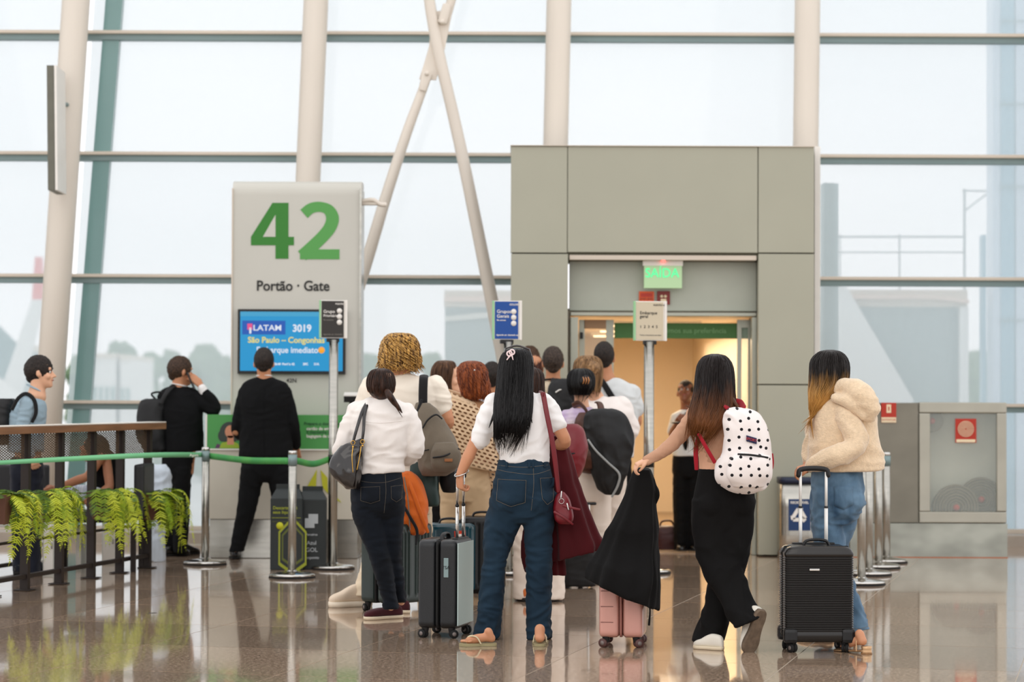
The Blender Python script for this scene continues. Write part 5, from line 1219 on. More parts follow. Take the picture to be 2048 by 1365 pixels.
b.wear('cloth', [b.Lf([(1112, 872, 14, .07, .0), (1116, 900, 24, .08), (1122, 950, 32, .09), (1134, 1010, 42, .10, 0, 4), (1146, 1060, 50, .11, 0, 6), (1152, 1095, 56, .12, 0, -10), (1152, 1112, 56, .12, 0, -14)], fn=drape(7, .10, 2), n=48)], W_red, .008, 3, .005, (5, 5, 5))
b.wear('cloth_tail', [b.Lf([(1085, 1010, 22, .04, .02), (1082, 1060, 34, .05, .02), (1086, 1110, 40, .05, .02), (1092, 1150, 38, .05, .02, 3)], fn=drape(6, .12, 5), n=40)], W_red, .008, 3, .004, (5, 5, 5))
# her suitcase
c1 = suitcase(890, 1272, -104, .36, .235, .50, 'dark cabin suitcase with pale back panel held by the woman with long black hair', mat('graphite shell', srgb(27, 29, 31), .32, var=.08, bump=.2, bscale=(260, 260, 260)), mat('graphite shell b', srgb(22, 24, 26), .32, var=.08, bump=.2, bscale=(260, 260, 260)), ribs='n', handle=.385, back=mat('pale silver panel', srgb(178, 196, 192), .3, .3))
tm_ = bx('lock_plate', (.181, .055, .40), (.006, .028, .11), M_al2, c1); text('lettering', 'TSA', (.0045, 0, 0), .026, M_black, tm_, rot=(PI/2, 0, PI/2), ext=.0005)

# ---- woman with ponytail, white blouse, dark jeans
p = Person(775, 1243, 'woman with brown ponytail in white blouse and dark skinny jeans with a glossy handbag', SK[1])
p.head(762, 774, 0, yaw=8, sc=.97, neck=(763, 812, 0))
p.core([(763, 808, 40, .06), (762, 850, 52, .09), (757, 935, 42, .085), (755, 975, 45, .09)])
p.arm((714, 826, 0), (688, 900, 0), (700, 925, .22), .95, hand=dict(curl=.5)); p.arm((810, 826, 0), (830, 895, .02), (800, 925, .22), .95, hand=dict(curl=.5))
p.leg((733, 985, 0), (757, 1100, 0), (782, 1215, 0), .72); p.leg((780, 985, .02), (789, 1110, .06), (803, 1205, .12), .68); p.finish()
bl = [p.Lf([(763, 794, 20, .048, -.01), (763, 801, 38, .068), (763, 812, 56, .09), (762, 835, 64, .115), (761, 865, 62, .122), (759, 900, 56, .118), (757, 930, 52, .112), (757, 947, 52, .11, 0, -3)]),
      p.T([(714, 822, 20, 0), (699, 855, 20, 0), (685, 890, 18.5, .0), (680, 905, 17, .05), (692, 922, 13, .15)], n=18), p.T([(812, 824, 20, 0), (826, 860, 20, 0), (830, 890, 19, .0), (828, 905, 18, .03), (815, 920, 14, .14)], n=18)]
o = p.wear('blouse', bl, W_blouse, amp=.010, fr=(6, 6, 12), seed=9); p.seam('back_seam', [(722, 842), (762, 846), (806, 842)], W_blouse, .0018, .0005, parent=o)
p.obj('neckband', tube([P(763+22*math.cos(a), 796+3*math.sin(a), p.Y-.055*math.sin(a)) for a in np.linspace(0, 2*PI, 24)], .006, n=6, m=40), W_blouse, parent=o)
jn = [p.Lf([(754, 940, 49, .10), (755, 960, 51, .112), (755, 985, 54, .13), (757, 1015, 54, .125), (758, 1035, 46, .09)]),
      p.Lf([(733, 985, 32, .12), (738, 1030, 34, .11), (747, 1070, 28, .09), (759, 1110, 22, .075), (768, 1150, 19, .07), (777, 1190, 16, .058), (782, 1219, 16, .052)]),
      p.Lf([(783, 985, 28, .11), (782, 1030, 27, .10, .02), (785, 1070, 20, .085, .04), (789, 1110, 15, .075, .06), (796, 1160, 13, .06, .09), (801, 1205, 12, .05, .12)]), p.B(733, 1000, .085, -.05), p.B(780, 1000, .083, -.05)]
o = p.wear('jeans', jn, W_dark, amp=.009, fr=(9, 9, 17), seed=4, mask=legmask(.8, .3, .25))
for q in ([(724, 974), (762, 972), (762, 1000), (744, 1006), (724, 1000)], [(784, 972), (806, 970), (805, 996), (795, 1003), (785, 996)]):
    p.patch('back_pocket', q, W_dark, .002, .002, parent=o)
    for i in range(len(q)): p.seam('stitching', [q[i], ((q[i][0]+q[(i+1) % 5][0])/2, (q[i][1]+q[(i+1) % 5][1])/2), q[(i+1) % 5]], M_stitch, .0006, .004, parent=o)
p.seam('yoke_seam', [(706, 958), (740, 964), (772, 964), (802, 956)], M_stitch, .0007, .001, parent=o); p.seam('centre_seam', [(772, 945), (774, 985), (770, 1025)], M_stitch, .0007, .001, parent=o)
HL = Loft([(762, 737, 8, .03, 0), (762, 743, 20, .075), (762, 758, 27, .10, -.005), (762, 778, 27, .10, -.012), (763, 792, 20, .07, -.025), (764, 800, 9, .03, -.04)], p.Y, .95, 72, 40)
p.hm = H_dkbr; o = p.obj('hair', HL.mesh(groove(20, .01, 4)), H_brown); p.obj('hair_strands', strands(HL, 130, .02, .75, .0014, 5, 1.01, (PI, PI*2)), H_brown, parent=o)
TL = [p.T([(774, 784, 6.5, -.11), (780, 793, 7, -.13), (788, 805, 6, -.12), (798, 817, 3.5, -.12), (804, 826, 1, -.12)], n=12)]+[p.T([(774+i, 784, 2, -.115), (781+i*.8, 797, 2, -.132), (790+i*.9, 812+i, 1.6, -.125), (800+i*1.5, 826+3*i, .5, -.125)], n=5) for i in (-3, -1.5, 0, 1.5, 3)]
p.obj('ponytail', join(TL), H_brown, parent=o); p.obj('hair_tie', p.B(774, 783, .016, -.108), mat('cream bead', srgb(225, 215, 190), .3))
M_burg = fabric('burgundy canvas', srgb(66, 24, 30), .1); M_soleb = mat('cream rubber', srgb(222, 206, 178), .6)
shoe(p.root, p.off, G(803, 1237), G(729, 1241), 'slip', M_burg, M_soleb); shoe(p.root, p.off, G(819, 1228), G(765, 1226), 'slip', M_burg, M_soleb)
YA = p.Y
b = Item('handbag', 'glossy black handbag on the shoulder of the woman with ponytail', 'bag', 695, 930, YA-.13)
b.wear('body', [b.Lf([(704, 884, 22, .03, 0, -8), (698, 900, 30, .05, 0, -7), (692, 930, 34, .065), (692, 955, 30, .065, 0, 6), (697, 972, 20, .05, 0, 8), (700, 979, 8, .02)], e=.8)], L_black, .006, 3, .007, (9, 9, 7), seed=3)
for k in ([(704, 893, 2.6, -.02), (713, 860, 3.2, -.02), (724, 825, 3.4, .02), (734, 806, 3.6, .08), (736, 808, 3.4, .16)], [(724, 886, 2.6, -.03), (727, 860, 3.2, -.03), (729, 830, 3.4, .01), (735, 808, 3.6, .07), (738, 808, 3.4, .16)]): b.strap(k, L_black, 'handle', .6)
for x, y in ((706, 886), (725, 884)):
    b.obj('ring', tube([P(x+4*math.cos(a), y+4*math.sin(a), b.Y-.04) for a in np.linspace(0, 2*PI, 16)], .0022, n=6, m=24), M_gold); b.obj('stud', b.B(x, y+8, .007, -.045), M_gold)
b.strap([(706, 894, .9, -.055), (704, 915, .9, -.067), (706, 945, .9, -.066)], M_gold, 'chain_trim', 1); b.strap([(722, 894, .9, -.05), (719, 915, .9, -.058), (714, 940, .9, -.06)], M_gold, 'chain_trim', 1)
# ---- tall person, curly blond hair, white tee
p = Person(770, 1213, 'person with curly blond hair in white tee and cream trousers carrying a grey backpack', SK[0])
p.head(800, 704, 0, yaw=0, sc=1.04, neck=(800, 756, 0), nr=.06)
p.core([(802, 760, 45, .07), (806, 820, 60, .10), (806, 900, 50, .1), (806, 980, 50, .1)])
p.arm((740, 772, 0), (722, 860, 0), (735, 900, .25), 1.05, hand=dict(curl=.5)); p.arm((876, 775, 0), (896, 843, .0), (880, 862, .22), 1.15, hand=dict(curl=.5))
p.leg((780, 985, 0), (760, 1090, 0), (730, 1180, -.02)); p.leg((832, 985, .15), (842, 1085, .25), (846, 1178, .35)); p.finish()
p.wear('t_shirt', [p.Lf([(801, 745, 22, .052, -.01), (801, 751, 38, .07), (803, 760, 62, .10), (806, 780, 74, .125), (807, 820, 70, .13), (806, 880, 62, .12), (806, 950, 58, .12), (806, 985, 58, .12)]),
       p.T([(745, 775, 24, 0), (732, 808, 24, 0), (726, 835, 22, 0)], n=18), p.T([(868, 774, 24, 0), (880, 798, 23, 0), (885, 816, 20, 0)], n=18)], fabric('cream white jersey', srgb(240, 230, 214), .015), amp=.011, fr=(5, 5, 10), seed=12)
p.wear('trousers', [p.Lf([(806, 960, 54, .11), (806, 1000, 58, .125), (806, 1030, 54, .11)]), p.Lf([(782, 990, 30, .11), (768, 1050, 29, .10), (757, 1100, 27, .09), (742, 1150, 25, .085, -.01), (728, 1192, 24, .09, -.02)]), p.Lf([(832, 990, 30, .11, .12), (840, 1080, 26, .09, .25), (846, 1186, 22, .08, .35)])], W_cream, amp=.009, fr=(6, 6, 10), seed=21)
M_chk = mat('cream leather', srgb(226, 206, 182), .55, var=.04)
o = shoe(p.root, p.off, G(742, 1213), G(658, 1216), 'chunky', M_chk, mat('cream foam sole', srgb(232, 218, 196), .6)); 
for i in range(4): p.obj('lace', p.T([(692-i*6, 1180+i*5.5, 1.2, -.09), (697-i*6, 1176+i*5.5, 1.4, 0), (694-i*6, 1178+i*5.5, 1.2, .06)], n=6), W_tee, parent=o)
shoe(p.root, p.off, G(858, 1200), G(835, 1200), 'chunky', M_chk, M_soleb)
HL = Loft([(800, 666, 10, .04), (800, 672, 24, .085), (800, 688, 33, .12), (800, 710, 37, .13, -.01), (800, 728, 37, .12, -.02), (800, 740, 31, .09, -.03)], p.Y, .95, 80, 40)
p.hm = H_blond; o = p.obj('hair', HL.mesh(groove(15, .03, 8)), H_blond); p.obj('curls', strands(HL, 380, .03, 1.0, .0036, 9, 1.03, (0, 2*PI), wave=.20, wk=2.2, ext=.3, ns=26), H_blond, parent=o)
YB = p.Y
M_gcan = fabric('grey brown canvas', srgb(112, 102, 88), .08, .85, .5, (250, 250, 250)); M_web = fabric('black webbing', srgb(26, 26, 27), .1)
b = Item('backpack', 'grey canvas backpack slung on the shoulder of the person with blond curls', 'backpack', 875, 880, YB-.22)
b.wear('body', [b.Lf([(846, 806, 14, .04), (852, 822, 24, .07), (862, 850, 34, .10), (872, 885, 42, .125), (878, 915, 43, .13), (876, 938, 38, .12), (868, 952, 24, .07)], e=.75)], M_gcan, .0075, 3, .006, (7, 7, 7), seed=6)
b.wear('front_pocket', [b.Lf([(888, 885, 20, .03, -.115), (892, 905, 30, .055, -.12), (890, 930, 29, .055, -.11), (884, 945, 18, .03, -.09)], e=.7)], M_gcan, .007, 2, .004, (8, 8, 8))
b.strap([(845, 857, 1.6, -.115), (856, 840, 1.8, -.12), (872, 830, 1.8, -.12), (884, 838, 1.6, -.10)], M_nylon, 'zip', .6); b.strap([(866, 916, 1.8, -.17), (890, 912, 1.8, -.185), (918, 898, 1.8, -.14)], M_nylon, 'zip', .6)
b.strap([(834, 905, 1.2, -.13), (858, 900, 1.2, -.14)], M_web, 'compression_strap', .5); b.obj('maker_patch', b.Lf([(897, 918, 8, .004, -.178), (897, 924, 8, .004, -.178)], e=.3), mat('tan leather patch', srgb(150, 96, 56), .6))
b.strap([(846, 812, 9, -.02), (846, 785, 9, -.02), (847, 760, 9, .0), (848, 752, 9, .06)], M_web, 'shoulder_strap', .3); b.strap([(832, 834, 3, -.06), (838, 815, 3, -.05), (844, 800, 3, -.03)], M_web, 'strap_adjuster', .4)
b = Item('tote_bag', 'dark green tote hanging under the grey canvas backpack', 'bag', 848, 970, YB-.12)
b.wear('body', [b.Lf([(846, 925, 26, .03), (846, 950, 29, .05), (847, 980, 31, .06), (848, 1008, 31, .06), (848, 1013, 29, .05)], e=.5)], mat('dark green nylon', srgb(24, 50, 46), .4, var=.2), .008, 2, .006, (6, 6, 6)); b.strap([(826, 930, 2, 0), (830, 900, 2, .02), (840, 880, 2, .05)], M_web, 'handle'); b.strap([(866, 930, 2, 0), (862, 900, 2, .02), (852, 880, 2, .05)], M_web, 'handle')
b = Item('crossbody_bag', 'small round black bag between the green tote and beige trousers', 'bag', 900, 960, YB-.05)
b.wear('body', [b.Lf([(898, 925, 16, .03), (900, 945, 22, .05), (900, 968, 21, .05), (898, 986, 12, .03)], e=.8)], M_nylon, .008, 2, .004, (8, 8, 8)); b.strap([(886, 930, 1.6, 0), (872, 880, 1.6, .02), (850, 800, 1.6, .04)], M_web)
# ---- woman in beige open-back top and black trousers
p = Person(1440, 1297, 'woman in open-back beige top and wide black trousers leaning on a jacket-covered suitcase', SK[1])
p.head(1431, 750, 0, yaw=0, sc=.98, neck=(1432, 805, 0))
p.core([(1432, 805, 42, .06, .0), (1436, 850, 50, .085), (1440, 905, 44, .085), (1448, 950, 50, .095), (1450, 985, 54, .1)])
p.arm((1392, 826, 0), (1346, 888, -.04), (1296, 920, -.08), .76, hand=dict(d=(-1, -.1, -.45), n=(-.3, -.2, 1), curl=.75, side=-1, thumb=.8, size=.9)); p.arm((1478, 826, 0), (1497, 905, .05), (1470, 920, .25), .9, hand=dict(curl=.5))
p.leg((1475, 985, 0), (1458, 1130, .02), (1425, 1270, .03)); p.leg((1428, 985, 0), (1440, 1115, -.03), (1458, 1165, -.09), .8); p.leg((1440, 1115, -.03), (1458, 1165, -.10), (1497, 1230, -.20), .5); p.finish()
p.wear('top', [p.Lf([(1433, 806, 36, .06), (1435, 818, 47, .085), (1438, 850, 50, .1), (1442, 890, 44, .097), (1445, 927, 43, .097)]), p.T([(1396, 822, 19, 0), (1372, 856, 17, -.02), (1347, 886, 15, -.04), (1322, 906, 12, -.06), (1294, 922, 10.5, -.08)], n=18), p.T([(1474, 824, 18, 0), (1490, 860, 15, .02), (1496, 900, 13, .05), (1475, 918, 11, .2)], n=16)], W_rib, amp=.006, fr=(10, 10, 18), seed=31)
o = p.wear('trousers', [p.Lf([(1452, 937, 55, .10), (1450, 960, 57, .11), (1448, 1000, 62, .13), (1446, 1040, 61, .12), (1444, 1075, 56, .09)]),
      p.Lf([(1476, 1000, 36, .12), (1468, 1060, 40, .11), (1460, 1110, 38, .10), (1450, 1160, 33, .09, .01), (1434, 1220, 28, .09, .02), (1417, 1284, 33, .12, .03)]),
      p.Lf([(1420, 1000, 37, .12), (1424, 1060, 40, .11), (1434, 1110, 42, .10, -.02), (1452, 1160, 40, .095, -.07), (1474, 1205, 34, .09, -.13, -4), (1497, 1243, 31, .09, -.2, -14)]), p.B(1425, 1010, .09, -.05), p.B(1478, 1010, .09, -.05)], W_black, amp=.015, fr=(6, 6, 7), seed=33, mask=legmask(.8, .4, .35))
HL = Loft([(1430, 708, 8, .03), (1430, 714, 22, .075), (1430, 730, 33, .10, -.005), (1430, 755, 37, .106, -.014), (1429, 785, 39, .09, -.04), (1426, 810, 43, .06, -.075), (1418, 832, 40, .042, -.10), (1412, 850, 32, .03, -.115), (1408, 862, 22, .015, -.12)], p.Y, .92, 80, 50)
M_om1 = ombre('brown hair with amber ends', P(1430, 770, p.Y).z, P(1430, 850, p.Y).z, srgb(22, 12, 9), srgb(112, 66, 30)); p.hm = M_om1
o = p.obj('hair', HL.mesh(groove(19, .014, 11)), M_om1); p.obj('hair_strands', strands(HL, 330, .03, 1.0, .0019, 12, 1.02, (PI*.95, PI*2.05), ext=.55, ns=14), M_om1, parent=o)
p.obj('loose_lock', join([p.T([(1460, 790, 4, -.09), (1472, 810, 4, -.11), (1486, 824, 2.5, -.12), (1494, 838, .8, -.12)], n=6), p.T([(1400, 800, 4, -.06), (1390, 818, 3, -.09), (1372, 812, .8, -.09)], n=6), p.T([(1455, 800, 4, -.10), (1465, 826, 3.4, -.12), (1472, 848, .8, -.12)], n=6)]), M_om1, parent=o)
M_wsn = mat('white leather', srgb(228, 222, 208), .5, var=.03); M_solew = mat('worn sole', srgb(104, 88, 72), .8, var=.2, vscale=(30, 30, 30))
shoe(p.root, p.off, G(1446, 1302), G(1389, 1300)+Vector((.0, .05, 0)), 'sneaker', M_wsn, M_soleb, h=.72)
ht = P(1522, 1236, p.Y-.26); tt = P(1499, 1304, p.Y-.22); tt.z = .006; dd = (ht-tt).normalized(); ht = tt+dd*.235
# raised foot: sole faces the camera
o = shoe(p.root, p.off, (0, 0, 0), (.255, 0, 0), 'sneaker', M_wsn, M_solew)
def pose(o, heel, toe, upv):
    d = (Vector(toe)-Vector(heel)).normalized(); u = Vector(upv); u = (u-d*u.dot(d)).normalized(); s_ = u.cross(d)*-1
    M = Matrix(((d.x, -s_.x, u.x, 0), (d.y, -s_.y, u.y, 0), (d.z, -s_.z, u.z, 0), (0, 0, 0, 1)))
    M.translation = Vector(heel); Lm = Matrix.Translation(-Vector(o.parent.location)) @ M @ Matrix.Translation(Vector(o.parent.location)); o.matrix_basis = Lm
pose(o, ht, tt, (-.35, .75, .35))
b = Item('backpack', 'white backpack with black polka dots on woman in beige top', 'backpack', 1490, 900, p.Y-.20)
def polka(name, base, dot, scale, r):
    m = fabric(name, base, .01).copy(); t = m.node_tree; bb_ = t.nodes['Principled BSDF']; tc = t.nodes.new('ShaderNodeTexCoord'); sp = t.nodes.new('ShaderNodeSeparateXYZ'); cb = t.nodes.new('ShaderNodeCombineXYZ'); vo = t.nodes.new('ShaderNodeTexVoronoi'); vo.voronoi_dimensions = '2D'; vo.inputs['Scale'].default_value = scale; vo.inputs['Randomness'].default_value = .45
    lt = t.nodes.new('ShaderNodeMath'); lt.operation = 'LESS_THAN'; lt.inputs[1].default_value = r; mx = t.nodes.new('ShaderNodeMix'); mx.data_type = 'RGBA'; mx.inputs['A'].default_value = base; mx.inputs['B'].default_value = dot
    t.links.new(tc.outputs['Object'], sp.inputs[0]); t.links.new(sp.outputs['X'], cb.inputs['X']); t.links.new(sp.outputs['Z'], cb.inputs['Y']); t.links.new(cb.outputs[0], vo.inputs['Vector']); t.links.new(vo.outputs['Distance'], lt.inputs[0]); t.links.new(lt.outputs[0], mx.inputs['Factor']); t.links.new(mx.outputs['Result'], bb_.inputs['Base Color']); return m
M_pol = polka('white canvas with black dots', srgb(236, 228, 224), srgb(18, 16, 20), 20, .17)
b.wear('body', [b.Lf([(1476, 816, 20, .05, .02), (1482, 826, 33, .08), (1488, 845, 41, .105), (1494, 875, 45, .12), (1494, 905, 49, .125), (1488, 935, 58, .125), (1486, 960, 54, .12), (1492, 980, 36, .09), (1495, 988, 16, .04)], e=.78)], M_pol, .007, 3, .012, (6, 6, 7), seed=41)
b.wear('front_pocket', [b.Lf([(1512, 908, 30, .03, -.115, 4), (1502, 914, 38, .055, -.125, 3), (1498, 930, 43, .065, -.13, 2), (1496, 952, 44, .065, -.13), (1497, 975, 30, .045, -.11)], e=.7)], M_pol, .007, 3, .008, (7, 7, 7), seed=43)
b.strap([(1476, 909, 2, -.16), (1505, 911, 2.2, -.188), (1536, 916, 2, -.165)], M_nylon, 'zip', .6)
lb = b.obj('label', b.Lf([(1503, 874, 10.5, .003, -.122, 3), (1503, 886, 10.5, .003, -.125, 3)], e=.3), mat('navy label cloth', srgb(26, 34, 70), .7)); 
c = P(1503, 880, b.Y-.13); text('lettering', 'SPORT', (c.x-b.off[0], c.y-b.off[1], c.z-b.off[2]), .02, mat('red thread', srgb(190, 60, 60), .7), b.root, ext=.001, rot=(PI/2, .25, 0))
M_rw = fabric('red webbing', srgb(150, 20, 34), .1); b.strap([(1399, 872, 5, .1), (1392, 900, 5, .08), (1393, 940, 4, .06)], M_rw, 'shoulder_strap'); b.strap([(1397, 868, 4, .06), (1412, 895, 4, .03), (1430, 926, 4, .02)], M_rw, 'strap_adjuster'); b.strap([(1452, 818, 7, .05), (1462, 806, 8, .12), (1478, 806, 8, .12), (1488, 818, 7, .03)], M_rw, 'top_strap'); b.strap([(1544, 908, 2.5, -.02), (1545, 925, 3, -.02), (1544, 938, 2.5, -.02)], M_rw, 'zip_pull')
# pink case and black jacket over its handle
c2 = suitcase(1246, 1291, -97, .34, .245, .44, 'rose pink cabin suitcase under a black jacket', mat('rose shell', srgb(206, 150, 136), .3, var=.04, coat=.4), None, ribs='n', handle=.44, seam_m=mat('rose seam', srgb(150, 98, 88), .4), wheel_m=mat('rose wheel', srgb(88, 58, 54), .5))
for k in range(4): bx('side_groove', (.170, -.075, .14+k*.085), (.004, .07, .004), mat('rose groove', srgb(140, 92, 84), .5), c2)
b = Item('jacket', 'black jacket draped from the hand over the pink suitcase', 'jacket', 1270, 1000, YG(1246, 1293)-.05)
b.wear('cloth', [b.Lf([(1286, 937, 17, .05), (1284, 960, 25, .07), (1278, 1000, 34, .09), (1268, 1050, 46, .12, 0, 0), (1258, 1100, 57, .14, 0, 6), (1250, 1145, 66, .21, 0, 16), (1245, 1172, 68, .23, 0, 26), (1243, 1190, 68, .23, 0, 30)], e=.8, fn=drape(6, .09, 7), n=64)], W_black, .009, 4, .012, (5, 5, 3), seed=51)
b.obj('hanging_cord', b.T([(1299, 1200, 1.6, -.1), (1300, 1225, 1.6, -.1), (1298, 1250, 2.4, -.1)], n=6), W_black); b.wear('bunched_sleeve', [b.T([(1300, 962, 10, .0), (1308, 990, 11, .0), (1304, 1010, 8, 0)], n=12)], W_black, .008, 3, .006, (8, 8, 8))
# ---- woman in cream fleece
p = Person(1690, 1288, 'woman with dark to blond hair in cream hooded fleece and washed blue jeans', SK[0])
p.head(1655, 748, .02, yaw=38, pitch=-4, sc=.97, neck=(1672, 800, 0))
p.core([(1680, 805, 45, .07), (1686, 860, 55, .1), (1676, 930, 44, .09), (1674, 985, 46, .1)])
p.arm((1690, 825, -.03), (1722, 882, -.1), (1620, 933, -.12), .9, hand=dict(d=(-1, .1, -.3), n=(0, -.4, 1), curl=.8, side=-1, thumb=.6, size=.85)); p.arm((1640, 830, .05), (1625, 900, .1), (1612, 940, .02), .9)
p.leg((1652, 985, 0), (1666, 1110, .0), (1712, 1255, .02)); p.leg((1695, 985, .05), (1668, 1110, .1), (1650, 1255, .16))
hf, tf_ = G(1733, 1292, .045), G(1683, 1296, .015)+Vector((-.02, -.03, 0)); p.foot(hf, tf_, .95); p.finish()
o = p.wear('fleece_jacket', [p.Lf([(1684, 790, 40, .08), (1686, 805, 56, .11), (1688, 840, 66, .13), (1690, 880, 72, .135), (1691, 915, 77, .135), (1692, 942, 78, .135, 0, -3)]),
       p.T([(1646, 820, 24, .05), (1632, 870, 24, .08), (1624, 915, 20, .06)], n=18)], W_fleece, .0085, 4, .015, (5, 5, 8), seed=61)
p.wear('sleeve', [p.T([(1676, 822, 20, -.07), (1692, 834, 24, -.11), (1706, 858, 26, -.14), (1712, 884, 25, -.16), (1700, 902, 22, -.18), (1668, 913, 22, -.18), (1634, 926, 17, -.15), (1622, 931, 13, -.14)], n=20)], W_fleece, .0085, 3, .012, (7, 7, 10), seed=65, child_of=o)
p.wear('hood', [p.T([(1664, 782, 9, -.06), (1690, 772, 17, -.10), (1718, 786, 24, -.15), (1740, 814, 22, -.17), (1740, 834, 13, -.16)], n=18), p.T([(1670, 796, 10, -.12), (1700, 806, 13, -.16), (1726, 830, 12, -.17)], n=14), p.B(1705, 790, .06, -.07)], W_fleece, .0085, 3, .007, (7, 7, 9), seed=62, child_of=o)
o = p.wear('jeans', [p.Lf([(1674, 938, 50, .10), (1674, 960, 52, .12), (1676, 990, 54, .13), (1672, 1025, 50, .12), (1665, 1050, 42, .09)]),
      p.Lf([(1652, 985, 30, .12), (1652, 1040, 31, .10), (1660, 1090, 30, .09), (1676, 1140, 25, .085), (1692, 1190, 25, .085, .01), (1704, 1230, 27, .09, .02), (1711, 1262, 28, .10, .02, -4)]),
      p.Lf([(1696, 985, 32, .12, .04), (1686, 1040, 30, .10, .07), (1672, 1090, 26, .09, .10), (1662, 1160, 24, .085, .13), (1652, 1262, 27, .09, .16)]), p.B(1698, 1000, .095, -.03)], W_wash, amp=.013, fr=(7, 7, 13), seed=64)
p.patch('back_pocket', [(1662, 972), (1700, 972), (1700, 1008), (1681, 1018), (1662, 1010)], W_wash, .003, .002, parent=o); p.seam('hem_stitch', [(1690, 1252), (1712, 1256), (1735, 1252)], M_stitch, .001, .001, parent=o)
HL = Loft([(1660, 700, 8, .03, .02), (1660, 706, 24, .075, .02), (1659, 722, 36, .10, .015), (1659, 745, 38, .11, .01), (1656, 768, 36, .10, .0, 3), (1644, 790, 26, .07, -.03, 4), (1634, 812, 14, .035, -.05), (1628, 826, 7, .015, -.05)], p.Y, .92, 80, 44)
M_om2 = ombre('dark hair with blond ends', P(1650, 745, p.Y).z, P(1650, 800, p.Y).z, srgb(22, 15, 11), srgb(196, 144, 74)); p.hm = M_om2
o = p.obj('hair', HL.mesh(groove(18, .016, 21)), M_om2); p.obj('hair_strands', strands(HL, 300, .03, 1.0, .0018, 22, 1.02, (PI*.75, PI*2.05), ext=.5, ns=14), M_om2, parent=o)
p.obj('front_lock', join([p.T([(1628+i*3, 745, 3.5, .0), (1622+i*3, 775, 4, -.03), (1621+i*4, 800, 3, -.05), (1622+i*5, 824, .7, -.05)], n=6) for i in range(5)]), M_om2, parent=o)
M_nude = mat('bronze sandal', srgb(196, 158, 118), .25, .7); q0 = P(1728, 1290, hf.y)
o = p.obj('sandal', tube([tuple(hf+Vector((0, 0, -.028))), tuple((hf+tf_)/2+Vector((0, 0, -.02))), tuple(tf_+Vector((-.005, 0, -.009)))], [.03, .028, .036], n=12, m=12, flat=.25, up=(0, 0, 1)), M_nude)
p.obj('heel_block', tube([tuple(Vector((hf.x, hf.y, .0))), tuple(Vector((hf.x, hf.y, .022))), tuple(Vector((hf.x, hf.y, .042)))], [.032, .027, .03], n=20, m=4, round_ends=False), M_nude, parent=o)
p.obj('strap', tube([tuple(hf.lerp(tf_, .4)+Vector((0, -.04, -.02))), tuple(hf.lerp(tf_, .38)+Vector((0, -.01, .06))), tuple(hf.lerp(tf_, .4)+Vector((0, .04, -.02)))], .004, n=6, m=12), M_nude, parent=o)
hf2 = G(1652, 1285); shoe(p.root, p.off, hf2+Vector((.06, .12, 0)), hf2+Vector((-.15, .12, 0)), 'slip', M_nude, M_nude, h=.6)
M_rc = mat('black ribbed shell', srgb(25, 22, 19), .3, var=.06, coat=.2)
c3 = suitcase(1632, 1302, 3, .372, .235, .515, 'large black suitcase with horizontal ribs in front of the woman in fleece', M_rc, None, ribs='h', handle=.405, guard=True, tube_m=mat('pale aluminium tube', srgb(232, 232, 228), .3, .1))
bx('maker_badge', (-.03, -.1225, .445), (.055, .006, .012), M_chrome, c3)

# ---- more luggage in the queue
M_gshell = mat('dark green shell', srgb(24, 42, 38), .28, var=.08, coat=.2); M_bshell = mat('black shell', srgb(22, 23, 24), .3, var=.1)
suitcase(793, 1221, 52, .42, .27, .50, 'dark green suitcase with vertical ribs behind the skinny jeans', M_gshell, M_gshell, ribs='v', ribn=13, handle=0)
b = Item('backpack', 'orange backpack standing on the dark green ribbed suitcase', 'backpack', 815, 1010, YG(793, 1221)-.0)
M_or = fabric('orange nylon', srgb(206, 98, 24), .06, .6)
b.wear('body', [b.Lf([(806, 944, 18, .06), (812, 952, 24, .09), (818, 975, 30, .11), (822, 1010, 34, .12), (820, 1045, 36, .12), (818, 1064, 34, .11), (818, 1070, 26, .08)], e=.7)], M_or, .008, 3, .009, (6, 6, 6), seed=71)
b.strap([(812, 948, 4, -.08), (826, 985, 4, -.12), (842, 1030, 4, -.12), (856, 1066, 3, -.1)], M_or, 'shoulder_strap', .3); b.strap([(806, 1010, 3, -.13), (820, 1035, 3, -.135), (834, 1062, 3, -.12), (832, 1090, 2, -.14)], M_web, 'strap_adjuster', .4); b.strap([(808, 955, 1.2, -.10), (816, 1000, 1.2, -.128), (820, 1060, 1.2, -.125)], M_stitch, 'piping', 1)
c4 = suitcase(898, 1200, 12, .33, .2, .46, 'glossy teal suitcase with red sticker behind the graphite case', mat('glossy teal shell', srgb(10, 62, 74), .12, var=.1, coat=.8), None, ribs='n', handle=0)
st_ = bx('fragile_sticker', (.055, -.1035, .41), (.075, .003, .115), mat('orange red sticker', srgb(206, 62, 34), .5), c4, rot=(0, -.06, 0))
v, f = tube([(0, -.003, -.035), (0, -.003, 0)], .003, n=6, m=2); mesh_obj('glass_symbol', v, f, M_white, st_); v, f = tube([(0, -.003, .0), (0, -.003, .02), (0, -.003, .035)], [.006, .015, .016], n=10, m=5, flat=.15, round_ends=False, up=(0, 1, 0)); mesh_obj('glass_symbol', v, f, M_white, st_); bx('glass_symbol', (0, -.003, -.038), (.03, .002, .005), M_white, st_, bev=0)
suitcase(965, 1198, -4, .3, .24, .50, 'black suitcase with raised ribs behind the left blue jeans leg', M_bshell, None, ribs='v', ribn=7)
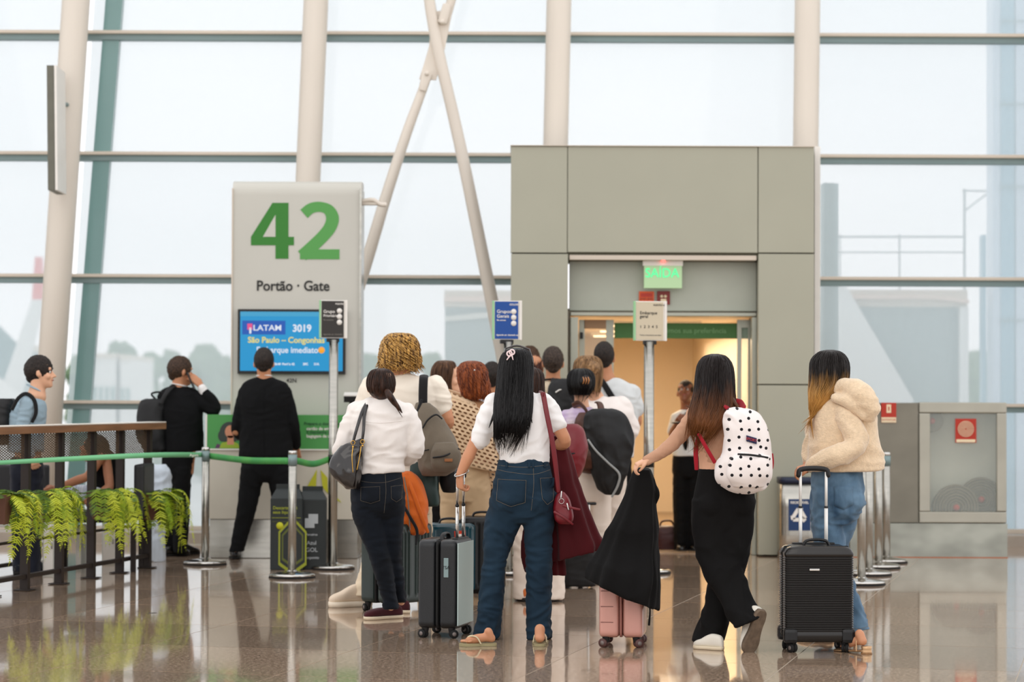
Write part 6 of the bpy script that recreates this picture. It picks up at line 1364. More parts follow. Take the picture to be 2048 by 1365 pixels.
# ================================================================== the queue further on
W_knit = None
def crochet(name, c):
    m = fabric(name, c, .05, .9, .8, (200, 200, 200)).copy(); t = m.node_tree; b = t.nodes['Principled BSDF']
    tc = t.nodes.new('ShaderNodeTexCoord'); sp = t.nodes.new('ShaderNodeSeparateXYZ'); t.links.new(tc.outputs['Object'], sp.inputs[0])
    def mth(op, a, b_=None, c_=None):
        n = t.nodes.new('ShaderNodeMath'); n.operation = op
        for i, q in enumerate((a, b_, c_)):
            if q is None: continue
            if isinstance(q, (int, float)): n.inputs[i].default_value = q
            else: t.links.new(q, n.inputs[i])
        return n.outputs[0]
    v = mth('MULTIPLY_ADD', sp.outputs['X'], 12.0, mth('MULTIPLY', sp.outputs['Z'], 38.0)); row = mth('FLOOR', v); fv = mth('SUBTRACT', mth('FRACT', v), .5)
    u_ = mth('MULTIPLY_ADD', row, .5, mth('MULTIPLY', sp.outputs['X'], 26.0)); fu = mth('SUBTRACT', mth('FRACT', u_), .5)
    d = mth('ADD', mth('POWER', mth('ABSOLUTE', mth('DIVIDE', fu, .34)), 2), mth('POWER', mth('ABSOLUTE', mth('DIVIDE', fv, .27)), 2))
    al = mth('GREATER_THAN', d, 1.0); t.links.new(al, b.inputs['Alpha']); return m
W_cro = crochet('cream crochet', srgb(220, 190, 154)); W_slip = fabric('dark brown lining', srgb(70, 46, 34), .1); W_grey = fabric('grey jersey', srgb(120, 122, 124)); W_navy = fabric('navy cloth', srgb(24, 28, 40)); M_shoe = mat('black leather shoe', srgb(14, 13, 13), .25, coat=.3); M_sole = mat('dark sole', srgb(24, 22, 20), .8)
def dummy_legs(p, cx, yk, ya, w, m, r=1.0, name='trousers', hip=None, amp=.008, sh=None, hemw=.9, seed=0, toes=-1):
    """two straight trouser legs under a hip; cx px centre, hip y, ankle y, half width px of the hips"""
    h = hip
    p.leg((cx-w*.45, h, 0), (cx-w*.45, yk, 0), (cx-w*.45, ya, 0), .9*r); p.leg((cx+w*.45, h, 0), (cx+w*.45, yk, 0), (cx+w*.45, ya, 0), .9*r)
    return [p.Lf([(cx, h-w*.9, w*.9, .10), (cx, h, w, .12), (cx, h+w*.55, w*.95, .11)])]+[p.Lf([(cx+s_*w*.47, h, w*.5, .11), (cx+s_*w*.47, yk-12, w*.46, .09), (cx+s_*w*.45, (yk+ya)/2, w*.42*hemw, .08), (cx+s_*w*.45, ya+4, w*.42*hemw, .085)]) for s_ in (-1, 1)]
def feet(p, cx, y, w, kind='sneaker', m=None, ms=None, d=(0, .26)):
    for s_ in (-1, 1): g = G(cx+s_*w*.45, y); shoe(p.root, p.off, g+Vector((0, -.08, 0)), g+Vector((d[0]+.02*s_, d[1]-.08, 0)), kind, m or M_shoe, ms or M_sole)
def figure(x, yf, label, sk, head, shoulders, torso, top, hip, w, pants, knee, arms=None, sleeve=20, yaw=0, pitch=0, sc=1.0, hair=None, seed=0, long_sleeve=False, hm=H_short, group=None, hemw=.9, shoe_m=None, face=False, name='shirt', shk='sneaker', tuft=.004, nr=.055, roll=0, hgrow=(1, 1, 1)):
    """a standing figure: head px, shoulder px (x, y, half width), torso sections, hips, legs down to yf"""
    p = Person(x, yf, label, sk, group=group, fine=False); hx, hy = head; sx, sy, sw = shoulders
    p.head(hx, hy, 0, yaw=yaw, pitch=pitch, sc=sc, neck=(hx*.6+sx*.4, sy-4, 0), nr=nr, roll=roll)
    p.core([(sx, sy+6, sw*.6, .06), (sx, sy+40, sw*.72, .08), (x, hip, w*.8, .09)])
    arms = arms or [((sx-sw+8, sy+14, 0), (sx-sw-2, sy+80, .03), (sx-sw+8, sy+120, .2)), ((sx+sw-8, sy+14, 0), (sx+sw+2, sy+80, .03), (sx+sw-8, sy+120, .2))]
    parts = [p.Lf([(sx, sy-8, sw*.36, .05), (sx, sy-2, sw*.62, .075), (sx, sy+8, sw*.9, .10)]+torso)]
    k_ = S(p.Y)/300*sleeve/20
    for i, (a, b_, c_) in enumerate(arms):
        p.arm(a, b_, c_, .92, hand=dict(curl=.6)); mid = tuple((np.array(a)+np.array(b_))/2*1.0)
        if long_sleeve: parts.append(p.T([(a[0], a[1], 19*k_, a[2]), (mid[0], mid[1], 17*k_, mid[2]), (b_[0], b_[1], 15.5*k_, b_[2]), ((b_[0]+c_[0])/2, (b_[1]+c_[1])/2, 13.5*k_, (b_[2]+c_[2])/2), (c_[0], c_[1], 11*k_, c_[2])], n=16))
        else: e_ = np.array(a)*.38+np.array(b_)*.62; parts.append(p.T([(a[0], a[1], 19.5*k_, a[2]), (mid[0], mid[1], 19.5*k_, mid[2]), (e_[0], e_[1], 18*k_, e_[2])], n=16))
    legs = dummy_legs(p, x, knee, yf-8, w, pants, hip=hip, hemw=hemw); p.finish()
    p.top = p.wear(name, parts, top, .0095, 3, .010, (6, 6, 11), seed=seed); p.wear('trousers', legs, pants, .0095, 3, .008, (6, 6, 10), seed=seed+3); feet(p, x, yf, w, shk, shoe_m)
    p.hm = hm
    if hair == 'short': p.short_hair(hm, tuft, grow=hgrow)
    if face: p.face()
    return p
def hairloft(p, secs, m, k=18, a=.014, n=160, seed=0, th=(PI*.95, PI*2.05), wave=0, ext=.4, r=.0018, t1=1.0):
    HL = Loft(secs, p.Y, .93, 60, 36); p.hm = m; o = p.obj('hair', HL.mesh(groove(k, a, seed)), m)
    if n: p.obj('hair_strands', strands(HL, n, .03, t1, r, seed, 1.02, th, ext=ext, ns=11, wave=wave), m, parent=o)
    return o
# auburn woman in crochet
p = figure(930, 1186, 'auburn-haired woman in off-shoulder crochet sweater and beige trousers', SK[1], (941, 757), (937, 806, 46), [(938, 840, 50, .12), (942, 880, 48, .12), (948, 915, 44, .12)], fabric('tan camisole', srgb(168, 124, 88)), 975, 52, W_beige, 1085, yaw=38, sc=.96, seed=3, arms=[((897, 822, 0), (888, 895, .02), (900, 930, .2)), ((975, 830, 0), (984, 900, .0), (968, 940, .18))])
p.face()
p.wear('crochet_sweater', [p.Lf([(926, 795, 36, .08, 0, 14), (932, 808, 46, .11, 0, 14), (938, 830, 53, .135, 0, 8), (942, 870, 52, .14), (948, 910, 50, .14, 0, 4), (952, 936, 47, .135, 0, 10)]), p.T([(900, 815, 19, 0), (890, 855, 18, 0), (890, 890, 15, .03)], n=16), p.T([(978, 840, 18, 0), (990, 890, 20, .0), (988, 930, 20, .03), (984, 962, 18, .03)], n=16)], W_cro, .0085, 3, .006, (6, 6, 10), seed=8)
p.wear('rolled_collar', [tube([P(924+38*math.cos(a), 797+15*math.cos(a)+5*math.sin(a), p.Y-.088*math.sin(a)) for a in np.linspace(0, 2*PI, 26)], .017, n=10, m=50)], fabric('cream rib collar', srgb(222, 192, 158), bs=(60, 300, 300)), .0085, 2, .002, child_of=p.root and None)
hairloft(p, [(944, 722, 8, .03), (944, 727, 20, .07), (944, 740, 28, .10, -.01), (946, 757, 29, .105, -.02), (950, 775, 29, .09, -.03), (952, 790, 26, .06, -.05), (953, 799, 18, .03, -.06)], H_aub, 12, .03, 200, 31, wave=.10, ext=.15, r=.0028)
p.obj('hair_pin', p.B(949, 741, .006, -.135), M_chrome)
# long haired woman, face in profile
p = figure(893, 1158, 'woman with long brown hair seen in profile in front of auburn-haired woman', SK[1], (899, 757), (888, 808, 42), [(888, 850, 44, .11), (890, 900, 42, .11), (892, 935, 42, .11)], W_black, 960, 42, W_black, 1060, yaw=-105, sc=.98, seed=14, long_sleeve=True)
p.face()
hairloft(p, [(890, 721, 8, .03), (890, 725, 18, .07), (888, 738, 24, .10, .0), (885, 758, 24, .105, .0), (882, 785, 23, .10, .0), (880, 812, 20, .08, -.01), (880, 826, 12, .05, -.02)], hairmat('chestnut hair', srgb(56, 36, 24), srgb(110, 76, 50)), 14, .014, 120, 33)
# man with dark hair by the tall blue notice
figure(984, 1130, 'man with short dark hair partly hidden between auburn hair and black hair', SK[0], (984, 756), (984, 794, 38), [(984, 830, 42, .11), (984, 880, 38, .11), (984, 905, 38, .11)], fabric('pale grey jersey', srgb(196, 200, 204)), 945, 38, W_navy, 1040, hair='short', seed=23, sc=.98)
# white trousers woman
p = figure(1078, 1203, 'woman in wide white trousers standing in front of the coat, long dark brown hair', SK[1], (1060, 771), (1062, 812, 50), [(1064, 850, 52, .11), (1068, 890, 48, .11), (1070, 925, 46, .11)], fabric('brown jersey', srgb(70, 44, 38)), 985, 56, W_wpant, 1100, seed=41, hemw=1.15, sc=.96, shoe_m=mat('orange suede', srgb(196, 104, 46), .7), long_sleeve=True)
hairloft(p, [(1062, 735, 8, .03), (1062, 740, 18, .07), (1062, 752, 25, .1, -.01), (1062, 775, 26, .1, -.02), (1064, 800, 25, .06, -.06), (1064, 830, 20, .03, -.09)], H_brown, 14, .014, 120, 43)
b = Item('backpack', 'burgundy leather backpack just behind the elbow of the woman with black hair', 'backpack', 1140, 900, p.Y-.22)
b.wear('body', [b.Lf([(1130, 848, 24, .05), (1134, 860, 34, .08), (1138, 890, 38, .10), (1136, 925, 36, .10), (1130, 955, 28, .08), (1126, 966, 18, .05)], e=.75)], L_red, .008, 3, .005, (8, 8, 8)); b.strap([(1110, 906, 1.5, -.09), (1140, 908, 1.5, -.11), (1170, 904, 1.5, -.06)], M_nylon, 'zip', .6); b.strap([(1148, 915, 3, .02), (1151, 935, 3, .02), (1153, 956, 2.5, .02)], M_web, 'loose_strap', .4)
# two brown heads behind
figure(1062, 1119, 'tall person whose brown hair shows above the dark red hair', SK[0], (1060, 724), (1062, 758, 36), [(1062, 800, 38, .1), (1062, 850, 36, .1), (1062, 880, 36, .1)], W_navy, 920, 36, W_navy, 1010, hair='short', hm=hairmat('warm brown short hair', srgb(44, 28, 18), srgb(84, 56, 36), (90, 90, 90), .6), seed=51)
p = figure(1068, 1126, 'person with dark reddish hair right of the black haired head', SK[0], (1066, 738), (1066, 778, 36), [(1066, 820, 38, .1), (1066, 870, 36, .1), (1066, 900, 36, .1)], W_grey, 940, 36, W_navy, 1030, seed=53)
hairloft(p, [(1066, 710, 6, .03), (1066, 714, 14, .06), (1066, 726, 19, .09, -.01), (1066, 742, 19, .09, -.02), (1066, 755, 14, .05, -.04)], H_aub if False else hairmat('dark auburn hair', srgb(46, 20, 12), srgb(96, 48, 28)), 12, .02, 60, 55)
# man, cream shirt with black lanyard
p = figure(1106, 1139, 'man with short dark hair in cream shirt with black lanyard and black backpack', SK[0], (1106, 727), (1106, 768, 40), [(1106, 810, 44, .12), (1106, 870, 42, .12), (1106, 905, 42, .12)], W_cream, 945, 42, W_navy, 1040, hair='short', seed=61, hm=hairmat('brown grey short hair', srgb(36, 28, 24), srgb(74, 60, 50), (90, 90, 90), .6), nr=.058)
p.obj('lanyard', tube([P(1106+21*math.cos(a), 762-3*math.sin(a), p.Y-.085*math.sin(a)) for a in np.linspace(0, PI, 20)], .011, n=8, m=24, flat=.5), M_web)
b = Item('backpack', 'black backpack on the shoulder of the man in cream shirt', 'backpack', 1126, 795, p.Y-.2)
b.wear('body', [b.Lf([(1124, 758, 14, .05), (1124, 768, 25, .08), (1124, 795, 31, .10), (1124, 830, 32, .11), (1124, 860, 28, .09)], e=.75)], M_nylon, .009, 3, .006, (8, 8, 8)); b.obj('maker_mark', b.T([(1112, 785, 1.5, -.11), (1118, 781, 1.5, -.112), (1122, 780, 1, -.112)], n=5), M_white); b.strap([(1104, 765, 4, .02), (1108, 758, 4, .1), (1112, 762, 4, .2)], M_web)
# man in white tee with strap
p = figure(1222, 1136, 'tall man in white tee with black strap across his back and black shorts', SK[0], (1208, 717), (1222, 765, 46), [(1230, 800, 50, .13), (1228, 860, 46, .13), (1224, 900, 44, .13), (1222, 915, 44, .13)], fabric('white grey jersey', srgb(216, 220, 220), .03), 950, 40, W_black, 1040, hair='short', seed=71, arms=[((1186, 782, 0), (1180, 850, .03), (1190, 890, .2)), ((1264, 786, 0), (1276, 842, .0), (1262, 868, .2))], sleeve=22, hgrow=(.98, 1, 1), tuft=.002, nr=.06)
for o in list(bpy.data.objects):
    if o.parent == p.root and o.name.startswith('trousers'): bpy.data.objects.remove(o)
p.wear('shorts', [p.Lf([(1222, 905, 40, .11), (1222, 950, 42, .13), (1222, 970, 40, .12)]), p.Lf([(1203, 950, 20, .11), (1202, 992, 21, .1)]), p.Lf([(1241, 950, 20, .11), (1242, 994, 21, .1)])], W_black, .0095, 3, .006)
for s_ in (-1, 1): p.obj('bare_leg', p.T([(1222+s_*19, 975, 14, 0), (1222+s_*19, 1020, 11.5, .02), (1222+s_*18, 1060, 13, 0), (1222+s_*18, 1105, 8, 0), (1222+s_*18, 1128, 7.5, 0)], n=14), SK[0])
b = Item('crossbody_bag', 'black strap slanting across the back of the white tee beside doorway', 'bag', 1230, 800, p.Y-.12)
b.strap([(1196, 752, 5, .03), (1210, 772, 6, -.01), (1232, 808, 6.5, -.03), (1250, 836, 7.5, -.02), (1262, 852, 8, .04)], M_web, 'strap', .25); b.wear('pouch', [b.Lf([(1262, 842, 8, .04, .08), (1264, 856, 12, .05, .08), (1262, 872, 8, .04, .08)], e=.8)], M_nylon, .008, 2, 0)
# blonde-brown woman with bun
p = figure(1214, 1152, 'woman with light brown hair in a bun and loose white top', SK[1], (1178, 748), (1212, 802, 52), [(1216, 830, 52, .13), (1214, 880, 46, .12), (1212, 920, 44, .12)], fabric('white muslin', srgb(240, 232, 226), .02, bs=(200, 200, 200)), 958, 40, W_wpant, 1060, seed=81, long_sleeve=True, arms=[((1172, 815, 0), (1164, 870, .05), (1180, 900, .22)), ((1244, 812, 0), (1264, 860, .0), (1246, 872, .2))], sleeve=24, yaw=-14, sc=.97)
hairloft(p, [(1176, 711, 6, .03), (1176, 715, 19, .08), (1176, 728, 27, .11, -.01), (1176, 750, 28, .11, -.02), (1180, 772, 22, .08, -.03), (1184, 784, 14, .05, -.05)], H_mid, 12, .02, 120, 83); p.wear('bun', [p.B(1186, 736, .055, -.11)], H_mid, .006, 2, .006, (40, 40, 40), seed=2)
# tie-dye woman
p = figure(1180, 1166, 'woman with dark bun in lavender tie-dye top and cream trousers', SK[1], (1162, 773), (1164, 822, 44), [(1166, 860, 44, .12), (1172, 900, 42, .12), (1176, 935, 42, .12)], fabric('lavender tie-dye jersey', srgb(176, 148, 196), 0, vs=(5, 5, 7), col2=srgb(232, 222, 226)), 980, 44, W_wpant, 1075, seed=91, arms=[((1134, 838, 0), (1132, 895, .04), (1145, 930, .2)), ((1196, 838, 0), (1204, 895, .04), (1192, 930, .2))], sleeve=21, sc=.95, yaw=6)
hairloft(p, [(1162, 737, 6, .03), (1162, 741, 18, .08), (1162, 753, 26, .11, -.01), (1162, 774, 26, .11, -.02), (1160, 791, 18, .07, -.03)], H_black, 12, .015, 90, 93); p.wear('bun', [p.B(1170, 764, .05, -.105)], H_black, .006, 2, .007, (36, 36, 36), seed=5); p.obj('claw_clip', join([p.T([(1166+i*5, 755, 1, -.14), (1168+i*5, 761, 1.4, -.158), (1166+i*5, 768, .8, -.15)], n=6) for i in (0, 1, 2)]), mat('amber clip', srgb(176, 116, 66), .3))
YKK = p.Y
M_brl = mat('brown leather', srgb(72, 36, 20), .45, var=.15, bump=.2, bscale=(90, 90, 90))
b = Item('backpack', 'brown leather backpack on the woman in tie-dye top', 'backpack', 1185, 880, YKK-.2)
b.wear('body', [b.Lf([(1182, 826, 24, .06), (1180, 845, 32, .09), (1178, 880, 33, .11), (1180, 915, 33, .11), (1184, 940, 28, .09), (1186, 948, 20, .06)], e=.75)], M_brl, .008, 3, .006, (8, 8, 8)); b.wear('front_pocket', [b.Lf([(1174, 890, 20, .03, -.10), (1174, 910, 25, .05, -.11), (1178, 938, 20, .03, -.10)], e=.7)], M_brl, .008, 2, .003)
b.strap([(1146, 812, 6, .16), (1158, 808, 7, .08), (1170, 818, 7, .0), (1178, 834, 7, -.02)], M_brl, 'shoulder_strap', .3); b.strap([(1198, 836, 7, -.02), (1202, 818, 7, .02), (1198, 806, 7, .1), (1194, 806, 6, .18)], M_brl, 'shoulder_strap', .3); b.obj('buckle', b.B(1172, 903, .009, -.175), M_gold)
b = Item('jacket', 'black jacket with grey piping hung over the brown leather backpack', 'jacket', 1215, 900, YKK-.30)
b.wear('cloth', [b.Lf([(1204, 818, 20, .05), (1210, 828, 38, .08), (1216, 855, 46, .10), (1222, 890, 46, .11, 0, -6), (1222, 930, 38, .10, 0, -10), (1222, 965, 28, .08, 0, -8), (1224, 990, 14, .05)], fn=drape(5, .08, 3), n=40, e=.8)], M_nylon, .008, 3, .010, (7, 7, 6), seed=97)
b.strap([(1176, 880, 2, -.10), (1192, 902, 2.2, -.115), (1216, 926, 2.2, -.115), (1238, 948, 2.4, -.10), (1236, 970, 2.6, -.08), (1224, 994, 2.4, -.06)], mat('grey piping', srgb(150, 152, 150), .5), 'piping', .6)
b = Item('wheeled_bag', 'small dark wheeled bag low behind the burgundy coat', 'suitcase', 1160, 1140, YG(1160, 1176))
b.wear('body', [b.Lf([(1158, 1090, 30, .1), (1158, 1096, 34, .12), (1158, 1130, 34, .12), (1158, 1168, 34, .12), (1158, 1172, 30, .1)], e=.4)], M_nylon, .009, 2, .004)
for dx in (-24, 24): b.obj('wheel', b.T([(1158+dx, 1169, 6, -.02), (1158+dx, 1169, 6, .02)], n=14), M_rubber)
b.obj('tow_tube', b.T([(1176, 1092, 2.4, .05), (1178, 1010, 2.4, .05)], n=8), M_chrome); b.obj('tow_grip', b.T([(1166, 1008, 3, .05), (1190, 1008, 3, .05)], n=8), M_black)
# ---- gate agent in the doorway
p = Person(1368, 1113, 'gate agent in white short-sleeved shirt and dark tie looking down in doorway', SK[3], fine=False, Y=YT+.75)
p.head(1371, 786, 0, yaw=168, pitch=24, sc=.92, neck=(1374, 822, .02)); p.core([(1374, 826, 24, .06), (1374, 870, 27, .08), (1374, 915, 25, .08)])
p.arm((1352, 836, 0), (1344, 868, -.02), (1352, 850, -.22), .9, hand=dict(d=(.3, -.6, .5), n=(-.5, -.6, -.3), curl=.6)); p.arm((1396, 836, 0), (1404, 872, -.02), (1384, 862, -.22), .9, hand=dict(d=(-.5, -.6, .3), n=(.5, -.6, -.3), curl=.6))
p.leg((1360, 920, 0), (1360, 1010, 0), (1360, 1098, 0), .9); p.leg((1384, 920, 0), (1386, 1010, 0), (1388, 1098, 0), .9); p.finish()
p.wear('shirt', [p.Lf([(1374, 820, 12, .05), (1374, 826, 26, .08), (1374, 836, 34, .10), (1374, 870, 32, .12), (1374, 905, 30, .12), (1374, 913, 29, .12)]), p.T([(1352, 838, 11, 0), (1344, 862, 11, -.01)], n=14), p.T([(1396, 838, 11, 0), (1404, 864, 11, -.01)], n=14)], fabric('white poplin', srgb(222, 222, 218), .02), .009, 3, .005)
p.wear('trousers', [p.Lf([(1373, 908, 27, .10), (1373, 940, 29, .11), (1373, 955, 27, .1)]), p.Lf([(1360, 930, 15, .09), (1360, 1010, 14, .08), (1360, 1104, 12, .08)]), p.Lf([(1387, 930, 15, .09), (1388, 1010, 14, .08), (1388, 1104, 12, .08)])], W_black, .009, 3, .006)
p.obj('tie', p.T([(1373, 826, 3, -.10), (1372, 850, 4, -.125), (1371, 885, 5.5, -.13), (1371, 900, 2, -.13)], n=8, flat=.3, up=(0, 1, 0)), W_black); p.short_hair(H_short, .003, .97); p.face()
for dx in (-13, 14): g = P(1374+dx, 1112, p.Y); g.z = 0; shoe(p.root, p.off, g+Vector((0, .1, 0)), g+Vector((.0, -.17, 0)), 'dress', M_shoe, M_sole)
tb = Item('tablet', 'dark tablet in the hands of the gate agent', 'tablet', 1362, 838, p.Y-.3); o = tb.obj('slab', ball(P(1362, 846, tb.Y), (.09, .06, .012), 12), M_black)
b = Item('travel_bag', 'dark red and black travel bag on the corridor floor beside the agent', 'bag', 1338, 1075, YT+.9)
b.wear('body', [b.Lf([(1336, 1052, 20, .08), (1336, 1058, 28, .1), (1336, 1080, 30, .12), (1336, 1104, 29, .11), (1336, 1107, 26, .1)], e=.5)], mat('dark red leather', srgb(60, 22, 20), .5), .009, 2, .005); b.strap([(1318, 1058, 2, -.02), (1324, 1044, 2, -.02), (1342, 1043, 2, -.02), (1350, 1057, 2, -.02)], M_brl, 'handle', 1)
# ---- man in black suit at the counter
p = Person(530, 1121, 'man in black suit seen from behind at the gate counter', SK[0], fine=False, Y=YG(500, 1125))
p.head(528, 728, 0, yaw=2, pitch=-8, sc=.98, neck=(529, 762, 0), nr=.06); p.core([(529, 768, 40, .07), (531, 850, 42, .09), (531, 940, 40, .09)])
p.arm((486, 786, 0), (472, 860, .0), (486, 872, .12), hand=dict(curl=.5)); p.arm((574, 786, 0), (588, 850, .02), (592, 895, .12), hand=dict(curl=.5))
p.leg((505, 940, 0), (492, 1020, 0), (470, 1098, 0)); p.leg((556, 940, 0), (566, 1020, .02), (582, 1102, .05)); p.finish()
p.obj('shirt_collar', tube([P(528+14*math.cos(a), 753-2*math.sin(a), p.Y-.058*math.sin(a)) for a in np.linspace(0, 2*PI, 24)], .012, n=8, m=40, flat=.5), W_tee)
o = p.wear('suit_jacket', [p.Lf([(529, 755, 17, .055), (529, 761, 34, .08), (530, 772, 47, .10), (530, 800, 52, .13), (530, 840, 50, .13), (531, 870, 52, .13), (532, 905, 54, .14), (532, 914, 55, .14)]),
  p.T([(490, 786, 14, 0), (481, 820, 13, 0), (474, 852, 12, .0), (476, 868, 11, .05), (485, 873, 9.5, .1)], n=16), p.T([(570, 786, 14, 0), (580, 820, 13, 0), (587, 852, 12, .0), (593, 890, 10, .1)], n=16)], W_suit, .009, 3, .006, (6, 6, 10), seed=7); p.seam('centre_vent', [(531, 770), (531, 840), (532, 905)], W_suit, .002, .001, parent=o)
p.wear('trousers', [p.Lf([(531, 900, 46, .11), (531, 930, 48, .12), (531, 950, 46, .11), (531, 965, 34, .08)]), p.Lf([(506, 935, 24, .11), (500, 980, 22, .10), (492, 1025, 19, .09), (481, 1070, 16, .08), (473, 1104, 14.5, .08)]), p.Lf([(556, 935, 24, .11), (562, 980, 22, .10), (568, 1025, 19, .09, .02), (577, 1070, 16, .08, .04), (583, 1106, 14, .08, .05)])], W_suit, .009, 3, .007, (6, 6, 10), seed=9)
for (a, b_) in (((472, 1119), -.04), ((583, 1116), .04)): g = G(*a); shoe(p.root, p.off, g+Vector((0, -.06, 0)), g+Vector((b_, .2, 0)), 'dress', M_shoe, M_sole)
p.short_hair(H_short, .002, 1.0)
# ---- man on the phone
p = Person(352, 1113, 'man in black suit holding phone to his ear, black backpack on one shoulder', SK[0], fine=False)
p.head(363, 744, 0, yaw=-62, pitch=-2, roll=0, sc=1.0, neck=(358, 780, 0), nr=.06); p.face(); p.core([(358, 784, 34, .07), (362, 850, 34, .09), (355, 950, 32, .09)])
p.arm((385, 795, -.02), (430, 822, -.04), (402, 772, -.05), 1.0, hand=dict(d=(-.55, .0, .55), n=(.5, -.8, .3), curl=.45, side=1, size=1.0)); p.arm((330, 800, .02), (322, 870, .05), (340, 920, .15), hand=dict(curl=.5))
p.leg((344, 950, .05), (340, 1030, .04), (336, 1098, .03)); p.leg((366, 950, -.03), (364, 1030, -.02), (360, 1098, -.04)); p.finish()
p.obj('shirt_collar', tube([P(358+14*math.cos(a), 770+3*math.cos(a), p.Y-.058*math.sin(a)) for a in np.linspace(0, 2*PI, 24)], .012, n=8, m=40, flat=.5), W_tee); p.obj('shirt_cuff', p.T([(409, 786, 9.5, -.045), (404, 777, 9, -.05)], n=12), W_tee)
p.wear('suit_jacket', [p.Lf([(357, 772, 16, .055), (356, 779, 30, .08), (357, 792, 42, .11), (361, 820, 44, .14), (364, 855, 42, .14), (366, 885, 42, .14), (366, 903, 41, .14)]),
  p.T([(382, 792, 17, -.02), (408, 810, 14.5, -.03), (430, 821, 12.5, -.04), (424, 802, 11.5, -.045), (410, 786, 10, -.048)], n=16), p.T([(330, 798, 16, .02), (322, 840, 14, .04), (322, 875, 13, .06), (336, 912, 11, .14)], n=16)], W_suit, .009, 3, .006, (6, 6, 10), seed=17)
p.wear('trousers', [p.Lf([(358, 890, 32, .12), (356, 930, 32, .13), (354, 955, 30, .12)]), p.Lf([(345, 935, 20, .11, .05), (342, 1020, 17, .09, .04), (337, 1106, 14, .08, .03)]), p.Lf([(364, 935, 19, .11, -.03), (364, 1020, 16, .09, -.03), (360, 1107, 13.5, .08, -.04)])], W_suit, .009, 3, .007, (6, 6, 10), seed=19)
for a, t_ in (((325, 1114), (378, 1113)), ((352, 1111), (398, 1110))): shoe(p.root, p.off, G(*a), G(*t_)+Vector((0, .05, 0)), 'dress', M_shoe, M_sole)
p.short_hair(hairmat('short brown hair', srgb(34, 24, 18), srgb(80, 58, 42), (90, 90, 90), .6), .004, 1.0)
ph = Item('phone', 'black phone held at the ear of the man in black suit', 'phone', 382, 762, p.Y-.06); c = P(381, 760, ph.Y); bm = bmesh.new(); box(bm, (0, 0, 0), (.012, .075, .15), rot=Matrix.Rotation(math.radians(-24), 4, 'Y'), bev=0); bm_obj('slab', bm, M_black, ph.root)
b = Item('backpack', 'black backpack hanging behind the man on the phone', 'backpack', 305, 845, p.Y-.02)
b.wear('body', [b.Lf([(312, 798, 20, .08), (308, 806, 28, .11), (304, 835, 30, .13), (306, 870, 30, .14), (312, 898, 26, .13), (316, 906, 20, .1)], e=.7)], M_nylon, .009, 3, .005, (7, 7, 7)); b.wear('front_pocket', [b.Lf([(288, 840, 12, .07), (286, 862, 15, .09), (290, 888, 12, .07)], e=.7)], M_nylon, .009, 2, .003)
b.obj('handle', b.T([(312, 800, 2, -.05), (303, 788, 2, -.05), (322, 785, 2, -.05), (330, 796, 2, -.05)], n=6), M_web); b.strap([(322, 808, 5, -.14), (334, 785, 5, -.13), (348, 772, 5, -.06), (356, 776, 5, .05)], M_nylon, 'shoulder_strap', .3)
# ---- man in pale blue shirt at the left
p = figure(54, 1150, 'man in pale blue shirt in profile behind the planter railing at photo edge', SK[1], (82, 746), (60, 796, 34), [(54, 830, 38, .15), (52, 870, 36, .15), (52, 905, 36, .15)], W_blue, 945, 34, W_navy, 1040, yaw=-88, pitch=2, hair='short', seed=101, face=True, nr=.06, long_sleeve=True, arms=[((56, 806, -.16), (44, 862, -.18), (62, 910, -.16)), ((56, 806, .16), (50, 865, .18), (66, 900, .16))], sc=1.0, tuft=.005)
p.obj('shirt_collar', tube([P(70+15*math.cos(a), 777+7*math.cos(a), p.Y-.06*math.sin(a)) for a in np.linspace(0, 2*PI, 24)], .012, n=8, m=40, flat=.5), W_blue)
b = Item('backpack', 'black backpack on the man in pale blue shirt', 'backpack', 10, 840, p.Y)
b.wear('body', [b.Lf([(10, 798, 18, .1), (4, 812, 26, .13), (2, 850, 27, .15), (4, 890, 24, .13)], e=.7)], M_nylon, .009, 3, .005); b.strap([(24, 820, 3.5, -.2), (36, 798, 4, -.22), (52, 788, 4, -.20), (68, 800, 4, -.20), (72, 825, 4, -.2), (64, 845, 3.5, -.2)], M_web, 'shoulder_strap', .35)
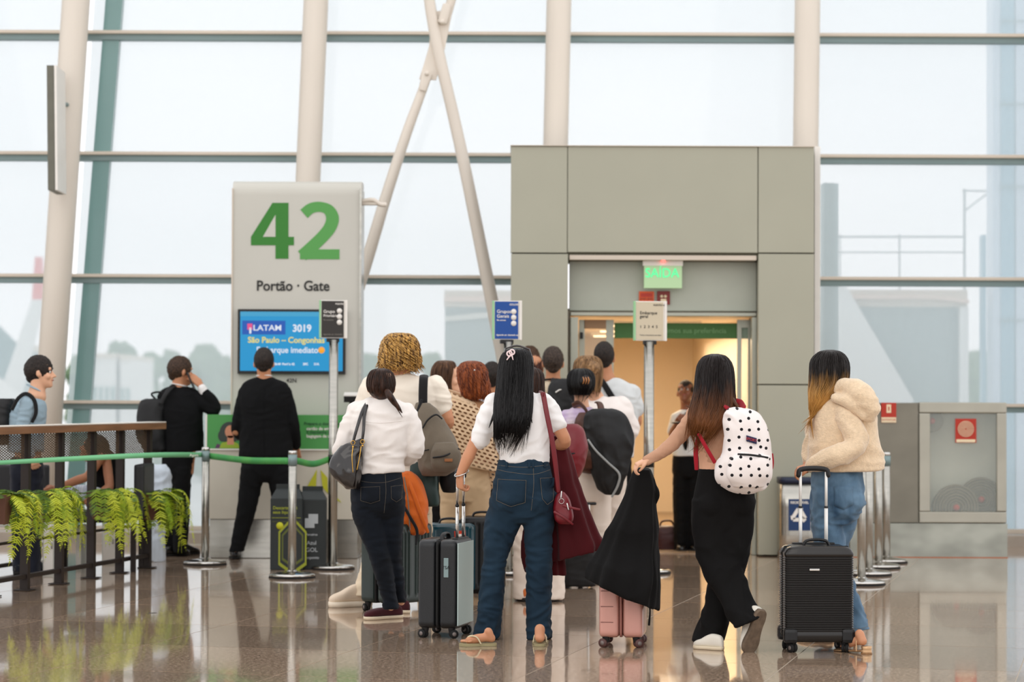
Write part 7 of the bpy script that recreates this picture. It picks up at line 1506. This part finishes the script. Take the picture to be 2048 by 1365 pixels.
# ---- seated figures behind the railing
def seated(x, y, label, top, sk, Yd, hd, arm_to, cloth, hm):
    p = Person(x, 1150, label, sk, fine=False, Y=Yd); p.head(hd[0], hd[1], 0, yaw=80, pitch=24, sc=.95, neck=(hd[0]+6, hd[1]+36, 0)); p.core([(x, y, 20, .08), (x+4, y+50, 24, .1), (x+8, y+90, 26, .1)])
    p.arm((x-2, y+10, -.16), (x-30, y+48, -.2), arm_to, .95, hand=dict(curl=.5)); p.arm((x+8, y+12, -.1), (x+14, y+70, -.18), (x-8, y+86, -.2), .95, hand=dict(curl=.5))
    p.leg((x+5, y+92, -.08), (x-95, y+84, -.1), (x-92, y+190, -.1)); p.leg((x+5, y+92, .1), (x-95, y+84, .1), (x-92, y+190, .1)); p.finish()
    p.wear('top', [p.Lf([(x, y-6, 12, .06), (x, y+4, 24, .10), (x+2, y+30, 27, .13), (x+6, y+70, 27, .13), (x+8, y+98, 28, .14)])], top, .0095, 3, .005)
    p.wear('trousers', [p.T([(x+5, y+90, 20, d), (x-40, y+84, 19, d), (x-95, y+84, 15, d)], n=16) for d in (-.09, .1)]+[p.T([(x-93, y+88, 14, d), (x-93, y+140, 12, d), (x-92, y+185, 10, d)], n=14) for d in (-.1, .1)], cloth, .0095, 3, .006)
    for d in (-.1, .1): g = P(x-92, 1150, Yd+d); g.z = 0; shoe(p.root, p.off, g+Vector((.05, 0, 0)), g+Vector((-.2, 0, 0)), 'sneaker', M_wsn, M_sole)
    p.short_hair(hm, .004, 1.02); return p
seated(205, 905, 'seated person in black top bending forward behind the planter railing', W_black, SK[2], 18.9, (186, 900), (112, 978, -.2), fabric('blue white stripes', srgb(170, 184, 206), 0, vs=(120, 2, 2), col2=srgb(226, 230, 236)), H_black)
g = P(205, 1150, 18.9); st = thing('lounge_chair', 'low dark lounge chair under the bending person behind the railing', 'chair', (g.x+.02, 18.9, 0)); bx('seat', (-.1, 0, .42), (.7, .55, .08), M_seat, st, bev=.02); bx('backrest', (.3, 0, .62), (.08, .55, .42), M_seat, st, bev=.02)
for a in (-.35, .25):
    for c_ in (-.2, .2): bx('leg', (a, c_, .19), (.04, .04, .38), M_dk, st)
b = Item('cloth_bag', 'white cloth bag standing between the railing end and phone man', 'bag', 322, 1000, 19.9)
b.wear('body', [b.Lf([(318, 930, 14, .06), (322, 945, 20, .1), (324, 980, 19, .12), (322, 1020, 15, .12), (317, 1070, 13, .11), (316, 1124, 15, .13)], fn=drape(5, .07, 2))], fabric('white blue cloth', srgb(206, 216, 226)), .009, 3, .01, (7, 7, 7))
# floor marks
bx('floor_sticker', tuple(G(305, 1227)+Vector((0, 0, .0005))), (.05, .03, .001), M_ink, None, rz=.6, bev=0); tag(bpy.data.objects['floor_sticker'], 'tiny dark mark on the polished floor before the railing', 'sticker')
